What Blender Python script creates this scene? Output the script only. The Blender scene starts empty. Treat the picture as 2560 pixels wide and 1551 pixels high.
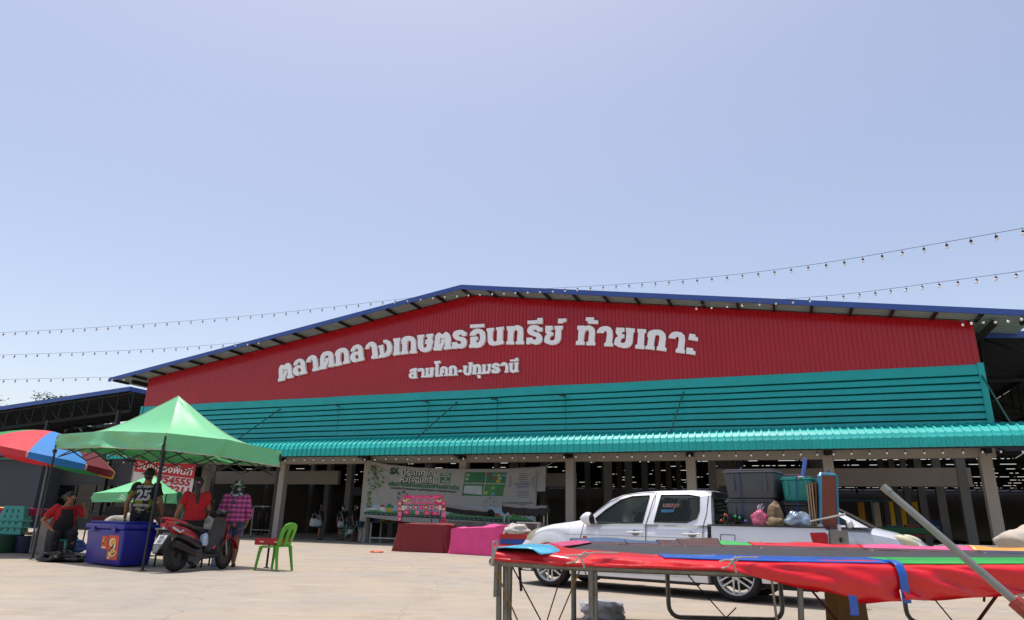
import bpy, bmesh, math, random
from mathutils import Vector, Matrix, noise
random.seed(7)
R=math.radians
SC=bpy.context.scene; COL=SC.collection
# ------------------------------------------------------------ camera model (measured)
CF,CP,CR=1692.16,.3044,.0245
CZ=.95
YAW=1.1932; FX,FY=-10.459,32.01
DU=(math.sin(YAW),-math.cos(YAW)); DV=(math.cos(YAW),math.sin(YAW))
FROT=YAW-math.pi/2
def F(u,v,z=0): return (FX+u*DU[0]+v*DV[0], FY+u*DU[1]+v*DV[1], z)
def ray(x,y):
    X=(x-1280)/CF; Y=(775.5-y)/CF
    cr,sr=math.cos(CR),math.sin(CR); a=X*cr-Y*sr; b=X*sr+Y*cr
    cp,sp=math.cos(CP),math.sin(CP)
    return (a,cp-b*sp,sp+b*cp)
def at(x,y,Y):
    r=ray(x,y); t=Y/r[1]; return Vector((r[0]*t,Y,CZ+r[2]*t))
def gnd(x,y,z=0):
    r=ray(x,y); t=(z-CZ)/r[2]; return Vector((r[0]*t,r[1]*t,z))
cd=bpy.data.cameras.new('camera'); co=bpy.data.objects.new('camera',cd); COL.objects.link(co)
cd.sensor_width=36; cd.sensor_fit='HORIZONTAL'; cd.lens=CF/2560*36; cd.clip_start=.05; cd.clip_end=3000
co.matrix_world=Matrix.Translation((0,0,CZ))@Matrix.Rotation(math.pi/2+CP,4,'X')@Matrix.Rotation(CR,4,'Z')
SC.camera=co
# ------------------------------------------------------------ materials
def lin(c):
    if isinstance(c,str):
        c=[int(c[i:i+2],16)/255 for i in (0,2,4)]
        return tuple(v/12.92 if v<=.04045 else ((v+.055)/1.055)**2.4 for v in c)+(1,)
    return tuple(c)+(1,)
MATS={}
def M(name,col,rough=.6,metal=0,var=.15,scale=4,bump=0,bscale=40,spec=.5,coat=0,alpha=1,trans=0,dirt=None,dscale=1.5,damt=.5,stretch=None):
    if name in MATS: return MATS[name]
    m=bpy.data.materials.new(name); m.use_nodes=True; nt=m.node_tree; N=nt.nodes; L=nt.links
    b=N['Principled BSDF']; c=lin(col)
    b.inputs['Roughness'].default_value=rough; b.inputs['Metallic'].default_value=metal
    b.inputs['Specular IOR Level'].default_value=spec; b.inputs['Coat Weight'].default_value=coat
    b.inputs['Coat Roughness'].default_value=.08
    b.inputs['Alpha'].default_value=alpha; b.inputs['Transmission Weight'].default_value=trans
    tc=N.new('ShaderNodeTexCoord'); src=tc.outputs['Object']
    if stretch:
        mp=N.new('ShaderNodeMapping'); mp.inputs['Scale'].default_value=stretch; L.new(src,mp.inputs[0]); src=mp.outputs[0]
    out=None
    if var>0:
        n=N.new('ShaderNodeTexNoise'); n.inputs['Scale'].default_value=scale; n.inputs['Detail'].default_value=6; n.inputs['Roughness'].default_value=.65
        L.new(src,n.inputs['Vector'])
        r=N.new('ShaderNodeMapRange'); r.inputs[1].default_value=.3; r.inputs[2].default_value=.7; r.inputs[3].default_value=1-var; r.inputs[4].default_value=1+var
        L.new(n.outputs[0],r.inputs[0])
        mx=N.new('ShaderNodeMix'); mx.data_type='RGBA'; mx.blend_type='MULTIPLY'; mx.inputs[0].default_value=1
        mx.inputs[6].default_value=c
        cb=N.new('ShaderNodeCombineColor'); 
        for i in range(3): L.new(r.outputs[0],cb.inputs[i])
        L.new(cb.outputs[0],mx.inputs[7]); out=mx.outputs[2]
        rr=N.new('ShaderNodeMapRange'); rr.inputs[3].default_value=max(.02,rough*.85); rr.inputs[4].default_value=min(1,rough*1.15)
        L.new(n.outputs[0],rr.inputs[0]); L.new(rr.outputs[0],b.inputs['Roughness'])
    if dirt:
        n2=N.new('ShaderNodeTexNoise'); n2.inputs['Scale'].default_value=dscale; n2.inputs['Detail'].default_value=8; n2.inputs['Roughness'].default_value=.7
        L.new(src,n2.inputs['Vector'])
        r2=N.new('ShaderNodeMapRange'); r2.inputs[1].default_value=.5; r2.inputs[2].default_value=.72; r2.inputs[4].default_value=damt; L.new(n2.outputs[0],r2.inputs[0])
        m2=N.new('ShaderNodeMix'); m2.data_type='RGBA'; L.new(r2.outputs[0],m2.inputs[0])
        if out: L.new(out,m2.inputs[6])
        else: m2.inputs[6].default_value=c
        m2.inputs[7].default_value=lin(dirt); out=m2.outputs[2]
    if out: L.new(out,b.inputs['Base Color'])
    else: b.inputs['Base Color'].default_value=c
    if bump>0:
        nb=N.new('ShaderNodeTexNoise'); nb.inputs['Scale'].default_value=bscale; nb.inputs['Detail'].default_value=5; L.new(src,nb.inputs['Vector'])
        bp=N.new('ShaderNodeBump'); bp.inputs['Strength'].default_value=bump; bp.inputs['Distance'].default_value=.02
        L.new(nb.outputs[0],bp.inputs['Height']); L.new(bp.outputs[0],b.inputs['Normal'])
    MATS[name]=m; return m
# ------------------------------------------------------------ mesh builder
class MB:
    def __init__(s): s.v=[]; s.f=[]; s.mi=[]; s.k=0
    def add(s,vs,fs):
        o=len(s.v); s.v+= [Vector(p) for p in vs]; s.f+=[tuple(i+o for i in f) for f in fs]; s.mi+=[s.k]*len(fs); return s
    def box(s,c,size,rot=None,taper=1):
        x,y,z=[k/2 for k in size]; P=[]
        for dz in (-1,1):
            k=1 if dz>0 else taper
            for dx,dy in ((-1,-1),(1,-1),(1,1),(-1,1)): P.append(Vector((dx*x*k,dy*y*k,dz*z)))
        if rot is not None: P=[rot@p for p in P]
        P=[p+Vector(c) for p in P]
        return s.add(P,[(3,2,1,0),(4,5,6,7),(0,1,5,4),(1,2,6,5),(2,3,7,6),(3,0,4,7)])
    def b2(s,x0,x1,y0,y1,z0,z1): return s.box(((x0+x1)/2,(y0+y1)/2,(z0+z1)/2),(x1-x0,y1-y0,z1-z0))
    def tube(s,pts,r,n=8,cap=True,closed=False):
        pts=[Vector(p) for p in pts]; m=len(pts); rs=r if isinstance(r,(list,tuple)) else [r]*m
        V=[];Fc=[]; up=None
        for i,p in enumerate(pts):
            if closed: t=pts[(i+1)%m]-pts[i-1]
            else: t=pts[min(i+1,m-1)]-pts[max(i-1,0)]
            if t.length<1e-9: t=Vector((0,0,1))
            t.normalize()
            if up is None:
                up=Vector((0,0,1)) if abs(t.z)<.9 else Vector((1,0,0))
            a=t.cross(up)
            if a.length<1e-6: a=t.orthogonal()
            a.normalize(); b=a.cross(t).normalized(); up=b
            for k in range(n):
                w=2*math.pi*k/n; V.append(p+a*(math.cos(w)*rs[i])+b*(math.sin(w)*rs[i]))
        for i in range(m if closed else m-1):
            j=(i+1)%m
            for k in range(n):
                k2=(k+1)%n; Fc.append((i*n+k,i*n+k2,j*n+k2,j*n+k))
        if cap and not closed: Fc+= [tuple(range(n-1,-1,-1)),tuple((m-1)*n+k for k in range(n))]
        return s.add(V,Fc)
    def lathe(s,prof,c=(0,0,0),n=16,axis='Z',cap=True):
        V=[];Fc=[]; m=len(prof)
        for r,h in prof:
            for k in range(n):
                w=2*math.pi*k/n; x,y=r*math.cos(w),r*math.sin(w)
                p=(x,y,h) if axis=='Z' else ((x,h,y) if axis=='Y' else (h,x,y))
                V.append(Vector(p)+Vector(c))
        for i in range(m-1):
            for k in range(n):
                k2=(k+1)%n; q=(i*n+k,i*n+k2,(i+1)*n+k2,(i+1)*n+k); Fc.append(q if axis!='Y' else q[::-1])
        if cap:
            for i in (0,m-1):
                if prof[i][0]>1e-6: Fc.append(tuple(i*n+k for k in range(n)))
        return s.add(V,Fc)
    def grid(s,fn,nu,nv,flip=False):
        V=[fn(i/nu,j/nv) for i in range(nu+1) for j in range(nv+1)]; Fc=[]
        for i in range(nu):
            for j in range(nv):
                a=i*(nv+1)+j; q=(a,a+nv+1,a+nv+2,a+1); Fc.append(q[::-1] if flip else q)
        return s.add(V,Fc)
    def poly(s,pts,f): # 2-D polygon -> face by mapping f
        return s.add([f(*p) for p in pts],[tuple(range(len(pts)))])
    def prism(s,pts,f0,f1):
        n=len(pts); V=[f0(*p) for p in pts]+[f1(*p) for p in pts]
        return s.add(V,[tuple(range(n)),tuple(range(2*n-1,n-1,-1))]+[(i,i+n,(i+1)%n+n,(i+1)%n) for i in range(n)])
    def sph(s,c,r,n=12,m=8,rot=None):
        rx,ry,rz=r if isinstance(r,(tuple,list)) else (r,r,r); V=[];Fc=[]
        for i in range(m+1):
            a=math.pi*i/m
            for k in range(n):
                w=2*math.pi*k/n; p=Vector((rx*math.sin(a)*math.cos(w),ry*math.sin(a)*math.sin(w),rz*math.cos(a)))
                if rot is not None: p=rot@p
                V.append(p+Vector(c))
        for i in range(m):
            for k in range(n):
                k2=(k+1)%n; Fc.append((i*n+k,(i+1)*n+k,(i+1)*n+k2,i*n+k2))
        return s.add(V,Fc)
    def loft(s,rings,cap=True):
        n=len(rings[0]); V=[p for r in rings for p in r]; Fc=[]
        for i in range(len(rings)-1):
            for k in range(n):
                k2=(k+1)%n; Fc.append((i*n+k,i*n+k2,(i+1)*n+k2,(i+1)*n+k))
        if cap: Fc+=[tuple(range(n-1,-1,-1)),tuple((len(rings)-1)*n+k for k in range(n))]
        return s.add(V,Fc)
    def build(s,name,mat,parent=None,smooth=False,bevel=0,world=False,rec=True,solid=0,angle=40,remesh=0,sm=0,seg=2,disp=None):
        me=bpy.data.meshes.new(name); me.from_pydata([tuple(p) for p in s.v],[],s.f)
        mats=mat if isinstance(mat,(list,tuple)) else [mat]
        for m in mats: me.materials.append(m)
        if len(mats)>1: me.polygons.foreach_set('material_index',s.mi)
        bm=bmesh.new(); bm.from_mesh(me)
        bmesh.ops.remove_doubles(bm,verts=bm.verts,dist=1e-5)
        if rec: bmesh.ops.recalc_face_normals(bm,faces=bm.faces)
        if disp:
            amp,sc=disp; bm.normal_update()
            for v in bm.verts: v.co+=v.normal*(amp*noise.noise(v.co*sc))
        bm.to_mesh(me); bm.free(); me.update()
        ob=bpy.data.objects.new(name,me); COL.objects.link(ob)
        if bevel or solid or remesh:
            if solid:
                md=ob.modifiers.new('s','SOLIDIFY'); md.thickness=solid; md.offset=0
            if remesh:
                md=ob.modifiers.new('r','REMESH'); md.mode='VOXEL'; md.voxel_size=remesh
                if sm:
                    md=ob.modifiers.new('m','SMOOTH'); md.factor=.5; md.iterations=sm
            if bevel:
                md=ob.modifiers.new('b','BEVEL'); md.width=bevel; md.segments=seg; md.limit_method='ANGLE'; md.angle_limit=R(38)
            dg=bpy.context.evaluated_depsgraph_get(); me2=bpy.data.meshes.new_from_object(ob.evaluated_get(dg))
            ob.modifiers.clear(); ob.data=me2; me=me2; me.name=name
        if smooth:
            me.shade_smooth()
            if angle<180: me.set_sharp_from_angle(angle=R(angle))
        if world and parent is not None:
            me.transform(parent.matrix_basis.inverted())
        if parent is not None: ob.parent=parent
        return ob
def tag(o,label,cat,group=None):
    o['label']=label; o['category']=cat
    if group: o['group']=group
    return o
def kind(o,k,label=None):
    o['kind']=k
    if label: o['label']=label
    return o
def thing(name,label,cat,loc=(0,0,0),rz=0,group=None):
    o=bpy.data.objects.new(name,None); COL.objects.link(o); o.location=loc; o.rotation_euler=(0,0,rz)
    o.empty_display_size=.2
    o.matrix_basis=Matrix.Translation(loc)@Matrix.Rotation(rz,4,'Z')
    return tag(o,label,cat,group)
def kids(o): return [c for c in bpy.data.objects if c.parent==o]
def copy_tree(o,loc=None,rz=None,label=None,parent=None):
    c=o.copy(); COL.objects.link(c)
    if parent is not None: c.parent=parent
    for ch in kids(o): copy_tree(ch,parent=c)
    if loc is not None: c.location=loc
    if rz is not None: c.rotation_euler=(0,0,rz)
    if label: c['label']=label
    return c
def nz(*p,s=1): return noise.noise(Vector(p)*s)
def text_mb(body,size,bold=0,align='CENTER',shear=0,sx=1):
    c=bpy.data.curves.new('t','FONT'); c.body=body; c.size=size; c.offset=bold; c.align_x=align; c.shear=shear; c.resolution_u=3
    o=bpy.data.objects.new('t',c); COL.objects.link(o)
    dg=bpy.context.evaluated_depsgraph_get(); me=bpy.data.meshes.new_from_object(o.evaluated_get(dg))
    V=[(v.co.x*sx,v.co.y) for v in me.vertices]; Fc=[tuple(p.vertices) for p in me.polygons]
    bpy.data.objects.remove(o); bpy.data.curves.remove(c); bpy.data.meshes.remove(me)
    return V,Fc
def put_text(mb,body,size,f,bold=0,align='CENTER',shear=0,sx=1):
    V,Fc=text_mb(body,size,bold,align,shear,sx)
    mb.add([f(*p) for p in V],Fc)
def lerp(a,b,t): return a+(b-a)*t
def ipl(xs,ys,x):
    if x<=xs[0]: return ys[0]
    for i in range(len(xs)-1):
        if x<=xs[i+1]: return ys[i]+(ys[i+1]-ys[i])*(x-xs[i])/(xs[i+1]-xs[i])
    return ys[-1]
# ------------------------------------------------------------ light
w=bpy.data.worlds.new('World'); SC.world=w; w.use_nodes=True; nt=w.node_tree
bg=nt.nodes['Background']; sky=nt.nodes.new('ShaderNodeTexSky'); sky.sky_type='NISHITA'; sky.sun_disc=False
# shadows fall almost straight down, a touch to the right and towards the camera
sd=Vector((-.125*DU[0]+.10*DV[0],-.125*DU[1]+.10*DV[1],.98)).normalized()
el=math.asin(sd.z); az=math.atan2(sd.x,sd.y)
sky.sun_elevation=el; sky.sun_rotation=az
sky.altitude=0; sky.air_density=1.0; sky.dust_density=2.0; sky.ozone_density=4.0
tn=nt.nodes.new('ShaderNodeMix'); tn.data_type='RGBA'; tn.blend_type='MULTIPLY'; tn.inputs[0].default_value=1; tn.inputs[7].default_value=(1.17,.95,.81,1)
nt.links.new(sky.outputs[0],tn.inputs[6]); nt.links.new(tn.outputs[2],bg.inputs[0]); bg.inputs[1].default_value=.135
sl=bpy.data.lights.new('sun','SUN'); sl.energy=2.5; sl.angle=R(.5); sl.color=(1,.97,.93)
so=bpy.data.objects.new('sun',sl); COL.objects.link(so); so.rotation_euler=(-sd).to_track_quat('-Z','Y').to_euler(); so.location=(0,0,40)
SC.view_settings.view_transform='Standard'; SC.view_settings.look='None'; SC.view_settings.exposure=.74; SC.view_settings.gamma=1
BIGL=[[(-67,715),(-70,728),(-65,729),(-73,776),(-70,789),(-59,797),(-42,794),(-33,803),(-18,804),(-8,798),(0,785),(10,742),(15,743),(18,731),(-15,726),(-19,740),(-13,741),(-22,775),(-36,770),(-49,776),(-44,746),(-37,757),(-44,767),(-24,769),(-22,757),(-33,720)],[(10,789),(13,803),(23,815),(36,820),(51,821),(66,814),(76,802),(86,760),(91,758),(92,747),(56,741),(53,754),(60,757),(57,770),(48,777),(40,776),(37,767),(41,760),(49,757),(51,741),(44,738),(31,739),(19,747),(13,759),(13,774),(22,784),(37,789),(53,788),(51,799),(46,806),(38,806),(34,800),(32,793)],[(83,800),(85,814),(96,827),(111,833),(122,834),(134,829),(143,818),(149,799),(155,772),(159,771),(161,758),(126,754),(124,766),(129,768),(122,800),(116,814),(109,813),(105,801)],[(164,760),(162,774),(167,776),(162,814),(164,828),(174,841),(190,847),(209,847),(223,842),(232,832),(242,785),(246,783),(247,772),(215,768),(212,781),(216,783),(211,813),(206,824),(199,828),(191,827),(186,816),(189,789),(195,803),(189,812),(209,815),(211,802),(200,763)],[(252,771),(249,784),(254,785),(250,819),(245,821),(244,836),(252,848),(268,856),(286,858),(303,854),(315,842),(319,827),(324,796),(328,794),(330,783),(295,778),(293,791),(299,793),(295,824),(291,834),(283,837),(276,835),(273,827),(278,790),(285,789),(288,777)],[(328,836),(332,850),(342,862),(358,867),(370,868),(383,862),(392,851),(401,805),(405,803),(407,791),(372,786),(370,800),(377,802),(374,812),(367,821),(359,820),(354,812),(358,804),(366,801),(368,786),(360,783),(348,785),(335,794),(329,806),(332,821),(340,831),(355,834),(370,834),(369,844),(364,850),(357,849),(352,843),(349,837)],[(406,843),(412,861),(427,874),(445,876),(459,869),(469,854),(478,803),(482,802),(482,795),(447,794),(444,807),(451,810),(442,849),(436,856),(429,854),(425,843)],[(487,796),(485,808),(491,812),(483,842),(478,845),(477,854),(502,857),(510,818),(519,817),(525,832),(522,853),(513,863),(503,865),(500,879),(520,879),(538,870),(549,849),(549,821),(537,804),(517,798)],[(559,802),(558,814),(562,816),(559,866),(555,868),(553,882),(589,883),(590,870),(586,868),(590,818),(594,816),(596,805)],[(599,804),(598,817),(604,819),(602,852),(598,853),(596,871),(602,882),(617,888),(637,888),(655,883),(667,872),(671,858),(675,819),(678,817),(679,806),(644,806),(643,819),(649,820),(647,856),(643,865),(635,867),(628,864),(627,855),(630,818),(635,816),(636,806)],[(676,888),(711,889),(713,878),(707,876),(709,840),(712,830),(718,826),(726,830),(729,843),(719,845),(718,851),(722,854),(718,859),(720,864),(729,864),(728,875),(723,877),(722,889),(756,890),(758,878),(754,876),(754,860),(759,857),(758,846),(755,845),(754,828),(748,815),(734,808),(717,807),(700,813),(686,826),(682,842),(680,875),(677,876)],[(763,812),(761,824),(766,827),(767,865),(769,880),(778,889),(788,892),(804,882),(819,893),(831,888),(840,877),(845,861),(846,827),(850,825),(851,813),(814,812),(814,825),(819,826),(818,865),(806,860),(792,868),(792,836),(800,847),(795,858),(817,860),(817,848),(800,810)],[(853,842),(875,843),(880,835),(889,832),(897,835),(896,843),(887,847),(870,852),(858,862),(853,878),(859,890),(873,895),(891,896),(906,892),(913,885),(920,884),(920,867),(899,867),(897,874),(889,876),(882,872),(885,866),(902,863),(917,856),(923,842),(922,827),(912,815),(896,811),(881,815),(872,812),(854,814)],[(936,866),(939,879),(950,889),(964,895),(980,894),(995,889),(1007,877),(1011,859),(1011,840),(1004,823),(990,812),(974,810),(936,812),(935,825),(940,826),(940,860),(974,860),(976,845),(968,844),(968,833),(978,832),(985,842),(986,857),(983,870),(976,875),(967,872),(960,865)],[(936,916),(1003,914),(1004,900),(937,901)],[(1015,892),(1049,893),(1050,881),(1045,878),(1045,844),(1050,833),(1058,830),(1065,834),(1065,880),(1060,882),(1060,893),(1095,894),(1095,881),(1091,879),(1091,834),(1096,831),(1096,818),(1065,815),(1058,815),(1045,814),(1031,819),(1023,832),(1020,878),(1016,879)],[(1108,894),(1141,893),(1142,890),(1148,895),(1161,895),(1173,890),(1182,881),(1184,868),(1184,825),(1188,824),(1188,810),(1152,812),(1151,823),(1157,824),(1159,864),(1156,873),(1150,876),(1143,872),(1140,862),(1139,828),(1144,825),(1143,812),(1108,815),(1108,826),(1114,828),(1115,875),(1110,877)],[(1203,911),(1246,910),(1247,919),(1270,918),(1270,893),(1203,897)],[(1200,837),(1224,836),(1228,829),(1234,825),(1242,827),(1244,833),(1239,839),(1224,844),(1209,852),(1202,863),(1204,877),(1214,888),(1230,890),(1245,888),(1255,883),(1260,876),(1270,876),(1269,859),(1247,860),(1244,867),(1236,870),(1230,868),(1230,863),(1239,859),(1256,853),(1266,842),(1270,828),(1267,816),(1256,806),(1241,804),(1226,809),(1217,812),(1213,808),(1199,809)],[(1283,882),(1315,879),(1316,863),(1307,863),(1306,854),(1317,851),(1317,838),(1308,837),(1303,831),(1302,819),(1311,816),(1320,817),(1325,826),(1327,862),(1323,864),(1323,878),(1358,876),(1358,862),(1352,862),(1350,821),(1342,807),(1328,799),(1309,798),(1289,805),(1278,812),(1279,828),(1283,839),(1291,844),(1284,851),(1282,863)],[(1338,908),(1374,906),(1373,893),(1360,893),(1358,887),(1338,889)],[(1421,871),(1453,869),(1453,864),(1461,868),(1472,868),(1486,861),(1494,849),(1494,833),(1491,800),(1495,797),(1494,783),(1458,786),(1458,799),(1466,801),(1470,837),(1466,849),(1461,850),(1454,845),(1450,834),(1446,804),(1451,801),(1450,788),(1414,791),(1415,806),(1423,808),(1426,853),(1420,855)],[(1458,904),(1491,901),(1491,889),(1508,886),(1507,872),(1465,877),(1465,888),(1456,890)],[(1501,835),(1505,846),(1516,856),(1530,860),(1545,859),(1559,852),(1566,839),(1567,820),(1563,789),(1567,786),(1567,773),(1531,777),(1532,790),(1538,791),(1544,827),(1540,838),(1534,841),(1529,832)],[(1582,850),(1615,846),(1614,830),(1604,830),(1603,822),(1614,819),(1613,805),(1603,804),(1598,795),(1597,787),(1611,784),(1618,790),(1623,828),(1620,831),(1621,846),(1656,840),(1655,826),(1650,825),(1645,783),(1637,770),(1623,763),(1608,764),(1588,770),(1572,781),(1573,795),(1579,808),(1589,814),(1581,824),(1579,833)],[(1667,838),(1701,833),(1700,819),(1694,819),(1689,769),(1693,767),(1690,754),(1655,759),(1656,773),(1664,774),(1670,822),(1666,824)],[(1695,754),(1697,767),(1703,768),(1708,800),(1704,803),(1706,816),(1715,826),(1730,829),(1749,828),(1764,822),(1774,809),(1776,793),(1770,756),(1776,753),(1774,739),(1738,747),(1740,760),(1745,762),(1752,797),(1748,806),(1742,808),(1735,805),(1733,796),(1727,764),(1731,761),(1730,748)],[(1785,792),(1790,803),(1801,813),(1816,815),(1835,810),(1847,797),(1848,781),(1842,742),(1846,740),(1844,726),(1810,733),(1812,746),(1818,748),(1825,783),(1824,793),(1817,795),(1809,787)],[(1866,803),(1888,797),(1887,789),(1896,785),(1895,771),(1860,780)],[(1852,749),(1876,744),(1875,735),(1884,732),(1882,718),(1849,725)]]
SMALL=[[(649,722),(651,729),(656,734),(664,736),(673,736),(674,738),(688,737),(686,731),(683,727),(687,698),(690,697),(690,691),(669,691),(669,699),(672,701),(671,707),(667,710),(663,709),(661,705),(667,700),(668,691),(662,691),(655,693),(649,699),(647,707),(649,713),(654,717),(660,720),(671,719),(670,725),(667,727),(663,723),(662,721)],[(688,722),(691,730),(697,735),(707,736),(717,734),(723,728),(725,700),(727,699),(727,693),(709,694),(709,699),(712,700),(711,719),(708,724),(704,724),(702,721)],[(728,734),(745,735),(746,727),(744,726),(744,707),(749,703),(752,705),(752,727),(751,736),(770,735),(771,728),(768,726),(769,703),(766,695),(759,691),(748,694),(744,692),(729,693),(729,700),(732,701),(732,726),(729,727)],[(770,763),(800,763),(800,752),(788,751),(791,747),(793,702),(797,701),(797,693),(779,693),(779,702),(778,748),(771,752)],[(798,701),(801,702),(801,723),(804,733),(812,737),(822,737),(832,734),(837,728),(840,701),(842,699),(842,694),(824,694),(823,700),(826,701),(826,721),(823,726),(819,728),(815,723),(814,721),(820,720),(821,710),(814,708),(814,701),(817,700),(817,694),(798,694)],[(843,699),(846,700),(846,720),(843,722),(843,728),(848,736),(857,738),(867,738),(876,734),(881,727),(884,699),(886,698),(887,693),(867,694),(867,699),(870,700),(869,722),(866,727),(862,728),(859,725),(859,700),(863,699),(863,693),(843,694)],[(889,716),(906,717),(907,707),(889,707)],[(911,734),(930,734),(931,726),(928,725),(927,706),(930,702),(934,701),(938,704),(938,723),(939,740),(935,742),(935,747),(955,747),(955,740),(953,739),(952,705),(949,696),(941,691),(930,691),(920,695),(914,705),(914,726),(911,727)],[(954,736),(971,736),(972,734),(976,737),(985,737),(992,732),(996,724),(996,701),(999,700),(998,693),(980,693),(980,700),(983,702),(983,721),(980,726),(977,726),(974,722),(973,702),(976,699),(976,693),(956,694),(956,701),(958,703),(958,727),(955,728)],[(979,689),(994,688),(995,675),(983,676),(983,682),(980,683)],[(1000,734),(1017,734),(1017,728),(1016,727),(1016,708),(1020,703),(1025,703),(1028,711),(1027,728),(1025,729),(1024,735),(1043,734),(1043,728),(1040,727),(1040,708),(1036,698),(1030,692),(1018,695),(1013,693),(1000,693),(1000,701),(1003,701),(1004,725),(1001,726)],[(1045,710),(1059,710),(1061,705),(1065,704),(1068,707),(1065,709),(1055,713),(1047,717),(1046,726),(1050,733),(1058,737),(1067,737),(1076,734),(1081,730),(1082,721),(1071,722),(1068,725),(1063,726),(1060,724),(1066,721),(1076,718),(1083,711),(1084,703),(1079,696),(1069,692),(1059,693),(1046,695)],[(1083,723),(1086,730),(1092,736),(1101,738),(1111,735),(1117,729),(1120,720),(1120,700),(1122,699),(1122,693),(1105,693),(1104,700),(1108,701),(1107,721),(1105,726),(1101,727),(1099,723)],[(1123,733),(1141,734),(1142,726),(1140,725),(1139,707),(1142,702),(1146,702),(1149,704),(1149,726),(1147,727),(1147,734),(1165,734),(1165,727),(1163,727),(1163,701),(1166,701),(1166,692),(1149,692),(1141,690),(1133,693),(1127,700),(1126,725),(1123,726)],[(1127,747),(1150,747),(1150,752),(1164,753),(1165,738),(1128,740)]]
# ------------------------------------------------------------ ground
def ground_mat():
    m=bpy.data.materials.new('concrete_ground'); m.use_nodes=True; nt=m.node_tree; N=nt.nodes; L=nt.links; b=N['Principled BSDF']
    tc=N.new('ShaderNodeTexCoord'); o=tc.outputs['Object']
    def nz_(sc,det=8,ro=.65,strch=None):
        n=N.new('ShaderNodeTexNoise'); n.inputs['Scale'].default_value=sc; n.inputs['Detail'].default_value=det; n.inputs['Roughness'].default_value=ro
        if strch:
            mp=N.new('ShaderNodeMapping'); mp.inputs['Scale'].default_value=strch; L.new(o,mp.inputs[0]); L.new(mp.outputs[0],n.inputs['Vector'])
        else: L.new(o,n.inputs['Vector'])
        return n.outputs[0]
    def ramp(x,a,bb,lo=0,hi=1):
        r=N.new('ShaderNodeMapRange'); r.inputs[1].default_value=a; r.inputs[2].default_value=bb; r.inputs[3].default_value=lo; r.inputs[4].default_value=hi; L.new(x,r.inputs[0]); return r.outputs[0]
    def mix(f,a,c2,bt='MIX'):
        x=N.new('ShaderNodeMix'); x.data_type='RGBA'; x.blend_type=bt
        if isinstance(f,(int,float)): x.inputs[0].default_value=f
        else: L.new(f,x.inputs[0])
        for i,k in ((6,a),(7,c2)):
            if isinstance(k,tuple): x.inputs[i].default_value=k
            else: L.new(k,x.inputs[i])
        return x.outputs[2]
    c=mix(ramp(nz_(.3,9,.7),.42,.58),(.362,.302,.228,1),(.305,.277,.235,1))      # sandy / grey patches
    c=mix(ramp(nz_(1.3,9,.7),.5,.72,0,.6),c,(.19,.175,.155,1))            # dull stains
    c=mix(ramp(nz_(.8,9,.75,(1,3.5,1)),.52,.62,0,.55),c,(.4,.355,.3,1))     # drifts of pale sand
    c=mix(ramp(nz_(7,6,.8,(1,2.2,1)),.62,.7,0,.6),c,(.2,.18,.16,1))      # specks
    c=mix(ramp(nz_(22,4,.7,(1,2,1)),.66,.72,0,.65),c,(.13,.11,.09,1))
    c=mix(ramp(nz_(60,3,.6),.40,.62,.0,.16),c,(.5,.43,.34,1))
    wv=N.new('ShaderNodeTexVoronoi'); wv.feature='DISTANCE_TO_EDGE'; wv.inputs['Scale'].default_value=.22
    vn=N.new('ShaderNodeTexNoise'); vn.inputs['Scale'].default_value=.8; vn.inputs['Detail'].default_value=6; L.new(o,vn.inputs['Vector']); va=N.new('ShaderNodeVectorMath'); va.operation='MULTIPLY_ADD'; va.inputs[1].default_value=(1.6,1.6,0); L.new(vn.outputs['Color'],va.inputs[0]); L.new(o,va.inputs[2]); L.new(va.outputs[0],wv.inputs['Vector'])
    c=mix(ramp(nz_(2.6,10,.85,(.7,1.6,1)),.55,.68,0,.5),c,(.225,.205,.18,1))
    c=mix(ramp(wv.outputs[0],.0,.0025,.5,0),c,(.16,.14,.12,1))            # cracks
    sx=N.new('ShaderNodeSeparateXYZ'); L.new(o,sx.inputs[0])
    L.new(c,b.inputs['Base Color']); b.inputs['Roughness'].default_value=.9; b.inputs['Specular IOR Level'].default_value=.2
    bp=N.new('ShaderNodeBump'); bp.inputs['Strength'].default_value=.35; bp.inputs['Distance'].default_value=.02
    L.new(nz_(14,8,.8),bp.inputs['Height']); L.new(bp.outputs[0],b.inputs['Normal'])
    return m
g=MB().add([(-900,-900,0),(900,-900,0),(900,900,0),(-900,900,0)],[(0,1,2,3)]).build('ground',ground_mat(),rec=False); kind(g,'structure','pale sandy concrete yard in front of the market hall')
# expansion joints cut in the yard: thin dark sealing strips
# ------------------------------------------------------------ materials
red=M('red_sheet','b0121f',.2,var=.07,scale=.7,spec=.5,dirt='96101b',dscale=.4,damt=.3)
teal=M('teal_sheet','10a8a4',.33,var=.07,scale=.8,spec=.5,dirt='0e9492',dscale=.5,damt=.4)
tealaw=M('teal_awning','1cb4ac',.5,var=.08,scale=1.3,spec=.5,dirt='1c8d8c',dscale=.8,damt=.4)
blue=M('blue_fascia','34549c',.45,var=.08,scale=1)
galv=M('galvanised_sheet','8b9795',.5,.2,var=.1,scale=2)
dark=M('dark_steel','1c2220',.5,.2,var=.15)
darkroof=M('dark_roof','303234',.7,var=.2)
greenst=M('green_steel','1d5a4c',.45,var=.12)
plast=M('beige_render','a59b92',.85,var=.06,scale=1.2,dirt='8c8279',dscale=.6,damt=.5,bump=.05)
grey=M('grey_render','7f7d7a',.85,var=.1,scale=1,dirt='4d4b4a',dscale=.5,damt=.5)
letter=M('white_letter','fafbfb',.3,var=.03,scale=2)
white=M('white_paint','d8d8d4',.5,var=.05)
bulbm=M('bulb_glass','e8e8e6',.15,var=0)
blackp=M('black_plastic','151515',.45,var=.1)
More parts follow.
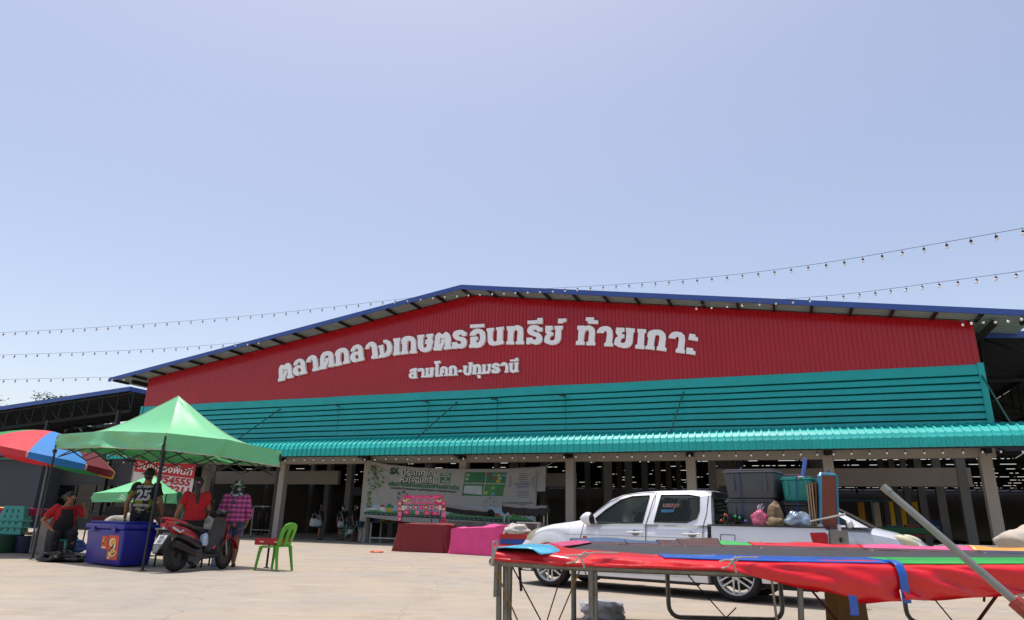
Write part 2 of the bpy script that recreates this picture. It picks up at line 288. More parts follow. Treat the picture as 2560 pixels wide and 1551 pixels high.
wirem=M('cable','1a1a1a',.7,var=0)
# ------------------------------------------------------------ market hall
hall=thing('market_hall','long market hall with red gable, teal siding and curved teal awning','building',F(0,0,0),FROT)
HR=10.72; SL=.1495; UC=9.25
rz=lambda u:HR-SL*abs(u-UC)
# red corrugated gable
mb=MB(); us=[]
u=-9.35
while u<27.85:
    dp=-.02; us+= [(u,0),(u+.105,0),(u+.115,dp),(u+.145,dp)]; u+=.16
us.append((27.85,0))
V=[];Fc=[]
def addcol(u,v): V.append((u,v,6.2)); V.append((u,v,rz(u)-.16))
prev=None
for i,(u,v) in enumerate(us):
    if i and us[i-1][0]<UC<u: addcol(UC,0)
    addcol(u,v)
for i in range(len(V)//2-1): Fc.append((2*i,2*i+2,2*i+3,2*i+1))
mb.add(V,Fc); mb.build('gable_panel',red,hall)
# teal siding: flashing then overlapping boards
mb=MB(); prof=[(-.03,6.30),(-.055,6.28),(-.075,5.95),(.22,5.948),(.22,5.90),(-.02,5.899)]
z=5.90
for k in range(8):
    prof+= [(-.035,z-.002),(-.06,z-.05),(-.075,z-.188),(.22,z-.190),(.22,z-.24),(-.02,z-.241)]; z-=.24
prof+= [(-.04,z),(-.04,3.9)]
US=[-9.32]+[-9.2+.93*i for i in range(40)]+[27.9]
def sid(i,j):
    u=US[i]; v,z=prof[j]
    return (u, v+.006*nz(u*.8,z*2,1.3), z+.02*nz(u*.35,z*1.1,4.1))
mb.add([sid(i,j) for i in range(len(US)) for j in range(len(prof))],
       [(i*len(prof)+j,i*len(prof)+j+1,(i+1)*len(prof)+j+1,(i+1)*len(prof)+j) for i in range(len(US)-1) for j in range(len(prof)-1)])
mb.build('siding',teal,hall)
MB().b2(27.8,27.98,-.1,.06,3.9,6.33).build('corner_trim',teal,hall); MB().b2(-9.42,-9.28,-.1,.06,3.9,6.3).build('corner_trim',teal,hall)
# roof: sheet with ribs running down the slope, blue fascia, purlins
mb=MB()
vs=[-.92]
v=-.92
while v<2.2: vs+=[v,]; v+=.19
pv=[]
for k in range(18):
    b=-.92+k*.19; pv+=[(b,0),(b+.10,0),(b+.12,.035),(b+.17,.035)]
pv+=[(2.6,0),(13,0)]
for sgn in (-1,1):
    e0=UC; e1=UC+sgn*20.25
    V=[(u,v,rz(u)-.10+dz) for u in (e0,e1) for v,dz in pv]; n=len(pv)
    mb.add(V,[(i,i+1,n+i+1,n+i) for i in range(n-1)])
mb.build('roof_sheet',galv,hall,rec=False)
mb=MB()
for sgn in (-1,1):
    V=[]
    for u in (UC,UC+sgn*20.3):
        for v,z in ((-1.0,.02),(-1.0,-.18),(-.96,-.18),(-.96,-.02),(13,-.02),(13,.02)): V.append((u,v,rz(u)+z))
    mb.add(V,[(i,(i+1)%6,6+(i+1)%6,6+i) for i in range(6)]+[(5,4,3,2,1,0),(6,7,8,9,10,11)])
mb.build('fascia',blue,hall)
for k in range(33):
    u=-10.75+k*1.25
    mb=MB(); zz=rz(u)-.15
    mb.b2(u-.04,u+.04,-.94,-.0,zz-.06,zz+.045); mb.build('purlin',dark,hall)
for uu in (-9.9,28.4): MB().b2(uu-.06,uu+.06,-.5,12,rz(uu)-.4,rz(uu)-.2).build('eave_beam',dark,hall)
# awning: slopes out from the siding, rolls over and drops
ap=[(-.05,4.34),(-.7,4.22),(-1.35,4.08)]
for k in range(9):
    a=R(78-k*10.5); ap.append((-1.38-.46*math.cos(a),3.62+.46*math.sin(a)))
ap+= [(-1.84,3.44)]
ribs=[]
u=-9.0
while u<36:
    ribs+= [(u,0),(u+.19,0),(u+.195,.05),(u+.235,.05)]; u+=.24
def awp(u,j,off):
    v,z=ap[j]
    if j==0: nv,nz_=(0,1)
    else: nv,nz_=(-(ap[min(j+1,len(ap)-1)][1]-ap[j-1][1]),0); dx=ap[min(j+1,len(ap)-1)][0]-ap[j-1][0]; dz=ap[min(j+1,len(ap)-1)][1]-ap[j-1][1]; l=math.hypot(dx,dz); nv,nz_=(dz/l,-dx/l)
    w_=.012*nz(u*.35,2.2,j*.15)
    crimp=.006*(1 if (j%2) else -1) if 2<j<12 else 0
    return (u,v+nv*(off+crimp),z+nz_*(off+crimp)+w_-.0*u)
mb=MB(); n=len(ap)
mb.add([awp(u,j,o) for u,o in ribs for j in range(n)],[(i*n+j,i*n+j+1,(i+1)*n+j+1,(i+1)*n+j) for i in range(len(ribs)-1) for j in range(n-1)])
mb.build('awning',tealaw,hall,solid=.012)
MB().b2(-9,36,-1.80,-1.76,3.40,3.46).build('awning_rail',dark,hall)
for (u0,z0),(u1,z1) in (((-.39,5.85),(-1.71,4.2)),((8.88,5.8),(7.67,4.1)),((18.31,5.8),(17.92,4.1)),((27.87,5.92),(28.1,4.1))):
    MB().tube([(u0,-.07,z0),(u1,-1.32,z1)],.026,8).build('strut',greenst,hall,True)
# front columns, lintel, brackets
for i in range(-2,7):
    uu=4.6*i
    MB().b2(uu-.165,uu+.165,.06,.38,0,3.9).build('column',plast,hall,bevel=.012)
    mb=MB(); mb.box((uu+.02,-.06,3.52),(.26,.22,.22)); mb.tube([(uu,-.1,3.5),(uu-.1,-1.75,3.62)],.035,6); mb.box((uu,-.05,3.75),(.1,.1,.4)); mb.tube([(uu,-.1,3.36),(uu-.05,-.9,3.55)],.018,6)
    mb.build('bracket',dark,hall)
mb=MB(); mb.b2(-9.35,27.9,.1,.36,3.29,3.95); mb.build('lintel',plast,hall,bevel=.01)
# inner rows
for r_,vv in enumerate((5,9.5,14,18.5,23,28)):
    for i in range(-2,7):
        if vv>20 and i<2: continue
        uu=4.6*i+.3
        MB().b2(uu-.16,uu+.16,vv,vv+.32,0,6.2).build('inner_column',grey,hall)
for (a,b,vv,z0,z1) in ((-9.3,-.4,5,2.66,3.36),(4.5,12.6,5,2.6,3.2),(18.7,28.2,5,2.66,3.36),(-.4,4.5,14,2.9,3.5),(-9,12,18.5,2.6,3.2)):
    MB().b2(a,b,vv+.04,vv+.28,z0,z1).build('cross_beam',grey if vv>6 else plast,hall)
MB().b2(-9,7.0,22.1,22.3,0,2.7).b2(-9.3,-9.1,1,30,0,3.0).build('partition',grey,hall)
# stepped inner roof far inside, daylight showing between the tiers
mb=MB(); rnd=random.Random(3)
for k in range(15):
    v0=12.5+6*k; zf=7.5; zb=7.565
    u0,u1=-60,95
    if 36<v0<37: u1=24  # tier cut short: added opening that lets sun onto the boards below
    mb.add([(u0,v0,zf),(u1,v0,zf),(u1,v0+6.1,zb),(u0,v0+6.1,zb),(u0,v0,zf+.01),(u1,v0,zf+.01),(u1,v0+6.1,zb+.01),(u0,v0+6.1,zb+.01)],[(0,1,2,3),(7,6,5,4),(0,4,5,1),(1,5,6,2),(2,6,7,3),(3,7,4,0)])
mb.b2(24,95,42.3,42.45,7.45,8.6); mb.build('inner_roof',darkroof,hall)  # upright panel added to hide the strip of sky beyond that opening
mb=MB()
for k in range(15):
    v0=12.5+6*k; uu=-60
    while uu<95:
        l=rnd.choice((.3,.5,1.0,1.8)) if uu>12 else rnd.choice((.4,1.2,3,5,7)); mb.b2(uu,uu+l,v0-.05,v0+.08,7.35,7.62); uu+=l+rnd.uniform(.5,1.9)  # added blocks of random width break the daylight gaps into dashes
    if k%2==0:
        for q in range(16): mb.b2(-60+q*9.2,-59.7+q*9.2,v0-.1,v0+.1,6.6,7.5)
        mb.b2(-60,95,v0-.06,v0+.02,6.9,7.0)
    for q in range(70): x_=-55+q*2.1; mb.tube([(x_,v0-.4,6.95),(x_+(1.0 if q%2 else -1.0),v0-.4,7.6)],.06,4)
mb.build('inner_truss_and_fill',dark,hall)
MB().b2(-60,95,103,103.3,0,7.8).b2(-60.3,-60,14,103,0,8).b2(95,95.3,14,103,0,8).build('rear_wall',grey,hall)
# ------------------------------------------------------------ sign lettering
def letters(nm,label,data,cat):
    t=thing(nm,label,cat,F(UC,-.02,8),FROT)
    for pts in data:
        pts=[(x/100,y/100) for x,y in pts]
        mb=MB(); mb.prism(pts,lambda x,y:(x-UC,-.14,y-8),lambda x,y:(x-UC,-.004,y-8))
        mb.build('letter',letter,t)
    return t
letters('sign_lettering','large white raised Thai letters arched across the red gable',BIGL,'sign')
letters('sign_lettering','smaller line of white raised Thai letters below the arched name',SMALL,'sign')
# ------------------------------------------------------------ floodlights on the siding
FL=[((2.91,5.86),'black floodlight on the siding nearest the green tent'),((7.51,5.84),'black floodlight above the left part of the white banner'),((10.73,5.8),'black floodlight below the small line of sign letters'),((13.67,5.82),'black floodlight on the siding farthest to the right')]
for (u,z),lab in FL:
    t=thing('floodlight',lab,'floodlight',F(u,-.06,z),FROT,'floodlights on the teal siding')
    MB().box((0,-.33,.0),(.26,.16,.05),Matrix.Rotation(R(18),3,'X')).build('lamp_housing',blackp,t,bevel=.008)
    MB().tube([(0,0,-.02),(0,-.26,-.03)],.018,6).build('arm',blackp,t)
    MB().tube([(.01,-.02,-.05),(.0,-.028,-.5),(.02,-.03,-1.3)],.006,5).build('cable',wirem,t)
q=thing('fluorescent_lamp','short lit fluorescent tube hanging in the left bay','lamp',F(4.2,16,2.75),FROT)
lm=bpy.data.materials.new('lit_tube'); lm.use_nodes=True; lm.node_tree.nodes['Principled BSDF'].inputs['Emission Color'].default_value=(1,1,1,1); lm.node_tree.nodes['Principled BSDF'].inputs['Emission Strength'].default_value=1.2
MB().tube([(-.3,0,0),(.3,0,0)],.03,8).build('tube',lm,q); MB().b2(-.7,.7,-.05,.05,.035,.08).build('fitting',white,q); MB().tube([(-.4,0,.08),(-.4,0,1.2)],.01,5).tube([(.4,0,.08),(.4,0,1.2)],.01,5).build('hanger',dark,q)
# ------------------------------------------------------------ side sheds
sh=thing('open_shed','dark open steel shed with a blue roof edge left of the hall','shed',F(-14.3,3,0),FROT)
zr=lambda u:8.02+.067*u    # local u<0 to the left
mb=MB(); u=0
while u>-34:
    for k in range(3):
        a=u-.10-k*.14; mb.add([(a,0,zr(a)),(a-.105,0,zr(a-.105)),(a-.105,7,zr(a-.105)),(a,7,zr(a))],[(0,1,2,3)])
    a=u-.485; b=u-1.3+.10-.10
    mb.add([(a,0,zr(a)),(b-.09,0,zr(b)),(b-.09,7,zr(b)),(a,7,zr(a))],[(0,1,2,3)]); u-=1.3
mb.build('roof_sheet',darkroof,sh,solid=.02,rec=False)
mb=MB()
for (p,q) in (((-34,-.05),(0.02,-.05)),((0.02,-.05),(0.02,7))):
    a,b=p,q; A=[(a[0],a[1],zr(a[0])-.12),(b[0],b[1],zr(b[0])-.12),(b[0],b[1],zr(b[0])+.14),(a[0],a[1],zr(a[0])+.14)]
    mb.add(A,[(0,1,2,3)])
mb.build('fascia',blue,sh,solid=.04)
for vv in (.3,6.6):
    mb=MB()
    mb.tube([(0,vv,zr(0)-.15),(-34,vv,zr(-34)-.15)],.06,4); mb.tube([(0,vv,zr(0)-1.25),(-34,vv,zr(-34)-1.25)],.10,4)
    for k in range(28):
        a=-k*1.22; mb.tube([(a,vv,zr(a)-.15),(a,vv,zr(a)-1.25)],.035,4); mb.tube([(a,vv,zr(a)-1.25),(a-(.7 if k%2 else -.0)-.5,vv,zr(a-.6)-.15)],.035,4)
    mb.build('truss',dark,sh)
mb=MB(); V=[(0.5,7.6,0),(-34,7.6,0),(-34,7.6,zr(-34)-.85),(0.5,7.6,zr(0)-.85)]
mb.add(V,[(0,1,2,3)]); mb.build('rear_panel',darkroof,sh,solid=.1)
for k in range(6):
    MB().b2(-1-k*6,-.8-k*6,.2,.4,0,zr(-k*6)-1.2).build('post',dark,sh)
s2=thing('open_shed','dark open steel shed with a blue roof edge right of the hall','shed',F(28.5,1.6,0),FROT)
zr2=lambda u:7.66-.06*u
mb=MB()
for k in range(66):
    v0=k*.5; mb.add([(0,v0,zr2(0)),(40,v0,zr2(40)),(40,v0+.44,zr2(40)),(0,v0+.44,zr2(0))],[(0,1,2,3)])
mb.build('roof_sheet',darkroof,s2,solid=.03,rec=False)
MB().add([(0,-.05,zr2(0)-.12),(40,-.05,zr2(40)-.12),(40,-.05,zr2(40)+.12),(0,-.05,zr2(0)+.12)],[(0,1,2,3)]).build('fascia',blue,s2,solid=.04)
for vv in (.4,8,16):
    mb=MB(); mb.tube([(-.2,vv,zr2(0)-1.5),(40,vv,zr2(40)-1.5)],.07,4)
    for k in range(14):
        a=k*3; mb.tube([(a,vv,zr2(a)),(a,vv,zr2(a)-1.5)],.05,4); mb.tube([(a,vv,zr2(a)),(a+3,vv,zr2(a)-1.5)],.05,4)
    mb.build('truss',dark,s2)
mb=MB()
for k in range(14): mb.b2(k*3-.04,k*3+.04,0,30,zr2(k*3)-.22,zr2(k*3)-.03)
mb.build('rafter',dark,s2)
for k in range(3): MB().b2(8+k*9,8.3+k*9,.3,.6,0,6.2).build('post',grey,s2)
# grey low building inside the left shed
gb=thing('grey_building','low dark grey building with gridded windows behind the parasol','building',F(-19,2.4,0),FROT)
gw=M('slate_wall','3b4048',.8,var=.08,scale=1)
glassd=M('dark_glass','0b0e10',.12,var=.1)
alu=M('aluminium_frame','3e4144',.45,.4,var=.1)
MB().b2(-16,-.5,0,5,0,3.9).build('wall',gw,gb)
mb=MB(); mb.b2(-.5,8,1.2,6,0,4.6); mb.build('recess_wall',darkroof,gb)
MB().b2(-16,-.3,-.3,5.2,3.9,4.02).build('roof_edge',greenst,gb)
for k in range(5):
    wn=MB(); x0=-.3+k*1.55
    for a in (x0,x0+1.5): wn.b2(a-.03,a+.03,1.12,1.19,1.0,2.5)
    for zz in (1.0,1.75,2.5): wn.b2(x0+.03,x0+1.47,1.13,1.19,zz-.025,zz+.025)
    f_=wn.build('window',alu,gb); MB().b2(x0+.03,x0+1.47,1.17,1.195,1.03,2.47).build('pane',glassd,f_)
# ------------------------------------------------------------ string lights
def string(label,pts,n_,spacing,drop=.11):
    P=[at(x,y,Y) for x,y,Y in pts]
    def C(t):
        k=min(int(t*(len(P)-1)),len(P)-2); f=t*(len(P)-1)-k
        p0=P[max(k-1,0)];p1=P[k];p2=P[k+1];p3=P[min(k+2,len(P)-1)]
        return .5*((2*p1)+(p2-p0)*f+(2*p0-5*p1+4*p2-p3)*f*f+(3*p1-p0-3*p2+p3)*f**3)
    D=[C(i/400) for i in range(401)]
    t=thing('string_light',label,'string light',D[0],0,'strings of white bulbs over the yard')
    MB().tube([p-D[0] for p in D[::8]],.006,5).build('wire',wirem,t)
    acc=.2; last=D[0]; cnt=0
    for p in D[1:]:
        seg=(p-last).length
        while acc<=seg and cnt<n_:
            q=last.lerp(p,acc/seg)-D[0]; cnt+=1
            tw=random.uniform(-.02,.02)
            hb=MB().tube([q,q+Vector((tw*.3,0,-drop*.45))],.006,4).lathe([(.015,0),(.026,-.01),(.028,-.055),(.016,-.06)],q+Vector((tw*.3,0,-drop*.4)),8).build('socket',blackp,t)
            MB().sph(q+Vector((tw,0,-drop*.4-.075)),(.034,.034,.04),8,6).build('bulb',bulbm,hb,True)
            acc+=spacing
        acc-=seg; last=p
    return t
string('longest string of bulbs, climbing from the left edge over the gable to the top right',[(-30,834,27),(288,816,26.5),(652,787,25.8),(966,752,24.9),(1150,733,24.2),(1475,716,21.5),(1766,694,18.5),(2037,661,15.8),(2322,613,13.2),(2600,563,11.2)],99,.5)
string('string of bulbs from the left edge to the middle of the left roof slope',[(-30,889,28),(284,878,27.6),(503,865,27.3),(660,851,27.2)],40,.5)
string('lowest string of bulbs, ending at the left tip of the roof',[(-30,950,29),(102,947,29),(231,944,29.2),(330,943,29.3)],30,.5)
string('string of bulbs from the right roof slope up to the right edge',[(1726,765,21.2),(2078,739,18.5),(2361,704,15.3),(2600,672,13)],60,.5)
string('short string of bulbs over the right tip of the roof',[(2396,804,18),(2450,796,17),(2524,792,16),(2600,776,15)],20,.45)
t=thing('string_light','row of bulbs hanging under the lower edge of the teal awning','string light',F(9,-1.74,3.42),FROT,'bulbs under the awning')
MB().tube([(-18,0,0),(25,0,0)],.006,5).build('wire',wirem,t)
for k in range(84):
    x=-17.9+k*.5; dz=random.uniform(-.015,.015); x+=random.uniform(-.03,.03)
    b=MB().tube([(x,0,0),(x,0,-.07+dz)],.005,4).lathe([(.012,0),(.02,-.01),(.02,-.05)],(x,0,-.06+dz),8).build('socket',blackp,t)
    MB().sph((x,0,-.145+dz),(.032,.032,.04),8,6).build('bulb',bulbm,b,True)
# ------------------------------------------------------------ trees beyond the left shed
bark=M('bark','5a4c3c',.9,var=.25,bump=.3); leafm=M('leaf','4a5a2a',.6,var=.3,scale=2)
def tree(label,base,h,r,nclump,lv,seed):
    rd=random.Random(seed); t=thing('tree',label,'tree',base,0,'trees behind the left shed')
    tr=MB(); tr.tube([(0,0,0),(.15,0,h*.35),(.1,.1,h*.6),(.3,0,h*.8)],[.3,.22,.15,.05],8)
    tips=[]
    for k in range(nclump):
        a=rd.uniform(0,6.28); rr=r*rd.uniform(.35,1); z=h*rd.uniform(.62,1.0)
        p=Vector((rr*math.cos(a),rr*math.sin(a),z)); tr.tube([(.1,.05,h*.5),p*.5+Vector((0,0,h*.3)),p],[.09,.05,.012],5); tips.append(p)
    tr.build('trunk',bark,t,True)
    cr=MB()
    for p in tips:
        for _ in range(lv):
            q=p+Vector((rd.gauss(0,.3),rd.gauss(0,.3),rd.gauss(0,.22))); a=rd.uniform(0,6.28); b=rd.uniform(-.9,.9); s=rd.uniform(.1,.2)
            x=Vector((math.cos(a),math.sin(a),b*.5))*s; y=Vector((-math.sin(a),math.cos(a),rd.uniform(-.6,.6)))*s*.45
            cr.add([q-x,q-y*.9,q+x,q+y*.9],[(0,1,2,3)])
    cr.build('crown',leafm,t)
b_=at(95,1000,62); tree('sparse leafy tree top rising over the left shed roof',(b_.x,b_.y,0),b_.z+.35,3.6,34,60,5)
b_=at(-40,985,60); tree('thin pale bare tree at the far left behind the shed',(b_.x,b_.y,0),b_.z+1.2,2.2,14,3,9)
# ------------------------------------------------------------ people
skin=M('skin','8a5a3e',.55,var=.08,scale=6); hairm=M('hair','14100e',.45,var=.2,scale=30); shoe=M('shoe','1b1a1c',.6); eyem=M('eye','e8e4de',.3,var=0); lipm=M('lip','7d3c34',.5,var=0)
def ring(c,rx,ry,r=(1,0,0),f=(0,1,0),n=16):
    c=Vector(c);r=Vector(r);f=Vector(f)
    return [c+r*(rx*math.cos(2*math.pi*k/n))+f*(ry*math.sin(2*math.pi*k/n)) for k in range(n)]
def limb(mb,pts,rs,n=10):
    pts=[Vector(p) for p in pts]
    for p,r in zip(pts,rs): mb.sph(p,r,10,7)
    mb.tube(pts,rs,n)
def hand(mb,w,d,pn,s,curl=.5):
    w=Vector(w); d=Vector(d).normalized(); pn=Vector(pn); pn=(pn-d*pn.dot(d)).normalized(); sd_=d.cross(pn).normalized()
    pc=w+d*.045*s; Rm=Matrix((sd_,pn,d)).transposed()
    mb.sph(pc,(.041*s,.017*s,.055*s),10,8,Rm)
    for k,(o,l) in enumerate(((-.03,.062),(-.01,.072),(.01,.068),(.03,.054))):
        a=pc+d*.04*s+sd_*o*s; b=a+(d*math.cos(curl*.5)+pn*math.sin(curl*.5))*l*.5*s; c=b+(d*math.cos(curl*1.6)+pn*math.sin(curl*1.6))*l*.5*s
        mb.tube([w.lerp(a,.6),a,b,c],[.008*s,.0095*s,.0088*s,.007*s],6)
    a=pc-sd_*.032*s-d*.02*s; b=a-sd_*.028*s+d*.03*s+pn*.012*s; c=b+d*.028*s+pn*.012*s
    mb.tube([pc-d*.03*s,a,b,c],[.01*s,.011*s,.0095*s,.0075*s],6)
def wrinkle(o,amp,f):
    me=o.data; N=[v.normal.copy() for v in me.vertices]; C=[v.co.copy() for v in me.vertices]; out=[]
    for c,n_ in zip(C,N):
        q=f(c); k=nz(*q)+.5*(1-2*abs(nz(q[0]*1.7+3,q[1]*1.7,q[2]*1.3))); c=c+n_*(amp*k); out+=[c.x,c.y,c.z]
    me.vertices.foreach_set('co',out); me.update()
def person(label,loc,rz,H,J=None,top=None,bot=None,hair='short',skinm=skin,fat=1.0,vox=.0075,turn=0,foot=shoe,sleeve=.55,legend=.75,topz=.50,mask=None,botfat=1.12,bare=True):
    t=thing('person',label,'person',loc,rz)
    D=dict(pel=(0,0,.52),wai=(0,0,.61),che=(0,.0,.73),nek=(0,-.005,.84),hed=(0,.012,.925),
      hl=(-.05,0,.50),hr=(.05,0,.50),kl=(-.058,.012,.28),kr=(.058,.012,.28),al=(-.06,-.01,.04),ar=(.06,-.01,.04),tl=(-.075,.09,.018),tr=(.075,.09,.018),
      sl=(-.105,-.005,.80),sr=(.105,-.005,.80),el=(-.14,-.02,.635),er=(.14,-.02,.635),wl=(-.14,.03,.49),wr=(.14,.03,.49))
    if J: D.update(J)
    P={k:Vector(v)*H for k,v in D.items()}; f=H*fat
    fwd=Vector((math.sin(-turn),math.cos(turn),0)); rgt=Vector((math.cos(turn),math.sin(turn),0))
    def torso(mb,k,lo=0,hi=9,bulge=1):
        sh=(P['sr']-P['sl']).normalized()
        rr=[(P['pel']+Vector((0,0,-.05*H)),.085,.07),(P['pel'],.098,.078),(P['pel'].lerp(P['wai'],.6),.092*bulge,.074*bulge),(P['wai'],.086*bulge,.07*bulge),(P['wai'].lerp(P['che'],.5),.092*bulge,.07*bulge),(P['che'],.1,.07),(P['che'].lerp(P['nek'],.5),.102,.062),(P['che'].lerp(P['nek'],.78),.08,.05),(P['nek'],.036,.036)]
        mb.loft([ring(c,a*f*k,b*f*k,sh) for c,a,b in rr[lo:hi]])
    b=MB(); torso(b,.93)
    for s in 'lr':
        limb(b,[P['h'+s],P['k'+s],P['k'+s].lerp(P['a'+s],.35),P['a'+s]],[.058*f,.036*f,.036*f,.022*H])
        limb(b,[P['a'+s]+Vector((0,-.012*H,-.018*H)),P['t'+s]],[.022*H,.02*H])
        limb(b,[P['s'+s],P['e'+s],P['e'+s].lerp(P['w'+s],.3),P['w'+s]],[.034*f,.024*f,.024*f,.015*H])
        d=P['w'+s]-P['e'+s]; pn=Vector((1 if s=='l' else -1,.3,0)); hand(b,P['w'+s],d,pn,H/1.7,.6)
    hd=P['hed']; b.tube([P['nek']-Vector((0,0,.02*H)),hd-Vector((0,0,.03*H))],[.036*f,.031*f],10)
    Rm=Matrix((rgt,fwd,Vector((0,0,1)))).transposed()
    b.sph(hd+Vector((0,0,.012*H)),(.045*H,.055*H,.056*H),14,10,Rm); b.sph(hd+fwd*.014*H-Vector((0,0,.03*H)),(.034*H,.038*H,.036*H),12,8,Rm)
    b.tube([hd+fwd*.052*H+Vector((0,0,.008*H)),hd+fwd*.066*H-Vector((0,0,.012*H))],[.006*H,.0095*H],6)
    for s in (-1,1): b.sph(hd+rgt*s*.046*H-fwd*.004*H,(.007*H,.014*H,.02*H),8,6,Rm)
    b.build('body',skinm,t,True,remesh=vox,sm=2,angle=180)
    for s in (-1,1):
        MB().sph(hd+fwd*.05*H+rgt*s*.019*H+Vector((0,0,.01*H)),(.008*H,.006*H,.005*H),8,6,Rm).build('eye',eyem,t,True)
    if mask:
        MB().sph(hd+fwd*.026*H-Vector((0,0,.024*H)),(.036*H,.042*H,.028*H),12,8,Rm).build('face_mask',mask,t,True)
    else: MB().sph(hd+fwd*.05*H-Vector((0,0,.034*H)),(.015*H,.006*H,.004*H),8,6,Rm).build('mouth',lipm,t,True)
    if hair:
        h=MB(); h.sph(hd-fwd*.008*H+Vector((0,0,.022*H)),(.051*H,.059*H,.057*H),14,10,Rm)
        h.sph(hd-fwd*.03*H-Vector((0,0,.008*H)),(.047*H,.036*H,.05*H),12,8,Rm)
        if hair=='bob': 
            for s in (-1,1): h.sph(hd+rgt*s*.038*H-fwd*.012*H-Vector((0,0,.02*H)),(.016*H,.04*H,.05*H),10,8,Rm)
        if hair in('tail','bun'):
            a=hd-fwd*.06*H+Vector((0,0,.012*H))
            if hair=='tail': limb(h,[a,a-fwd*.03*H-Vector((0,0,.03*H)),a-fwd*.03*H+rgt*.02*H-Vector((0,0,.13*H)),a-fwd*.02*H+rgt*.03*H-Vector((0,0,.235*H))],[.02*H,.024*H,.027*H,.012*H])
            else: h.sph(a-fwd*.01*H,(.03*H,.028*H,.03*H),10,8)
        h.build('hair',hairm,t,True,remesh=vox,sm=2,angle=180)
    if top:
        c=MB(); torso(c,1.1,1 if topz<.53 else 2,8,1.06)
        for s in 'lr':
            e=P['s'+s].lerp(P['e'+s],min(1,sleeve/.5*.5) if sleeve<=1 else 1)
            pts=[P['s'+s].lerp(P['che'],.25),P['s'+s],e]; rs=[.04*f,.043*f,.04*f]
            if sleeve>1: pts.append(P['e'+s].lerp(P['w'+s],sleeve-1)); rs=[.04*f,.043*f,.036*f,.032*f]
            c.tube(pts,rs,12); c.sph(pts[0],rs[0],10,8); c.sph(pts[1],rs[1],10,8)
            if sleeve>1: c.sph(pts[2],rs[2],10,8)
        c.build('shirt',top,t,True,remesh=vox,sm=2,angle=180,disp=None)
        o=kids(t)[-1]
        wrinkle(o,.011,lambda c:(c.x*9+c.z*5,c.y*9,c.z*14))
    if bot:
        c=MB(); torso(c,1.07,0,3)
        for s in 'lr':
            k,a=P['k'+s],P['a'+s]
            e=[P['h'+s],P['h'+s].lerp(k,min(1,legend*1.0))]; rs=[.06*f*botfat,.05*f*botfat]
            if legend>1: e=[P['h'+s],k,k.lerp(a,legend-1)]; rs=[.061*f*botfat,.041*f*botfat,.034*f*botfat]
            c.tube(e,rs,12); c.sph(e[0],rs[0],10,8)
            if legend>1: c.sph(e[1],rs[1],10,8)
        c.build('trousers' if legend>1 else 'shorts',bot,t,True,remesh=vox,sm=2,angle=180)
        o=kids(t)[-1]
        wrinkle(o,.008,lambda c:(c.x*9,c.y*9+c.z*4,c.z*13))
    if foot:
        for s in 'lr':
            a,q=P['a'+s],P['t'+s]; m=MB(); limb(m,[a+Vector((0,-.016*H,-.02*H)),a.lerp(q,.5)+Vector((0,0,-.008*H)),q+Vector((0,.01*H,-.001*H))],[.023*H,.026*H,.02*H])
            for i,v in enumerate(m.v): v.z=max(v.z,.004)
            m.build('shoe',foot,t,True,remesh=vox,sm=1,angle=180)

    return t,P
def pmat(name,build): # pattern material from object coordinates
    m=bpy.data.materials.new(name); m.use_nodes=True; nt=m.node_tree; b=nt.nodes['Principled BSDF']; b.inputs['Roughness'].default_value=.8
    tc=nt.nodes.new('ShaderNodeTexCoord'); c=build(nt,tc.outputs['Object']); nt.links.new(c,b.inputs['Base Color']); return m
def nmath(nt,op,a,b=None):
    n=nt.nodes.new('ShaderNodeMath'); n.operation=op
    for i,k in enumerate((a,b)):
        if k is None: continue
        if isinstance(k,(int,float)): n.inputs[i].default_value=k
        else: nt.links.new(k,n.inputs[i])
    return n.outputs[0]
def nmix(nt,f,a,b):
    n=nt.nodes.new('ShaderNodeMix'); n.data_type='RGBA'
    for i,k in ((0,f),(6,a),(7,b)):
        if isinstance(k,(int,float)): n.inputs[i].default_value=k
        elif isinstance(k,(str,tuple)): n.inputs[i].default_value=lin(k)
        else: nt.links.new(k,n.inputs[i])
    return n.outputs[2]
def plaid(nt,o):
    s=nt.nodes.new('ShaderNodeSeparateXYZ'); nt.links.new(o,s.inputs[0]); f=[]
    for ax,sc in ((0,11),(2,11),(1,11)):
        k=nmath(nt,'FRACT',nmath(nt,'MULTIPLY',s.outputs[ax],sc)); f.append(nmath(nt,'LESS_THAN',k,.36)); f.append(nmath(nt,'LESS_THAN',nmath(nt,'ABSOLUTE',nmath(nt,'SUBTRACT',k,.7)),.05))
    c=nmix(nt,nmath(nt,'MULTIPLY',f[0],.6),'b8407f','2b2740'); c=nmix(nt,nmath(nt,'MULTIPLY',f[2],.6),c,'241f38'); c=nmix(nt,nmath(nt,'MULTIPLY',f[3],.5),c,'d88fb5'); return c
def blotch(c1,c2,c3,sc=9):
    def g(nt,o):
        n=nt.nodes.new('ShaderNodeTexVoronoi'); n.inputs['Scale'].default_value=sc; nt.links.new(o,n.inputs['Vector'])
        s=nt.nodes.new('ShaderNodeSeparateColor'); nt.links.new(n.outputs['Color'],s.inputs[0])
        c=nmix(nt,nmath(nt,'GREATER_THAN',s.outputs[0],.62),c1,c2); return nmix(nt,nmath(nt,'GREATER_THAN',s.outputs[1],.72),c,c3)
    return g
redshirt=M('red_cotton','a31218',.85,var=.12,scale=5,bump=.15)
darkcl=M('dark_cloth','15161c',.85,var=.2,scale=6,bump=.1)
plaidm=pmat('pink_plaid',plaid); camo=pmat('dark_pattern_cloth',blotch('1c241f','3a4a40','93a198',16)); denim=pmat('printed_shorts',blotch('27344f','3c4d6e','9a4a44',14))
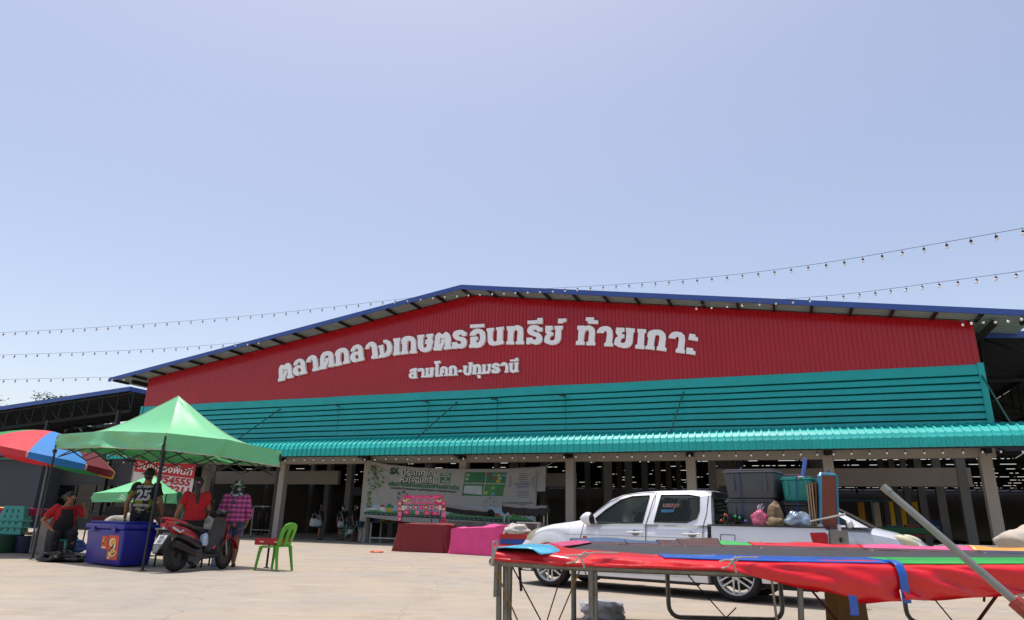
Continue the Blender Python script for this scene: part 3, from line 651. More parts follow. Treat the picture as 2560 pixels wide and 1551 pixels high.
jersey=pmat('jersey_cloth',blotch('0c0c0d','0d0d0d','6f6a14',7)); yel=M('yellow_cloth','8f8a1c',.8); navy=M('navy_sleeve','262b4a',.8)
maskm=M('face_mask','c8d2d8',.8,var=.03)
# ---- woman in pink plaid, seen from behind beside the scooter
t,P=person('person in a pink plaid shirt, printed shorts and dark sun hat, seen from behind',gnd(568,1418),R(22),1.62,
  dict(wl=(-.13,.10,.56),el=(-.155,.0,.64),er=(.165,-.015,.63),wr=(.15,.045,.5)),plaidm,denim,None,fat=1.22,sleeve=1.55,legend=.72,foot=M('maroon_clog','4b1518',.6),topz=.5,botfat=1.1)
hd=P['hed']; m=MB(); m.lathe([(.001,.105),(.06,.1),(.085,.06),(.09,.02),(.15,-.025),(.155,-.03),(.15,-.034),(.088,.008)],hd+Vector((0,0,.035)),18); m.build('sun_hat',camo,t,True)
m=MB(); m.grid(lambda a,b:Vector((hd.x+(.088+.05*b)*math.cos(R(180+180*a)),hd.y+(.085+.035*b)*math.sin(R(180+180*a)),hd.z+.03-b*.2+.01*math.sin(a*30))),14,6); m.build('neck_flap',camo,t,True,solid=.006)
# ---- woman in red at the scooter
t,P=person('person in a red shirt with long black ponytail behind the scooter',(-5.93,13.45,0),R(12),1.64,
  dict(el=(-.165,-.05,.62),wl=(-.2,.0,.46),er=(.15,.02,.63),wr=(.11,.11,.56),che=(.005,.01,.73)),redshirt,darkcl,'tail',fat=1.1,legend=1.9,sleeve=.6)
hd=P['hed']; MB().sph(hd+Vector((.01,-.115,.02)),(.036,.025,.026),10,8).build('hair_tie',M('pink_cloth','d45a86',.7),t,True)
# ---- man in the number 25 jersey
t,P=person('person in a black and yellow number 25 jersey behind the blue cooler',(-7.32,14.25,0),R(6),1.85,
  dict(el=(-.165,-.03,.63),wl=(-.165,-.02,.47),er=(.17,-.01,.635),wr=(.175,.05,.5)),jersey,darkcl,'short',fat=1.08,legend=1.9,sleeve=.62)
for s in 'lr':
    m=MB(); e=P['s'+s].lerp(P['e'+s],.66); limb(m,[e,P['e'+s],P['w'+s]],[.042,.036,.028]); m.build('arm_sleeve',navy,t,True)
hd=P['hed']; m=MB(); m.lathe([(.001,.11),(.07,.1),(.092,.05),(.095,.015),(.15,-.012),(.152,-.018),(.09,.0)],hd+Vector((0,0,.03)),18); m.build('hat',M('black_hat','1a1917',.9),t,True)
MB().tube([P['nek']+Vector((.062*math.cos(a),.055*math.sin(a)-.008,-.0+.01*math.sin(a))) for a in [k*.5236 for k in range(12)]],.014,6,closed=True).build('collar',yel,t,True)
m=MB()
def onback(o):
    # project lettering onto the back of the jersey
    from mathutils.bvhtree import BVHTree
    bv=BVHTree.FromPolygons([v.co for v in o.data.vertices],[p.vertices for p in o.data.polygons])
    def g(x,z):
        h=bv.ray_cast(Vector((x,-1,z)),Vector((0,1,0)))
        return (x,(h[0].y if h[0] else -.1)-.006,z)
    return g
shirt=[c for c in kids(t) if c.name.startswith('shirt')][0]; g=onback(shirt)
put_text(m,'25',.28,lambda x,y:g(x+.01,1.21+y),.012); put_text(m,'ART EVERY',.062,lambda x,y:g(x+.0,1.45+y),.003); put_text(m,'RATTIKEEN',.06,lambda x,y:g(x+.0,1.09+y),.003); put_text(m,'Thailand',.05,lambda x,y:g(x+.0,1.01+y),.002)
m.build('lettering',M('grey_print','a9a9ad',.7,var=0),t)
# ---- woman sitting by the cooler
t,P=person('person in a red and white shirt and black apron sitting on a teal stool',(-9.32,15.0,0),R(-140),1.72,
  dict(pel=(0,-.02,.31),wai=(0,-.01,.40),che=(0,.03,.52),nek=(0,.05,.635),hed=(0,.085,.715),hl=(-.055,0,.29),hr=(.055,0,.29),kl=(-.09,.235,.30),kr=(.085,.22,.29),al=(-.09,.22,.04),ar=(.08,.17,.04),tl=(-.1,.32,.018),tr=(.09,.27,.018),
  sl=(-.11,.03,.595),sr=(.11,.03,.595),er=(.22,-.0,.45),wr=(.12,.12,.34),el=(-.21,.09,.50),wl=(-.17,.16,.60)),redshirt,darkcl,'bun',fat=1.12,legend=1.9,sleeve=.75,turn=R(48))
m=MB(); sh=(P['sr']-P['sl']).normalized()
c_=lambda k:P['pel'].lerp(P['nek'],k)
m.grid(lambda a,b:c_(.05+.78*b)+Vector((math.sin(R(-100+200*a))*(.2-.05*b),.03+math.cos(R(-100+200*a))*(.155-.02*b),0)),12,8); m.build('apron',M('black_apron','17131a',.85,var=.3,scale=9,bump=.2),t,True,solid=.01)
hd=P['hed']; MB().sph(hd+Vector((0,-.12,.02)),(.04,.03,.035),10,8).build('hair_tie',M('teal_cloth','3f8f97',.7),t,True)
m=MB()
for s in 'lr':
    e=P['s'+s].lerp(P['e'+s],.55); m.lathe([(.062,-.03),(.064,.03)],e,14,cap=False)
m.build('sleeve_trim',M('white_trim','a8b4d0',.8),t,True)
st=thing('stool','teal plastic stool under the seated person','stool',(-9.31,15.02,0),R(-62))
tealp=M('teal_plastic','2f9c8c',.4,var=.08)
MB().lathe([(.001,.42),(.15,.42),(.165,.405),(.16,.37)],(0,0,0),16).build('seat',tealp,st,True)
for a in range(4):
    x,y=math.cos(a*1.571+.785),math.sin(a*1.571+.785); MB().tube([(x*.13,y*.13,.4),(x*.21,y*.21,0)],[.035,.028],6).build('leg',tealp,st,True)
# ------------------------------------------------------------ big green tent
tg=M('green_canvas','6fc287',.42,var=.06,scale=1.2,bump=.08,bscale=60,dirt='7fcd96',dscale=.9,damt=.5,trans=0)
def translucent(m,col,amt):
    nt=m.node_tree; b=nt.nodes['Principled BSDF']; tr=nt.nodes.new('ShaderNodeBsdfTranslucent'); tr.inputs[0].default_value=lin(col); mx=nt.nodes.new('ShaderNodeMixShader'); mx.inputs[0].default_value=amt
    nt.links.new(b.outputs[0],mx.inputs[1]); nt.links.new(tr.outputs[0],mx.inputs[2]); nt.links.new(mx.outputs[0],nt.nodes['Material Output'].inputs[0])
translucent(tg,'2f8a46',.06)
legm=M('tent_steel','2b2d30',.5,.3,var=.15); wedge=M('white_seam','b9b3a4',.8)
def tent(label,cs,zs,peak,vh,loc,detail=True,group=None,sg_=.30):
    t=thing('canopy_tent',label,'tent',loc,0,group); o=Vector(loc)
    C=[Vector((c[0],c[1],z))-o for c,z in zip(cs,zs)]; pk=Vector(peak)-o
    mb=MB()
    for k in range(4):
        a,b=C[k],C[(k+1)%4]; mid=(a+b)/2+Vector((0,0,.05)); 
        def fn(i,j,a=a,b=b):
            e=a.lerp(b,i); sc=abs(2*i-1); e=e+Vector((0,0,.06*(1-sc)**1.0))
            p=e.lerp(pk,j); sag=sg_*math.sin(math.pi*min(1,j*1.0))*(.55+.45*(1-j)); p.z-=sag*(1-.25*(1-sc)); p.z+=.014*nz(i*5+k*3,j*5,1.3)+.016*(.5-abs(nz(i*9+k*5,j*6+i*3,4.4)))*math.sin(math.pi*j)
            return p
        mb.grid(fn,16,12)
    mb.build('canopy',tg,t,True,angle=50)
    mb=MB(); sm=MB()
    for k in range(4):
        a,b=C[k],C[(k+1)%4]; nn=Vector((b.y-a.y,a.x-b.x,0)).normalized()
        if nn.dot((a+b)/2-Vector((pk.x,pk.y,0)))<0: nn=-nn
        def fv(i,j,a=a,b=b,nn=nn,k=k):
            p=a.lerp(b,i); sc=abs(2*i-1); p=p+Vector((0,0,.06*(1-sc)-vh*j-(.03*math.sin(math.pi*i)*j)))
            fold=.07*nz(i*6+k*9,j*2.6,2.2)+.04*math.sin(i*11+j*4*(1 if i<.5 else -1)+k)*(1-sc*.6); return p+nn*(.012+fold*(.25+.75*j))
        mb.grid(fv,40,6)
        sm.tube([fv(i/40,1) for i in range(41)],.009,5)
    mb.build('valance',tg,t,True); 
    if detail:
        for k in range(4): sm.tube([C[k]+Vector((0,0,-vh)),C[k]],.009,5); sm.tube([C[k].lerp(pk,j/10)-Vector((0,0,.30*math.sin(math.pi*j/10)*(.55+.45*(1-j/10))-.006)) for j in range(11)],.006,5)
        sm.build('seam',wedge,t)
        fr=MB()
        for k in range(4):
            a,b=[Vector((pk.x+(c_.x-pk.x)*.955,pk.y+(c_.y-pk.y)*.955,c_.z-.20)) for c_ in (C[k],C[(k+1)%4])]; 
            for (i0,z0,i1,z1) in ((0,0,.25,-.28),(.25,-.28,.5,0),(.5,0,.75,-.28),(.75,-.28,1,0),(0,-.28,.25,0),(.25,0,.5,-.28),(.5,-.28,.75,0),(.75,0,1,-.28)):
                fr.tube([a.lerp(b,i0)+Vector((0,0,z0)),a.lerp(b,i1)+Vector((0,0,z1))],.013,5)
            c=C[k]+Vector((0,0,-.1)); fr.tube([c,Vector((pk.x,pk.y,c.z+.35))],.014,5)
        fr.tube([pk-Vector((0,0,.05)),Vector((pk.x,pk.y,C[0].z-.2))],.02,6)
        fr.build('frame',legm,t)
    return t,C
TL,TF,TR_=(-9.92,15.12),(-6.33,12.66),(-4.66,14.12)
TB=(TL[0]+TR_[0]-TF[0],TL[1]+TR_[1]-TF[1])
cen=((TL[0]+TR_[0])/2,(TL[1]+TR_[1])/2,0)
pkp=at(446,991,cen[1])
t,C=tent('large light green canopy tent over the cooler and scooter',[TL,TF,TR_,TB],[2.57,2.38,2.23,2.42],(pkp.x,cen[1],pkp.z),.30,cen)
for k,c in enumerate(C):
    b=Vector((c.x,c.y,0)); 
    if k==0: b.x+=.03
    MB().tube([b,c-Vector((0,0,.05))],.022,8).box(b+Vector((0,0,.006)),(.09,.09,.012)).box(c-Vector((0,0,.36)),(.06,.06,.07)).build('leg',legm,t)
# smaller tent behind
b0=at(345,1192,22)
q0=at(232,1232,21.6); q1=at(424,1236,21.6)
t2,C2=tent('smaller green canopy tent farther back behind the number 25 jersey',[(q0.x,21.6),(q1.x,21.4),(q1.x-.35,23.4),(q0.x-.35,23.5)],[q0.z-.02,q1.z,q1.z,q0.z],((q0.x+q1.x)/2+.1,22.5,b0.z+.1),.26,((q0.x+q1.x)/2,22.6,0),detail=False,sg_=.07)
for c in C2: MB().tube([(c.x,c.y,0),c],.02,6).build('leg',legm,t2)
m=MB(); q=at(308,1243,21.45)-Vector(t2.location)
for k in range(6): m.sph(q+Vector((.05*math.cos(k*1.05),-.06,.05*math.sin(k*1.05))),(.025,.006,.025),8,6)
m.b2(q.x+.05,q.x+.2,q.y-.06,q.y-.055,q.z-.1,q.z-.085); m.build('emblem',white,t2)
# ------------------------------------------------------------ parasol
par=thing('parasol','red, blue and maroon beach parasol behind the tent leg on the left','parasol',(-11.0,16.6,0.07),0)
tilt=Matrix.Rotation(R(9),4,'Y')@Matrix.Rotation(R(-4),4,'X'); pm=[M('parasol_red','d8404a',.7,var=.06),M('parasol_blue','2f86cf',.7,var=.06),M('parasol_maroon','6a1420',.7,var=.08),M('parasol_yellow','c9a22a',.7,var=.06),M('parasol_green','2f8f4e',.7,var=.06)]
for m_,c in zip(pm,('c8303a','2474bb','5a0f1a','b08a1c','247a40')): translucent(m_,c,.25)
hub=Vector((0.0,0,2.72))
def pp(a,r,dz=0):
    sag=.62*(r/1.62)**1.7; k=1-.04*abs(math.sin(a*4))*(r/1.62); return hub+(tilt@Vector((r*k*math.cos(a),r*k*math.sin(a),-sag+dz)))
order=[2,3,4,0,0,1,2,0]
for k in range(8):
    a0=R(-22.5-135+45*k+0); idx=[4,0,1,2,3,4,0,1][k]
    m=MB(); m.grid(lambda i,j:pp(a0+R(45)*i,.02+1.6*j),8,8); m.grid(lambda i,j:pp(a0+R(45)*i,1.62,-.13*j-.03*math.sin(math.pi*i)*j),8,2)
    m.build('canopy_panel',pm[idx],par,True,angle=50)
m=MB()
for k in range(8): m.tube([pp(R(-157.5+45*k),r_,-.02) for r_ in (.05,.8,1.6)],.008,5)
m.build('rib',legm,par)
MB().tube([(.05,0,0),hub],.022,8).build('pole',M('grey_pole','707478',.4,.5),par)
for k in (2,3): m=MB(); e=pp(R(-157.5+45*k),1.62,-.06); m.sph(e,(.03,.03,.07),8,6); m.build('rib_tip',M('pale_pink_cloth','d0a0a0',.8),par,True)
# ------------------------------------------------------------ blue cooler
cool=M('blue_plastic','1c1d8a',.38,var=.1,scale=3,dirt='3a3545',dscale=2.2,damt=.55)
A=Vector((-8.2,13.98,0)); B=Vector((-7.06,13.20,0)); L_=(B-A).length; dx=(B-A).normalized(); rzc=math.atan2(dx.y,dx.x)
ck=thing('cooler_box','big blue plastic ice chest with orange stickers under the green tent','cooler',A,rzc)
m=MB()
for z0,z1,e0,e1 in ((.02,.66,.045,.0),):
    m.add([(e0,e0,z0),(L_-e0,e0,z0),(L_-e0,.64-e0,z0),(e0,.64-e0,z0),(e1,e1,z1),(L_-e1,e1,z1),(L_-e1,.64-e1,z1),(e1,.64-e1,z1)],[(3,2,1,0),(4,5,6,7),(0,1,5,4),(1,2,6,5),(2,3,7,6),(3,0,4,7)])
m.build('tub',cool,ck,True,bevel=.03,seg=3)
m=MB().b2(-.03,L_+.03,-.03,.67,.662,.76); m.b2(.02,L_-.02,.02,.62,.76,.8); m.build('lid',cool,ck,True,bevel=.02,seg=3)
for x in (.3,L_-.3): MB().b2(x-.07,x+.07,-.05,-.031,.60,.70).build('latch',cool,ck,bevel=.008)
stk=[M('sticker_orange','cf4a16',.5,var=.3,scale=25),M('sticker_cream','e0cfa6',.5,var=.3,scale=18),M('sticker_brown','3a1d10',.5,var=.2)]
def yf(z): return .045-(z-.02)/.64*.045-.004
for (x0,x1,z0,z1,sd_) in ((.62,.84,.30,.53,1),(.86,1.24,.12,.55,2)):
    m=MB(); m.add([(x0,yf(z0),z0),(x1,yf(z0),z0),(x1,yf(z1),z1),(x0,yf(z1),z1)],[(0,1,2,3)]); s_=m.build('sticker',stk[0],ck)
    m=MB(); cx,cz=(x0+x1)/2,(z0+z1)/2; wx_,wz_=(x1-x0)/2,(z1-z0)/2
    def blob(k,ox,oz,rx,rz_,off,tl=0,n=14):
        m.k=k; m.add([(cx+ox*wx_+rx*wx_*math.cos(a)*math.cos(tl)-rz_*wz_*math.sin(a)*math.sin(tl),yf(cz+oz*wz_+rz_*wz_*math.sin(a))-off,cz+oz*wz_+rx*wx_*math.cos(a)*math.sin(tl)*.8+rz_*wz_*math.sin(a)*math.cos(tl)) for a in [q*2*math.pi/n for q in range(n)]],[tuple(range(n))])
    if sd_==2:
        blob(0,-.1,.42,.62,.36,.003); blob(2,-.05,.42,.42,.24,.005); blob(1,.1,.15,.5,.10,.007,.7); blob(0,.35,.1,.18,.38,.007,-.4); blob(0,.0,-.45,.75,.3,.003,.15); blob(2,.1,-.42,.5,.2,.005,.2); blob(1,-.35,-.2,.4,.07,.008,.8); blob(1,.25,-.5,.35,.06,.008,.5); blob(0,-.6,-.85,.3,.1,.004)
    else:
        blob(2,0,.3,.6,.4,.003,.4); blob(1,0,.1,.7,.12,.005,.8); blob(0,-.1,-.75,.75,.14,.003); blob(1,.2,.5,.4,.09,.006,.6)
    m.build('sticker_print',[stk[1],stk[2],M('sticker_yellow','d9a030',.5)],s_)
# ------------------------------------------------------------ bags, tubs and stock around the cooler
bagk=M('black_bag','060606',.3,var=.2,scale=8,bump=.6,bscale=9,spec=.45)
def lump(nm,label,cat,c,s,mat,seed,amp=.35,flat=True,group=None,rough=2.4):
    m=MB(); m.sph((0,0,0),1,36,24); c=Vector(c)
    for v in m.v:
        k=1+amp*.8*nz(v.x*rough*.7+seed,v.y*rough*.7,v.z*rough*.7)+amp*.28*nz(v.x*4,v.y*4+seed,v.z*4)-amp*.22*abs(nz(v.x*6,v.y*6+seed,v.z*3))
        v.x*=s[0]*k; v.y*=s[1]*k; v.z*=s[2]*k
        if flat: v.z=max(v.z,-s[2]*.55)
    dz=-min(v.z for v in m.v) if flat else 0
    o=m.build(nm,mat,None,True,angle=75); o.location=c+Vector((0,0,dz)); return tag(o,label,cat,group)
lump('plastic_bag','shiny black plastic bag lying in front of the seated person','bag',gnd(150,1405),(.46,.25,.13),bagk,1,.6)
lump('plastic_sheet','crumpled blue plastic sheet on the ground left of the stool','plastic sheet',gnd(92,1384)+Vector((.25,.6,0)),(.45,.3,.24),M('blue_sheet','1e4f93',.35,bump=.4,bscale=10),4,.5)
def tub(label,c,r,h,mat,nm='tub'):
    t=thing(nm,label,'tub',c); MB().lathe([(.001,.02),(r*.82,.02),(r,h),(r*1.06,h),(r*1.06,h-.03),(r*1.01,h-.035),(r*.84,0),(.001,0)],(0,0,0),24).build('shell',mat,t,True); return t
tub('dark green plastic tub below the stack of teal baskets',gnd(12,1384)+Vector((-.3,.3,0)),.36,.4,M('green_plastic','14482f',.5,var=.1))
tb=tub('navy blue plastic tub right of the dark green tub',gnd(55,1384)+Vector((-.1,.25,0)),.27,.38,M('navy_plastic','141c40',.5,var=.1))
t=thing('rope_coil','coil of tan rope lying on the navy blue tub','rope',tb.location+Vector((0,0,.40)))
m=MB()
for k in range(3): m.tube([(.14*math.cos(a)+.02*k,.12*math.sin(a),.02+.022*k+.01*math.sin(2*a)) for a in [q*.393 for q in range(16)]],.014,6,closed=True)
m.build('coil',M('tan_rope','8d7d5a',.9),t,True)
# teal baskets upside down in a stack
tc2=M('pale_teal_plastic','4aa79b',.45,var=.06)
for k,(z0,lab) in enumerate(((.41,'lowest of the three stacked pale teal baskets'),(.56,'middle one of the three stacked pale teal baskets'),(.71,'upside down pale teal basket on top of its stack'))):
    t=thing('basket',lab,'basket',gnd(35,1384)+Vector((-.36,.28,z0)),R(12),'stacked teal baskets')
    h=.34; w0,w1=.27,.2; m=MB()
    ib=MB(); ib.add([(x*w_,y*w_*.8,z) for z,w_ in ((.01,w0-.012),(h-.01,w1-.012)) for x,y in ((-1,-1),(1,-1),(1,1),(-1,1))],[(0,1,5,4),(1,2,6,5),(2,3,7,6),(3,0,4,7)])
    for sx,sy in ((1,0),(-1,0),(0,1),(0,-1)):
        def W(a,z,sx=sx,sy=sy):
            wd=lerp(w0,w1,z/h); return (sx*wd+(-sy)*a*wd, (sy*wd+sx*a*wd)*.8, z)
        def strip(a0,a1,za,zb): m.add([W(a0,za),W(a1,za),W(a1,zb),W(a0,zb)],[(0,1,2,3)])
        strip(-1,1,0,.07); strip(-1,1,.14,.19); strip(-1,1,.27,h)
        for q in range(4): strip(-1+q*.54,-1+q*.54+.38,.07,.14); strip(-1+q*.54,-1+q*.54+.38,.19,.27)
    m.add([(-w1,-w1*.8,h),(w1,-w1*.8,h),(w1,w1*.8,h),(-w1,w1*.8,h)],[(0,1,2,3)])
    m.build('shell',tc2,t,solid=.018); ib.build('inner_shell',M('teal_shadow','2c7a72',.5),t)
    m=MB().tube([(x*w0*1.04,y*w0*.84,.015) for x,y in ((-1,-1),(1,-1),(1,1),(-1,1))],.022,6,closed=True); m.build('rim',tc2,t)
lump('cloth_bundle','pale grey cloth bundle heaped behind the teal baskets','bundle',(-10.75,17.0,.0),(.42,.35,.62),M('pale_cloth','9c978c',.9,bump=.3,bscale=8),9,.35)
t=thing('barrel','black plastic barrel behind the tent leg','barrel',(-10.05,16.2,0)); MB().lathe([(.001,0),(.26,0),(.29,.2),(.3,.5),(.27,.78),(.25,.8),(.001,.8)],(0,0,0),20).build('shell',M('black_barrel','0f1013',.6),t,True)
t=thing('table','folding table covered with magenta cloth behind the barrel','table',(-11.9,17.6,0),R(8))
m=MB(); m.grid(lambda i,j:((i-.5)*1.2,(j-.5)*.9,1.0+.03*nz(i*4,j*4,1)),16,8); m.grid(lambda i,j:((i-.5)*1.2,-.45-.02*math.sin(i*30)*j,1.0-.16*j),32,3); m.build('cloth',M('magenta_cloth','b01d55',.8,bump=.2,bscale=12),t,True)
for x in (-.5,.5):
    for y in (-.38,.38): MB().tube([(x,y,0),(x,y,.99)],.018,6).build('leg',legm,t)
t=thing('inflatable','red and yellow inflatable edge at the left border of the photo','inflatable',(-13.2,18.2,0),R(10))
MB().tube([(-2,0,.55),(0,0,.55),(.32,0,.5)],[.4,.4,.3],18).build('red_tube',M('red_vinyl','c22018',.35),t,True); MB().tube([(-2,.05,.98),(.28,.05,.96)],.07,12).build('yellow_tube',M('yellow_vinyl','d7a223',.35),t,True)
def barrier(label,p,rz,w=1.6,h=1.1,red_=True):
    t=thing('barrier',label,'barrier',p,rz,'steel crowd barriers'); wm=M('barrier_white','c9c9c6',.5,var=.08); rm=M('barrier_red','93202a',.5,var=.1)
    MB().tube([(-w/2,0,.02),(-w/2,0,h-.06),(-w/2+.06,0,h),(0,0,h)],.024,8).tube([(-w/2,0,.3),(w/2,0,.3)],.018,6).build('white_frame',wm,t)
    MB().tube([(0,0,h),(w/2-.06,0,h),(w/2,0,h-.06),(w/2,0,.02)],.024,8).build('red_frame',rm,t)
    for x in (-w/2,w/2): MB().tube([(x,-.25,.02),(x,.25,.02)],.02,6).build('foot',wm,t)
    return t
barrier('red and white barrier in front of the grey building at the left',gnd(36,1348)+Vector((0,-7.5,0)),R(6),1.0,1.32)
pA=gnd(650,1341); barrier('red and white barrier between the plaid shirt and the first column',(pA.x+.35,pA.y-.2,0),R(-20),1.9,1.45)
# ------------------------------------------------------------ green chair with red crate
ch=thing('plastic_chair','bright green plastic chair with slotted back on the sunny concrete','chair',(-4.33,13.52,0),math.atan2(-.38,.92)+math.pi/2-.0)
ch.rotation_euler=(0,0,R(67)); ch.matrix_basis=Matrix.Translation(ch.location)@Matrix.Rotation(R(67),4,'Z')
lime=M('lime_plastic','4fa51f',.35,var=.05,spec=.5); translucent(lime,'5cb52a',.12)
m=MB(); m.grid(lambda i,j:((i-.5)*(.40+.03*j),(j-.5)*.40,.43-.012*math.sin(math.pi*i)*math.sin(math.pi*j)-.03*max(0,j-.85)/.15),12,10); m.build('seat',lime,ch,True,solid=.02)
for sx in (-1,1):
    MB().tube([(sx*.19,.18,.42),(sx*.205,.2,.3),(sx*.225,.235,0)],[.035,.028,.022],8).build('leg',lime,ch,True); MB().tube([(sx*.18,-.18,.43),(sx*.195,-.21,.25),(sx*.21,-.26,0)],[.035,.028,.022],8).build('leg',lime,ch,True)
def bk(x,z): return (x,-.19-.14*(z-.42)/.42-.02*(1-(x/.2)**2)+.03,z)
m=MB(); outer=[(-.18,.42),(-.2,.6),(-.195,.74),(-.16,.815),(-.08,.845),(0,.85),(.08,.845),(.16,.815),(.195,.74),(.2,.6),(.18,.42)]
inner=[(-.10,.42),(-.12,.6),(-.115,.68),(-.095,.735),(-.05,.755),(0,.76),(.05,.755),(.095,.735),(.115,.68),(.12,.6),(.10,.42)]
m.add([bk(*p) for p in outer]+[bk(*p) for p in inner],[(i,i+1,12+i,11+i) for i in range(10)])
for (a,b) in ((-.035,.035),):
    m.add([bk(a*.8,.42),bk(b*.8,.42),bk(b,.6),bk(a,.6),bk(b*1.5,.779),bk(a*1.5,.779)],[(0,1,2,3),(3,2,4,5)])
m.add([bk(-.14,.42),bk(.14,.42),bk(.142,.5),bk(-.142,.5)],[(0,1,2,3)])
m.build('backrest',lime,ch,True,solid=.022)
cr=thing('crate','red plastic bottle crate lying on the green chair','crate',(-4.42,13.55,.445),R(-8))
rc=M('red_crate','9e0f14',.4,var=.1)
m=MB(); m.b2(-.26,.26,-.17,.17,0,.015)
for y in (-.17,.17): m.b2(-.26,.26,y-.012,y+.012,.015,.115)
for x in (-.26,.26): m.b2(x-.012,x+.012,-.158,.158,.015,.115)
for k in range(4): m.b2(-.17+k*.11,-.162+k*.11,-.158,.158,.015,.08)
m.build('shell',rc,cr); m=MB(); 
for x in (-.12,.17): m.tube([(x-.04,-.185,.05),(x-.02,-.186,.068),(x,-.185,.048),(x+.02,-.186,.066),(x+.04,-.185,.05)],.006,4)
m.build('script_mark',white,cr)
# ------------------------------------------------------------ scooter
sc=thing('scooter','red and black motor scooter parked at the right leg of the tent','scooter',(-5.74,12.58,0),1.08); sc.scale=(.90,.95,1.0)
rp=M('scooter_red','8f0c17',.22,var=.04,coat=.6); bkp=M('scooter_black','131316',.35,var=.1); tyr=M('tyre','17171a',.75,var=.15); stl=M('steel_grey','85888a',.35,.8,var=.1); chro=M('exhaust','2c2a29',.35,.6,var=.2)
K=.93
def wheel(nm,x,r,w,parent,y=0,turn=0):
    m=MB(); prof=[]
    for k in range(9):
        a=R(-100+25*k); prof.append((r-w*.5+w*.5*math.cos(a),y+w*.52*math.sin(a)))
    m.lathe(prof+[prof[0]],(x,0,r),28,'Y',False); o=m.build(nm,tyr,parent,True)
    m=MB(); m.lathe([(r-w*.8,y-w*.3),(r-w*.62,y-w*.36),(r-w*.62,y+w*.36),(r-w*.8,y+w*.3)],(x,0,r),24,'Y',False); m.lathe([(.001,y-w*.4),(.04,y-w*.4),(.04,y+w*.4),(.001,y+w*.4)],(x,0,r),12,'Y')
    for k in range(5):
        a=k*1.257; m.tube([(x+.03*math.cos(a),y,r+.03*math.sin(a)),(x+(r-w*.7)*math.cos(a),y,r+(r-w*.7)*math.sin(a))],.016,5)
    m.lathe([(.001,y-.02),(r-w*.6,y-.03),(r-w*.6,y+.03),(.001,y+.02)],(x,0,r),20,'Y'); m.build('rim',bkp,o,True); return o
wheel('wheel',0,.275,.14,sc); fw=wheel('wheel',1.12,.265,.10,sc)
for o_ in [fw]+kids(fw): o_.data.transform(Matrix.Translation((1.12,0,0))@Matrix.Rotation(R(16),4,'Z')@Matrix.Translation((-1.12,0,0)))
def el(x,zc,ry,rz_,n=14): return [Vector((x,ry*math.cos(2*math.pi*k/n),zc+rz_*math.sin(2*math.pi*k/n))) for k in range(n)]
m=MB(); m.loft([el(-.36,.80,.02,.02),el(-.33,.80,.06,.05),el(-.2,.74,.11,.09),el(0,.68,.135,.11),el(.2,.60,.14,.12),el(.34,.50,.12,.13),el(.42,.40,.09,.1)]); m.build('side_cowl',rp,sc,True)
m=MB(); m.loft([el(-.12,.60,.08,.05),el(.05,.56,.138,.09),el(.25,.50,.15,.1),el(.45,.40,.13,.12)]); m.build('lower_cowl',bkp,sc,True)
m=MB(); m.loft([el(-.22,.80,.08,.035),el(-.1,.80,.12,.045),el(.1,.765,.135,.05),el(.25,.72,.14,.045),el(.42,.70,.12,.045),el(.52,.69,.07,.03)]); m.build('seat',bkp,sc,True)
m=MB(); m.tube([(.0,-.14,.80),(-.2,-.14,.85),(-.36,-.09,.88),(-.4,0,.885),(-.36,.09,.88),(-.2,.14,.85),(.0,.14,.80)],.02,8); m.build('grab_rail',rp,sc,True)
MB().b2(-.405,-.37,-.07,.07,.74,.80).build('tail_light',M('tail_red','b0141c',.15),sc,bevel=.01)
MB().b2(-.335,-.33,.02,.1,.70,.77).tube([(-.28,-.125,.74),(-.12,-.145,.66),(-.05,-.14,.69)],.018,5).build('decal',M('silver_decal','b9bcc0',.3,.4),sc)
m=MB(); m.loft([[Vector((x,y,z)) for x,y,z in ((-.30,-.09,.64),(-.30,.09,.64),(-.27,.09,.65),(-.27,-.09,.65))],[Vector((x,y,z)) for x,y,z in ((-.46,-.085,.43),(-.46,.085,.43),(-.44,.085,.42),(-.44,-.085,.42))],[Vector((x,y,z)) for x,y,z in ((-.5,-.05,.33),(-.5,.05,.33),(-.485,.05,.32),(-.485,-.05,.32))]]); m.build('mudguard',M('grey_plastic','6a6c6e',.5),sc)
pl=MB().box((-.40,0,.535),(.008,.22,.17),Matrix.Rotation(R(32),3,'Y')).build('number_plate',white,sc)
m=MB(); Rp=Matrix.Rotation(R(32),3,'Y'); fp=lambda x,y:tuple(Vector((-.40,0,.535))+Rp@Vector((-.006,-x,y)))
put_text(m,'1กข',.075,lambda x,y:fp(x,y+.015),.002); put_text(m,'527',.08,lambda x,y:fp(x,y-.07),.002); m.build('plate_text',blackp,pl)
m=MB(); m.loft([[Vector((x,-.185+.055*math.cos(a),z+.062*math.sin(a))) for a in [k*.524 for k in range(12)]] for x,z in ((-.24,.47),(-.2,.46),(.1,.36),(.22,.32))]); m.tube([(.22,-.18,.32),(.34,-.14,.22),(.42,-.05,.22)],.02,6); m.build('exhaust',chro,sc,True)
m=MB(); m.box((.3,-.06,.27),(.3,.2,.2)); m.lathe([(.001,-.17),(.09,-.17),(.1,-.1),(.1,0)],(.34,0,.2),14,'Y'); m.tube([(.1,.08,.27),(.5,.05,.28)],.06,8); m.build('engine',M('engine_grey','3c3b3a',.5,.4),sc,bevel=.02)
m=MB(); m.tube([(.05,.13,.30),(-.05,.14,.62)],.03,8).tube([(.3,-.02,.16),(.28,.1,.02)],.012,5).tube([(.1,.1,.15),(.22,.22,.01)],.012,5); m.build('shock_and_stand',stl,sc)
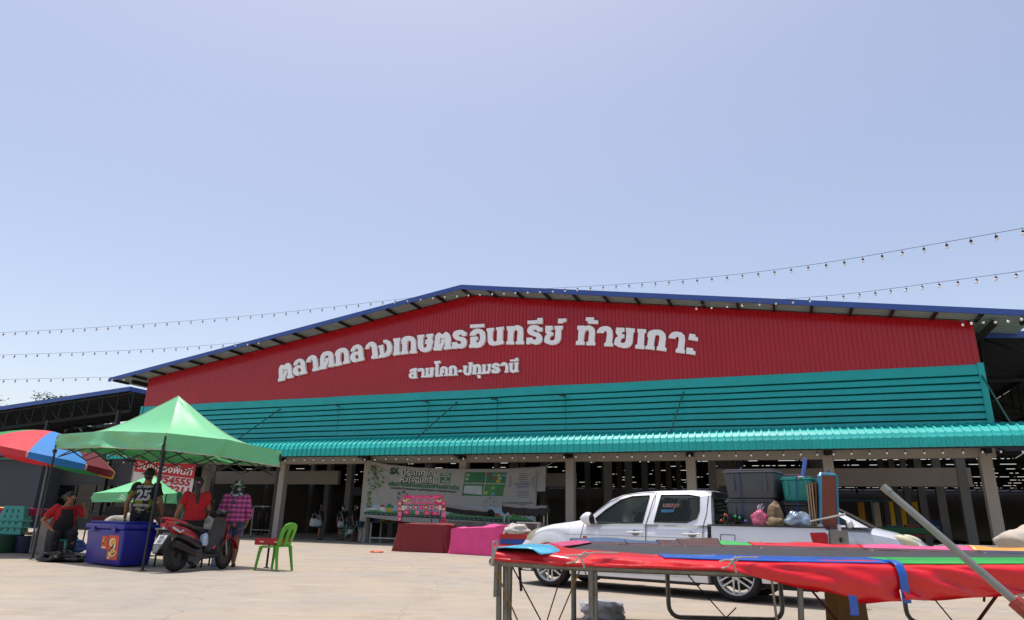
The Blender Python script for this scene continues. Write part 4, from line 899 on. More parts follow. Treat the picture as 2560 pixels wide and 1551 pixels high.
m=MB(); m.loft([[Vector((x,y*w_,z)) for y,z in ((-1,zb),(1,zb),(1,zt),(-1,zt))] for x,w_,zb,zt in ((.36,.1,.2,.34),(.6,.14,.2,.27),(.8,.14,.22,.29),(.9,.12,.28,.42))]); m.build('floorboard',bkp,sc,bevel=.015)
m=MB(); pr=[(.86,.28,.13),(.88,.45,.2),(.90,.62,.22),(.92,.78,.2),(.90,.92,.13)]
m.loft([[Vector((x+.05*math.cos(a)*(1 if math.cos(a)>0 else .4)-.03*math.sin(a)**2,w_*math.sin(a),z)) for a in [k*.524 for k in range(12)]] for x,z,w_ in pr]); m.build('leg_shield',bkp,sc,True)
m=MB(); pr=[(.97,.40,.10),(1.0,.55,.19),(1.0,.70,.2),(.97,.84,.14)]
m.loft([[Vector((x+.05*math.cos(a)-.05*math.sin(a)**2,w_*math.sin(a),z)) for a in [k*.524 for k in range(12)]] for x,z,w_ in pr]); m.build('front_cowl',rp,sc,True)
m=MB(); m.loft([el(.82,1.0,.05,.03),el(.86,1.0,.15,.05),el(.94,.99,.16,.065),el(1.02,.97,.09,.05)]); m.tube([(.90,0,.95),(.94,0,.8),(1.06,0,.45)],.03,8); m.build('handlebar_cover',bkp,sc,True)
for s in (-1,1):
    MB().tube([(.9,s*.14,1.01),(.84,s*.36,1.02)],.018,8).build('grip',bkp,sc,True); MB().tube([(.88,s*.2,1.02),(.9,s*.27,1.16)],.007,5).sph((.9,s*.29,1.2),(.015,.07,.045),12,8).build('mirror',bkp,sc,True)
    MB().tube([(1.03,s*.06,.62),(1.12,s*.06,.265)],.022,8).build('fork',stl,sc,True)
m=MB(); m.grid(lambda i,j:(1.12+.30*math.cos(R(15+150*i)),(-.06+.12*j),.265+.30*math.sin(R(15+150*i))+.02*math.sin(math.pi*j)),14,5); m.build('front_fender',rp,sc,True,solid=.008)
m=MB(); put_text(m,'LANG',.07,lambda x,y:(.985+.02*y,-.205+.15*abs(y-.02),.56+x),.004); m.build('decal_text',M('silver_decal','b9bcc0',.3,.4),sc)
lump('plastic_bag','white and pale blue plastic bag hanging between seat and leg shield of the scooter','bag',Vector((-5.79,12.56,.42))+Vector((math.cos(1.08)*.58,math.sin(1.08)*.58,0)),(.08,.10,.14),M('pale_bag','a3b4c6',.4,bump=.3,bscale=12),3,.25)
# food cart between cooler and scooter
fc=thing('food_cart','small dark food cart with steel tray between the cooler and the scooter','cart',(-6.25,14.0,0),R(8))
MB().b2(-.45,.45,-.3,.3,.3,.66).build('cabinet',M('cart_dark','1d1d20',.5),fc,bevel=.01); MB().b2(-.5,.5,-.34,.34,.662,.70).build('tray',stl,fc,bevel=.008)
for x in (-.42,.42):
    for y in (-.27,.27): MB().tube([(x,y,0),(x,y,.3)],.018,6).build('leg',legm,fc)
lump('plastic_bag','bright green plastic bag lying on the food cart','bag',(-6.42,13.85,.70),(.2,.17,.1),M('green_bag','3fae62',.4,bump=.4,bscale=10),6,.4)
t=thing('balloon','long green inflated balloon standing behind the red shirt','balloon',(-6.7,14.6,1.0)); MB().tube([(.05,0,-.3),(.06,0,-.15),(0,0,.1),(-.1,0,.32),(-.14,0,.4)],[.02,.085,.10,.07,.02],12).build('skin',M('green_vinyl','1f7a4c',.3),t,True)
lump('bundle','patterned grey and pink bundle on the food cart behind the red shirt','bundle',(-6.28,14.1,.70),(.18,.15,.26),pmat('floral_cloth',blotch('6f7f84','a8b0b0','b06a86',18)),8,.25)
# water bottles at the feet of the plaid woman
wb=M('water_bottle','7fb2dd',.15,var=.1,alpha=.8)
for k,(dx_,dy_) in enumerate(((-.28,.05),(-.2,.18),(-.12,.04))):
    q=gnd(568,1418)+Vector((dx_,dy_,0)); t=thing('water_bottle',['leftmost pale blue water bottle','hindmost pale blue water bottle','rightmost pale blue water bottle'][k]+' beside the maroon clogs','bottle',q,0,'water bottles by the scooter')
    MB().lathe([(.001,0),(.06,0),(.065,.03),(.06,.15),(.065,.3),(.05,.42),(.02,.48),(.02,.5)],(0,0,0),12).build('shell',wb,t,True); MB().lathe([(.022,.5),(.022,.53),(.001,.53)],(0,0,0),10).build('cap',white,t)
t=thing('market_table','dark red skirted market table under the smaller green tent','table',((q0.x+q1.x)/2,22.3,0),0)
m=MB(); m.b2(-1.2,1.2,-.45,.45,.82,.86); m.build('table_top',M('dim_top2','4a4642',.7),t); m=MB(); m.grid(lambda i,j:((i-.5)*2.4,-.46-.03*math.sin(i*60)*j,.84-.8*j),50,4); m.build('skirt',M('dark_red_cloth','4a1018',.85,var=.2),t,True)
for k,(x,c_,lab) in enumerate(((-.7,'2a2c30','dark crate at the left end of the skirted table'),(.0,'8f8a80','pale box in the middle of the skirted table'),(.7,'3a2a22','brown crate at the right end of the skirted table'))):
    o_=thing('goods_box',lab,'box',((q0.x+q1.x)/2+x,22.3,.86),0); MB().b2(-.25,.25,-.2,.2,0,.25).build('box',M('tent_goods%d'%k,c_,.7,var=.2),o_,bevel=.01); MB().b2(-.26,.26,-.21,.21,.252,.28).build('lid',M('tent_goods_lid%d'%k,c_,.6),o_)
lump('tarp_heap','creased white canvas heap behind the cooler and the seated person','tarpaulin',(-9.0,17.0,.0),(.75,.5,.62),M('white_canvas','a39e94',.85,var=.12,bump=.4,bscale=6),14,.4)
lump('tarp_heap','low heap of dark covers behind the number 25 jersey','tarpaulin',(-7.6,17.6,.0),(.9,.5,.6),M('dark_cover','232427',.8,var=.3,bump=.4,bscale=6),19,.35)
# red and white advert banner behind the tent
bnr=thing('banner','red and white vinyl banner with phone numbers behind the tent','banner',F(-7,-1.2,2.6),FROT)
def bl(x,y):   # source pixel -> local of the banner plane v=-1.2
    r=ray(x,y); den=r[0]*DV[0]+r[1]*DV[1]; t_=(FX*DV[0]+FY*DV[1]-1.2)/den; P_=(r[0]*t_,r[1]*t_); return ((P_[0]-FX)*DU[0]+(P_[1]-FY)*DU[1]+7, CZ+r[2]*t_-2.6)
c0,c1,c2,c3=[bl(*p) for p in ((341,1143),(491,1162),(477,1240),(328,1222))]
def bq(s,t_):
    a=(lerp(c0[0],c1[0],s),lerp(c0[1],c1[1],s)); b=(lerp(c3[0],c2[0],s),lerp(c3[1],c2[1],s)); return (lerp(a[0],b[0],t_),.03*math.sin(s*9)*t_,lerp(a[1],b[1],t_))
m=MB(); m.grid(lambda i,j:bq(i,j*.46),16,4); m.build('red_field',M('banner_red','b5161f',.6),bnr,True,solid=.004)
m=MB(); m.grid(lambda i,j:bq(i,.46+j*.54),16,4); m.build('white_field',M('banner_white','c6c4bf',.6),bnr,True,solid=.004)
m=MB(); V,Fc=text_mb('สนใจจองพื้นที่',1,.02,'LEFT',.15); wx=max(v[0] for v in V)
m.add([(lambda q:(q[0],q[1]-.012,q[2]))(bq(.04+.93*x/wx,.36-y*.30)) for x,y in V],Fc); m.build('headline',white,bnr)
m=MB()
for body,y0 in (('3754555',.70),('6592211',.97)):
    V,Fc=text_mb(body,1,.045,'LEFT',.15); wx=max(v[0] for v in V); m.add([(lambda q:(q[0],q[1]-.012,q[2]))(bq(.34+.62*x/wx,y0-y*.30)) for x,y in V],Fc)
m.build('phone_number',M('number_red','a8121c',.6),bnr)
for x in (.05,.95): 
    q=bq(x,0); MB().tube([(q[0],.06,-2.6),(q[0],.06,q[2]+.2)],.025,6).build('post',legm,bnr)
# ------------------------------------------------------------ long white banner on the columns
ban=thing('banner','long creased white banner with green Thai headline tied between the columns','banner',F(8.8,-.1,2.2),FROT)
vin=M('banner_vinyl','a6a4a0',.55,var=.05,scale=1.5); translucent(vin,'b0aeaa',.25)
def px2w(x,y,v=-.12):
    r=ray(x,y); den=r[0]*DV[0]+r[1]*DV[1]; t_=(FX*DV[0]+FY*DV[1]+v)/den; P_=(r[0]*t_,r[1]*t_)
    return ((P_[0]-FX)*DU[0]+(P_[1]-FY)*DU[1], CZ+r[2]*t_)
def b8(x,y): return px2w(900+x/4.928,1140+y/4.928)
TOPU=[b8(*p) for p in ((85,62),(300,100),(700,145),(1250,165),(1800,160),(2100,140),(2290,128))]
BOTU=[b8(*p) for p in ((20,745),(475,805),(900,850),(1500,880),(2050,890),(2160,890),(2165,440),(2300,438))]
tu=[p[0] for p in TOPU]; tz=[p[1] for p in TOPU]; bu=[p[0] for p in BOTU]; bz=[p[1] for p in BOTU]
def bv(u,z):
    a1=math.atan2(tz[0]-z,u-tu[0]+.05); r1=math.hypot(u-tu[0],z-tz[0]); a2=math.atan2(tz[-1]-z,tu[-1]-u+.05); r2=math.hypot(tu[-1]-u,z-tz[-1])
    f1=math.sin(a1*26)*.045*math.exp(-r1/1.6)*min(1,r1*2); f2=math.sin(a2*24)*.05*math.exp(-r2/1.7)*min(1,r2*2)
    return -.02+f1+f2+.035*nz(u*.8,z*1.4,3)+.012*nz(u*2.5,z*3,7)
def bl3(u,z,off=0): return (u-8.8,bv(u,z)-off,z-2.2)
m=MB()
def bfn(i,j):
    u=lerp(tu[0],tu[-1],i); zt=ipl(tu,tz,u); zb=ipl(bu,bz,u)
    u2=u+ (0 if i>.05 else 0); return bl3(u2,lerp(zt,zb,j))
m.grid(bfn,160,40); m.build('sheet',vin,ban,True,angle=180)
def p8(o=.006): return lambda x,y: bl3(*b8(x,y),o)
def fillgrid(mb,q,off,n=10,mth=4):   # quad given in crop pixels tl,tr,br,bl
    def fn(i,j):
        a=(lerp(q[0][0],q[1][0],i),lerp(q[0][1],q[1][1],i)); b=(lerp(q[3][0],q[2][0],i),lerp(q[3][1],q[2][1],i)); return bl3(*b8(lerp(a[0],b[0],j),lerp(a[1],b[1],j)),off)
    mb.grid(fn,n,mth)
gm=M('print_green','26663f',.6,var=.05); gd=M('print_dark_green','16382f',.6,var=.05); gl_=M('print_pale_green','7f9c7c',.6); blp=M('print_blue','5f86a8',.6,var=.1); redp=M('print_red','8a3a28',.6); yep=M('print_yellow','a79a3a',.6); wp=M('print_white','c4c4c0',.6,var=0)
def btext(body,x0,x1,yb0,yb1,h,mat,bold=.02,shear=.12,off=.01):
    V,Fc=text_mb(body,1,bold,'LEFT',shear); a,b=min(v[0] for v in V),max(v[0] for v in V); mb=MB()
    V2=[]
    for x,y in V:
        s=(x-a)/(b-a); V2.append(bl3(*b8(lerp(x0,x1,s),lerp(yb0,yb1,s)-y*h),off))
    mb.add(V2,Fc); return mb.build('lettering',mat,ban)
btext('SX',370,490,222,222,100,gd,.07,.1,.014)
for dx,dy,mt,bo,o in ((4,5,gd,.085,.014),(0,0,wp,.012,.022)):
    btext('ประเทศไทย',512+dx,965+dx,240+dy,245+dy,98,mt,bo,.12,o); btext('หัวใจอินทรีย์',495+dx,960+dx,318+dy,335+dy,92,mt,bo,.12,o)
btext('เครือข่ายขับเคลื่อนเกษตรอินทรีย์แบบมีส่วนร่วม',352,1222,365,418,68,gm,.045,.12,.016)
btext('Sustainable Development GoalsParticipatory Guarantee Systems',375,1185,405,455,38,gd,.03,.1,.014)
mb=MB(); fillgrid(mb,((995,210),(1122,212),(1110,335),(985,335)),.007); mb.build('green_panel',gm,ban)
for k,w_ in enumerate(('THAILAND','KINGDOM','OF','ORGANIC')): btext(w_,1005 if w_!='OF' else 1040,1105 if w_!='OF' else 1070,232+k*30,234+k*30,24,wp,.03,0,.012)
mb=MB(); fillgrid(mb,((1297,200),(1548,203),(1540,335),(1280,330)),.007); mb.build('green_panel',gm,ban)
mb=MB(); fillgrid(mb,((1560,203),(1808,205),(1790,338),(1550,335)),.007); mb.build('green_panel',gm,ban)
mb=MB(); fillgrid(mb,((1275,345),(1530,348),(1505,495),(1248,490)),.007); mb.build('green_panel',gm,ban)
mb=MB(); fillgrid(mb,((1545,350),(1790,352),(1762,497),(1515,495)),.007); mb.build('green_panel',M('print_mid_green','2f7a36',.6,var=.2,scale=3),ban)
mb=MB(); fillgrid(mb,((1290,368),(1505,370),(1500,480),(1270,460)),.011); mb.build('pale_table',M('print_grey','a3aaad',.6),ban)
mts=[redp,blp,yep,gl_]
mb=MB(); rd=random.Random(4)
for (x,y,k) in ((1565,218,0),(1635,220,1),(1690,222,2),(1755,224,1),(1640,260,0),(1700,262,3),(1680,300,2),(1530,440,2),(1620,455,1),(1310,222,3),(1295,270,3),(1620,380,3)):
    mb.k=k; fillgrid(mb,((x,y),(x+46,y),(x+44,y+32),(x-2,y+32)),.012,2,2)
mb.build('colour_tile',mts,ban)
mb=MB()
for k in range(4): fillgrid(mb,((1680-k*5,408+k*22),(1740,410+k*22),(1738,422+k*22),(1678-k*5,420+k*22)),.012,2,1)
for r_ in range(13):
    if 5<r_<9: continue
    yy=218+r_*24; w_=rd.uniform(90,160); fillgrid(mb,((2010-w_/2,yy),(2010+w_/2,yy),(2010+w_/2,yy+6),(2010-w_/2,yy+6)),.009,6,1)
for r_ in range(3): fillgrid(mb,((1750,574+r_*26),(2130-r_*80,574+r_*26),(2130-r_*80,588+r_*26),(1750,588+r_*26)),.009,12,1)
for r_ in range(9): fillgrid(mb,((2120,250+r_*16),(2150,250+r_*16),(2150,255+r_*16),(2120,255+r_*16)),.009,2,1); fillgrid(mb,((1835,250+r_*16),(1870,250+r_*16),(1870,254+r_*16),(1835,254+r_*16)),.009,2,1)
mb.build('small_print',M('print_ink','4c5254',.6),ban)
mb=MB()
for r_ in range(5): fillgrid(mb,((1900+r_*8,340+r_*14),(2110-r_*10,330+r_*14),(2110-r_*10,336+r_*14),(1900+r_*8,347+r_*14)),.009,6,1)
mb.build('map_print',M('print_slate_blue','5a6c88',.6),ban)
# circle emblem and ring of coloured petals
mb=MB()
for k in range(40):
    a0=k*.15708; a1=a0+.16; mb.add([p8(.009)(1605+88*math.cos(a)*q,600+90*math.sin(a)*q) for a,q in ((a0,1),(a1,1),(a1,.96),(a0,.96))],[(0,1,2,3)])
for (x,y) in ((1605,530),(1560,565),(1650,570),(1605,605),(1560,630),(1655,620),(1590,660)):
    mb.add([p8(.009)(x+12*math.cos(a),y+13*math.sin(a)) for a in [k*1.05 for k in range(6)]],[tuple(range(6))])
mb.build('round_emblem',M('print_grey2','6f7a86',.6),ban)
mb=MB()
for k in range(16):
    a=R(-215+k*16); mb.k=k%4; c=(525+math.cos(a)*60,500+math.sin(a)*62); mb.add([p8(.01)(525+math.cos(a+d_)*r_,500+math.sin(a+d_)*r_) for d_,r_ in ((-.1,38),(.1,38),(.1,72),(-.1,72))],[(0,1,2,3)])
mb.build('petal_ring',[redp,gd,blp,yep],ban)
# landscape strip: sky tint, hills, road, houses
mb=MB(); fillgrid(mb,((62,600),(2135,640),(2140,790),(55,690)),.003,60,6); mb.build('sky_print',M('print_sky','8fa3b4',.6,var=.15,scale=.8),ban)
mb=MB()
def hill(x0,x1,h,base):
    P_=[]
    n=16
    for k in range(n+1): x=lerp(x0,x1,k/n); P_.append((x,base(x)-h*math.sin(math.pi*k/n)))
    for k in range(n): mb.add([p8(.006)(*P_[k]),p8(.006)(*P_[k+1]),p8(.006)(P_[k+1][0],base(P_[k+1][0])),p8(.006)(P_[k][0],base(P_[k][0]))],[(0,1,2,3)])
rb=lambda x:690+(x-55)*.055
for x0,x1,h in ((55,330,30),(240,1100,45),(1000,1500,60),(1400,1900,50),(1700,2140,70)): hill(x0,x1,h,rb)
mb.build('hill_print',M('print_hill','3f7d48',.6,var=.2,scale=2),ban)
mb=MB(); fillgrid(mb,((55,688),(2140,800),(2138,845),(48,722)),.008,60,2); mb.build('road_print',gd,ban)
mb=MB()
for k in range(34): x=70+k*60; fillgrid(mb,((x,rb(x)+14),(x+30,rb(x+30)+14),(x+30,rb(x+30)+19),(x,rb(x)+19)),.012,2,1)
mb.build('road_dash',M('print_dash','7f9290',.6),ban)
mb=MB(); P8=p8(.011)
def pl8(k,*pts): mb.k=k; mb.add([P8(*p) for p in pts],[tuple(range(len(pts)))])
pl8(0,(320,640),(395,640),(395,690),(320,688)); pl8(1,(315,640),(345,590),(385,592),(402,640)); pl8(2,(250,630),(310,632),(310,682),(250,678)); pl8(3,(245,630),(260,605),(310,606),(316,632))
pl8(4,(340,655),(355,655),(355,690),(340,690)); pl8(1,(405,600),(420,640),(392,640))
pl8(2,(1855,735),(2010,742),(2010,755),(1850,750)); pl8(3,(1850,735),(1925,692),(2085,708),(2090,742)); pl8(5,(1640,745),(1650,715),(1690,705),(1725,720),(1735,752)); pl8(2,(110,640),(205,645),(210,668),(110,664)); pl8(4,(120,664),(140,666),(138,676),(122,674)); pl8(4,(180,668),(200,669),(198,680),(182,678))
mb.build('house_print',[yep,gm,wp,redp,gd,redp],ban)
# vine leaves along the left edge
mb=MB(); rd=random.Random(12)
for k in range(150):
    t_=rd.random()**1.1; y=115+t_*520; w_=ipl([0,.15,.4,.55,.62,1],[25,90,110,60,25,25],t_); x0=ipl([0,.15,.4,.55,.62,1],[165,205,215,180,120,110],t_); x=x0+rd.uniform(-w_,w_); a=rd.uniform(0,6.28); s=rd.uniform(11,20); mb.k=rd.choice((0,0,1,2,3))
    mb.add([p8(.008+.0003*(k%20))(x+s*math.cos(a+b)*q,y+s*math.sin(a+b)*q) for b,q in ((0,1.3),(.9,.6),(2.2,.7),(3.1,.5),(4.1,.7),(5.4,.6))],[tuple(range(6))])
mb.build('leaf_print',[M('print_leaf','3f5a30',.6),M('print_leaf2','6c7d45',.6),M('print_leaf3','93a06e',.6),gd],ban)
ropem=M('white_rope','a39c90',.9)
MB().tube([bl3(tu[0],tz[0]),(tu[0]-8.8-.25,.15,tz[0]-2.2+.12)],.012,5).tube([bl3(tu[-1],tz[-1]),(tu[-1]-8.8+.6,.15,tz[-1]-2.2+.35)],.012,5).build('tie_rope',ropem,ban)
# ------------------------------------------------------------ covered stalls
def draped(label,c,rz_,w,d,h,mat,seed,flare=.06,amp=.05,cat='stall',nm='covered_stall',skew=0,tilt_=0):
    t=thing(nm,label,cat,c,rz_); m=MB(); n=72; rings=[]
    def per(a):
        # rounded rectangle
        k=4; x=abs(math.cos(a))**(2/7)*(1 if math.cos(a)>0 else -1); y=abs(math.sin(a))**(2/7)*(1 if math.sin(a)>0 else -1); return x*w/2,y*d/2
    for j in range(15):
        q=j/14; z=h*(1-q); rg=[]; 
        for i in range(n):
            a=2*math.pi*i/n; x,y=per(a); k=1+flare*q**1.5+amp*q*(nz(x*3+seed,y*3,z*1.2)+.55*math.sin(i*1.3+seed+2.5*z+nz(x*2,y*2,seed)*4)*q); sw=skew*q
            zz=z+.06*nz(x*2.5,y*2.5,seed)*(1-q*q)+tilt_*x*(1-q)
            rg.append(Vector((x*k+sw,y*k,max(.01,zz))))
        rings.append(rg)
    top=[]
    m.loft(rings[::-1],cap=False)
    for s_ in (.75,.5,.25): 
        top.append([Vector((p.x*s_,p.y*s_,p.z+.05*nz(p.x*3*s_,p.y*3*s_,seed+2)+.02)) for p in rings[0]])
    m.loft([rings[0]]+top,cap=False); m.add(top[-1],[tuple(range(n))])
    m.build('cover',mat,t,True,angle=60); return t
maroon=M('maroon_cloth','7a2529',.8,var=.12,scale=3,bump=.25,bscale=14); pinkc=M('pink_cloth_cover','ea4a90',.6,var=.1,scale=3,bump=.25,bscale=14); translucent(pinkc,'c22a6c',.1)
a=gnd(985,1379); b=gnd(1118,1384); rzm=math.atan2(b.y-a.y,b.x-a.x)
cm=(a+b)/2+Vector((-math.sin(rzm)*.45,math.cos(rzm)*.45,0))
draped('low stall wrapped in a dark maroon cloth below the pink sign',cm,rzm,1.78,.85,.84,maroon,2,.12,.10)
a=gnd(1135,1386); b=gnd(1262,1392); rzp=math.atan2(b.y-a.y,b.x-a.x)
cp_=(a+b)/2+Vector((-math.sin(rzp)*.5,math.cos(rzp)*.5,0))
draped('low stall wrapped in a bright pink cloth beside the maroon one',cp_+Vector((-.1,0,0)),rzp-.12,2.0,1.0,.78,pinkc,5,.03,.09,tilt_=.07)
# sign frame of the pancake stall (stands on the stall)
ps=thing('stall_sign','pink pancake sign frame hung with small picture cards on the maroon stall','sign',cm+Vector((0,.05,0)),rzm)
def s8(x,y): # crop pixel (990,1225, 15.714) -> local of the frame plane
    r=ray(990+x/15.714,1225+y/15.714); o=Vector(ps.location); dirx=Vector((math.cos(rzm),math.sin(rzm),0)); nn=Vector((-math.sin(rzm),math.cos(rzm),0))
    t_=(nn.x*o.x+nn.y*o.y)/(nn.x*r[0]+nn.y*r[1]); p=Vector((r[0]*t_,r[1]*t_,CZ+r[2]*t_))-o; return (p.dot(dirx),p.z)
pk1=M('print_pink','c81e5c',.5,var=.05); pk2=M('print_light_pink','dc6f96',.5); pk3=M('card_red','b8323e',.5,var=.1); cream=M('print_cream','cfc08a',.5)
def quad8(mb,pts,off): mb.add([(s8(*p)[0],-off,s8(*p)[1]) for p in pts],[tuple(range(len(pts)))])
m=MB(); quad8(m,((255,225),(1845,215),(1815,585),(285,520)),.01); hb=m.build('header_board',pk1,ps,solid=.012)
m=MB(); cx,cy=1040,400
for k in range(22):
    a=k*.2856; e=[]
    for aa in (a,a+.13):
        dx_,dy_=math.cos(aa),math.sin(aa); tt=min(abs((760 if dx_>0 else 750)/dx_) if abs(dx_)>1e-3 else 1e9,abs(150/dy_) if abs(dy_)>1e-3 else 1e9); e.append((cx+dx_*tt,cy+dy_*tt))
    quad8(m,((cx,cy),e[0],e[1]),.02)
m.build('sunburst',pk2,ps)
V,Fc=text_mb('แพนเค้กการ์ตูน',1,.0,'LEFT'); wx=max(v[0] for v in V); x00=min(v[0] for v in V)
def hdr(bold,off,mat,split=None):
    V,Fc=text_mb('แพนเค้กการ์ตูน',1,bold,'LEFT'); m=MB()
    def mp(x,y): q=s8(465+(x-x00)/(wx-x00)*1120,470-y*185); return (q[0],-off,q[1])
    if split is None: m.add([mp(*v) for v in V],Fc); m.build('lettering',mat,ps)
    else:
        for f_ in Fc:
            cxx=sum(V[i][0] for i in f_)/len(f_); m.k=int((cxx-x00)/(wx-x00)*13.99)%len(mat); m.add([mp(*V[i]) for i in f_],[tuple(range(len(f_)))])
        m.build('lettering',mat,ps)
hdr(.055,.025,wp); hdr(.012,.03,[M('letter_green','4f8a4a',.5),M('letter_red','a02834',.5),M('letter_maroon','6d2430',.5),M('letter_blue','2f4a8c',.5)],1)
for x,y in ((365,400),(1715,410)):
    m=MB(); quad8(m,[(x+85*math.cos(k*.524),y+85*math.sin(k*.524)) for k in range(12)],.022); m.k=1; quad8(m,[(x+50*math.cos(k*.524),y-40+35*math.sin(k*.524)) for k in range(12)],.026); m.build('pancake_print',[cream,M('print_choc','3d2218',.5)],ps)
rd=random.Random(8)
def card(x0,y0,x1,y1,k=0,inner=True):
    m=MB(); quad8(m,((x0,y0),(x1,y0+6),(x1-6,y1),(x0-4,y1-5)),.03); c=m.build('picture_card',[pk3,pk2,pk1,wp][k],ps,solid=.006)
    if inner:
        m=MB(); xm,ym=(x0+x1)/2,(y0+y1)/2; w_,h_=(x1-x0)*.28,(y1-y0)*.25; quad8(m,((xm-w_,ym-h_),(xm+w_,ym-h_*.7),(xm+w_*.8,ym+h_),(xm-w_,ym+h_*.8)),.04); m.build('card_print',[cream,wp,pk2,pk3][(k+rd.randint(0,2))%4],c)
for i,(x0,x1) in enumerate(((370,475),(525,660),(730,875),(940,1080),(1120,1280),(1340,1490),(1545,1690))): card(x0,605,x1,775,[1,0,0,2,0,1,0][i])
card(240,625,355,810,3,False); card(1685,610,1805,810,3,False)
for x0,x1,y0,y1 in ((320,540,805,965),(1105,1365,830,990),(1430,1690,850,1000)): card(x0,y0,x1,y1,2)
for y0,y1 in ((440,630),(650,840),(860,1040),(1050,1240)): card(95,y0,240,y1,(y0//200)%3)
for y0,y1 in ((440,630),(670,850),(890,1070),(1100,1290)): card(1800,y0,1980,y1,(y0//220)%3)
m=MB(); quad8(m,[(845+85*math.cos(k*.524),895+85*math.sin(k*.524)) for k in range(12)],.03); m.build('round_card',pk2,ps)
fr=MB(); sgr=M('sign_frame','23302e',.5)
for x,xb in ((270,225),(1825,1700),(1400,1390)):
    q0,q1=s8(x,220 if x!=1400 else 560),s8(xb,1290); fr.tube([(q0[0],.01,q0[1]),(q1[0],.01,max(.8,q1[1]))],.014,6)
for y in (225,590,800,1000): q0,q1=s8(170,y),s8(1890,y); fr.tube([(q0[0],.012,q0[1]),(q1[0],.012,q1[1])],.009,5)
fr.build('frame',sgr,ps)
# ------------------------------------------------------------ people and bicycle in the shade of the hall
for (lab,px,py,rz_,top_,bot_,hair_,H_,sk) in (('person in dark clothes with two pale shoulder bags, left of the pair with masks',796,1350,R(-80),M('charcoal_top','1f2426',.85),M('grey_skirt','3a4048',.85),'bob',1.58,None),
      ('person in black wearing a mask with a white crossbody bag, middle of the three',851,1351,R(-170),M('black_top','101013',.85),darkcl,'short',1.55,maskm),
      ('person in black with a pink scarf holding a white bag by the bicycle',882,1354,R(-100),M('black_top','101013',.85),darkcl,'bob',1.58,maskm)):
    t,P=person(lab,gnd(px,py),rz_,H_,dict(el=(-.13,.0,.64),wl=(-.09,.12,.58)) ,top_,bot_,hair_,fat=1.0,legend=.8,sleeve=.7,mask=sk,vox=.011)

    bw=M('white_bag','b9b5ad',.7,var=.08)
    def bag(label,off,s,mat):
        m=MB(); m.loft([ring((0,0,z),s*w_,s*.35*w_) for z,w_ in ((-.5*s*2,.75),(-.3*s*2,1),(.1*s*2,.9),(.35*s*2,.8))]); m.tube([(-s*.6,0,s*.6),(-s*.45,0,s*1.5),(0,0,s*1.9),(s*.45,0,s*1.5),(s*.6,0,s*.6)],.01,5)
        o=m.build('hand_bag',mat,None,True,angle=60); o.location=Vector(t.location)+Vector(off); o.rotation_euler=(0,0,R(15)); tag(o,label,'bag')
    if px==796: bag('large white shoulder bag of the leftmost person',(-.25,-.12,.78),.20,bw); bag('pale blue shoulder bag nearer the camera on the leftmost person',(-.02,-.22,.76),.17,M('pale_blue_bag','8fa3ae',.7))
    if px==851: bag('white crossbody bag of the middle person',(.0,-.2,.72),.16,bw); MB().tube([(.12,.08,1.25),(.0,.14,1.05),(-.05,.17,.85)],.012,5).build('strap',bw,t)
    if px==882: bag('small white plastic bag hanging low by the bicycle',(-.1,-.25,.42),.12,bw); MB().tube([(.06,.075,1.25),(.05,.10,1.05),(.05,.10,.8)],.03,6).build('scarf',M('pink_scarf','8d5560',.8),t)
bkw=gnd(897,1357); bk0=gnd(848,1352)
bi=thing('bicycle','mint green bicycle with a dark front basket leaning at the second column','bicycle',(bk0.x,bk0.y-.0,0),math.atan2(bkw.y-bk0.y,bkw.x-bk0.x))
wbx=(Vector((bkw.x,bkw.y))-Vector((bk0.x,bk0.y))).length; mint=M('mint_paint','4f9c88',.4); 
for x in (0,wbx):
    o=MB().tube([(x+.31*math.cos(a),0,.32+.31*math.sin(a)) for a in [k*.2618 for k in range(24)]],.018,6,closed=True).build('wheel',tyr,bi,True)
    m=MB()
    for k in range(10): a=k*.628; m.tube([(x,0,.32),(x+.3*math.cos(a),0,.32+.3*math.sin(a))],.003,4)
    m.build('spokes',stl,o)
m=MB(); m.tube([(0,0,.32),(wbx*.36,0,.3)],.012,6).tube([(wbx*.36,0,.3),(wbx*.3,0,.72)],.017,6).tube([(wbx*.36,0,.3),(wbx*.6,0,.36),(wbx*.82,0,.72)],.02,6).tube([(0,0,.32),(wbx*.31,0,.66)],.012,6).tube([(wbx*.80,0,.85),(wbx*.88,0,.6),(wbx,0,.32)],.015,6)
m.lathe([(.03,-.02),(.09,-.02),(.09,.02),(.03,.02)],(wbx*.36,0,.3),14,'Y'); m.build('frame',mint,bi,True)
MB().tube([(wbx*.80,0,.85),(wbx*.79,0,.95),(wbx*.72,.02,.97)],.012,6).tube([(wbx*.72,-.26,.98),(wbx*.79,-.1,.96),(wbx*.79,.1,.96),(wbx*.72,.26,.98)],.012,6).build('handlebar',blackp,bi,True)
MB().lathe([(.12,.62),(.16,.86)],(wbx*1.0,0,0),14,cap=False).lathe([(.001,.62),(.12,.62)],(wbx*1.0,0,0),14,cap=False).build('basket',M('navy_basket','14182a',.7),bi,solid=.01)
MB().sph((wbx*.27,0,.76),(.13,.08,.035),10,6).build('saddle',blackp,bi,True)
# person with mask behind the barrier, far left of the hall
q=gnd(630,1340); t,P=person('person with a white mask and dark clothes behind the red and white barrier',(q.x,q.y+1.2,0),R(170),1.6,None,M('blue_grey_top','262c38',.85),darkcl,'short',legend=1.9,mask=maskm,vox=.012)
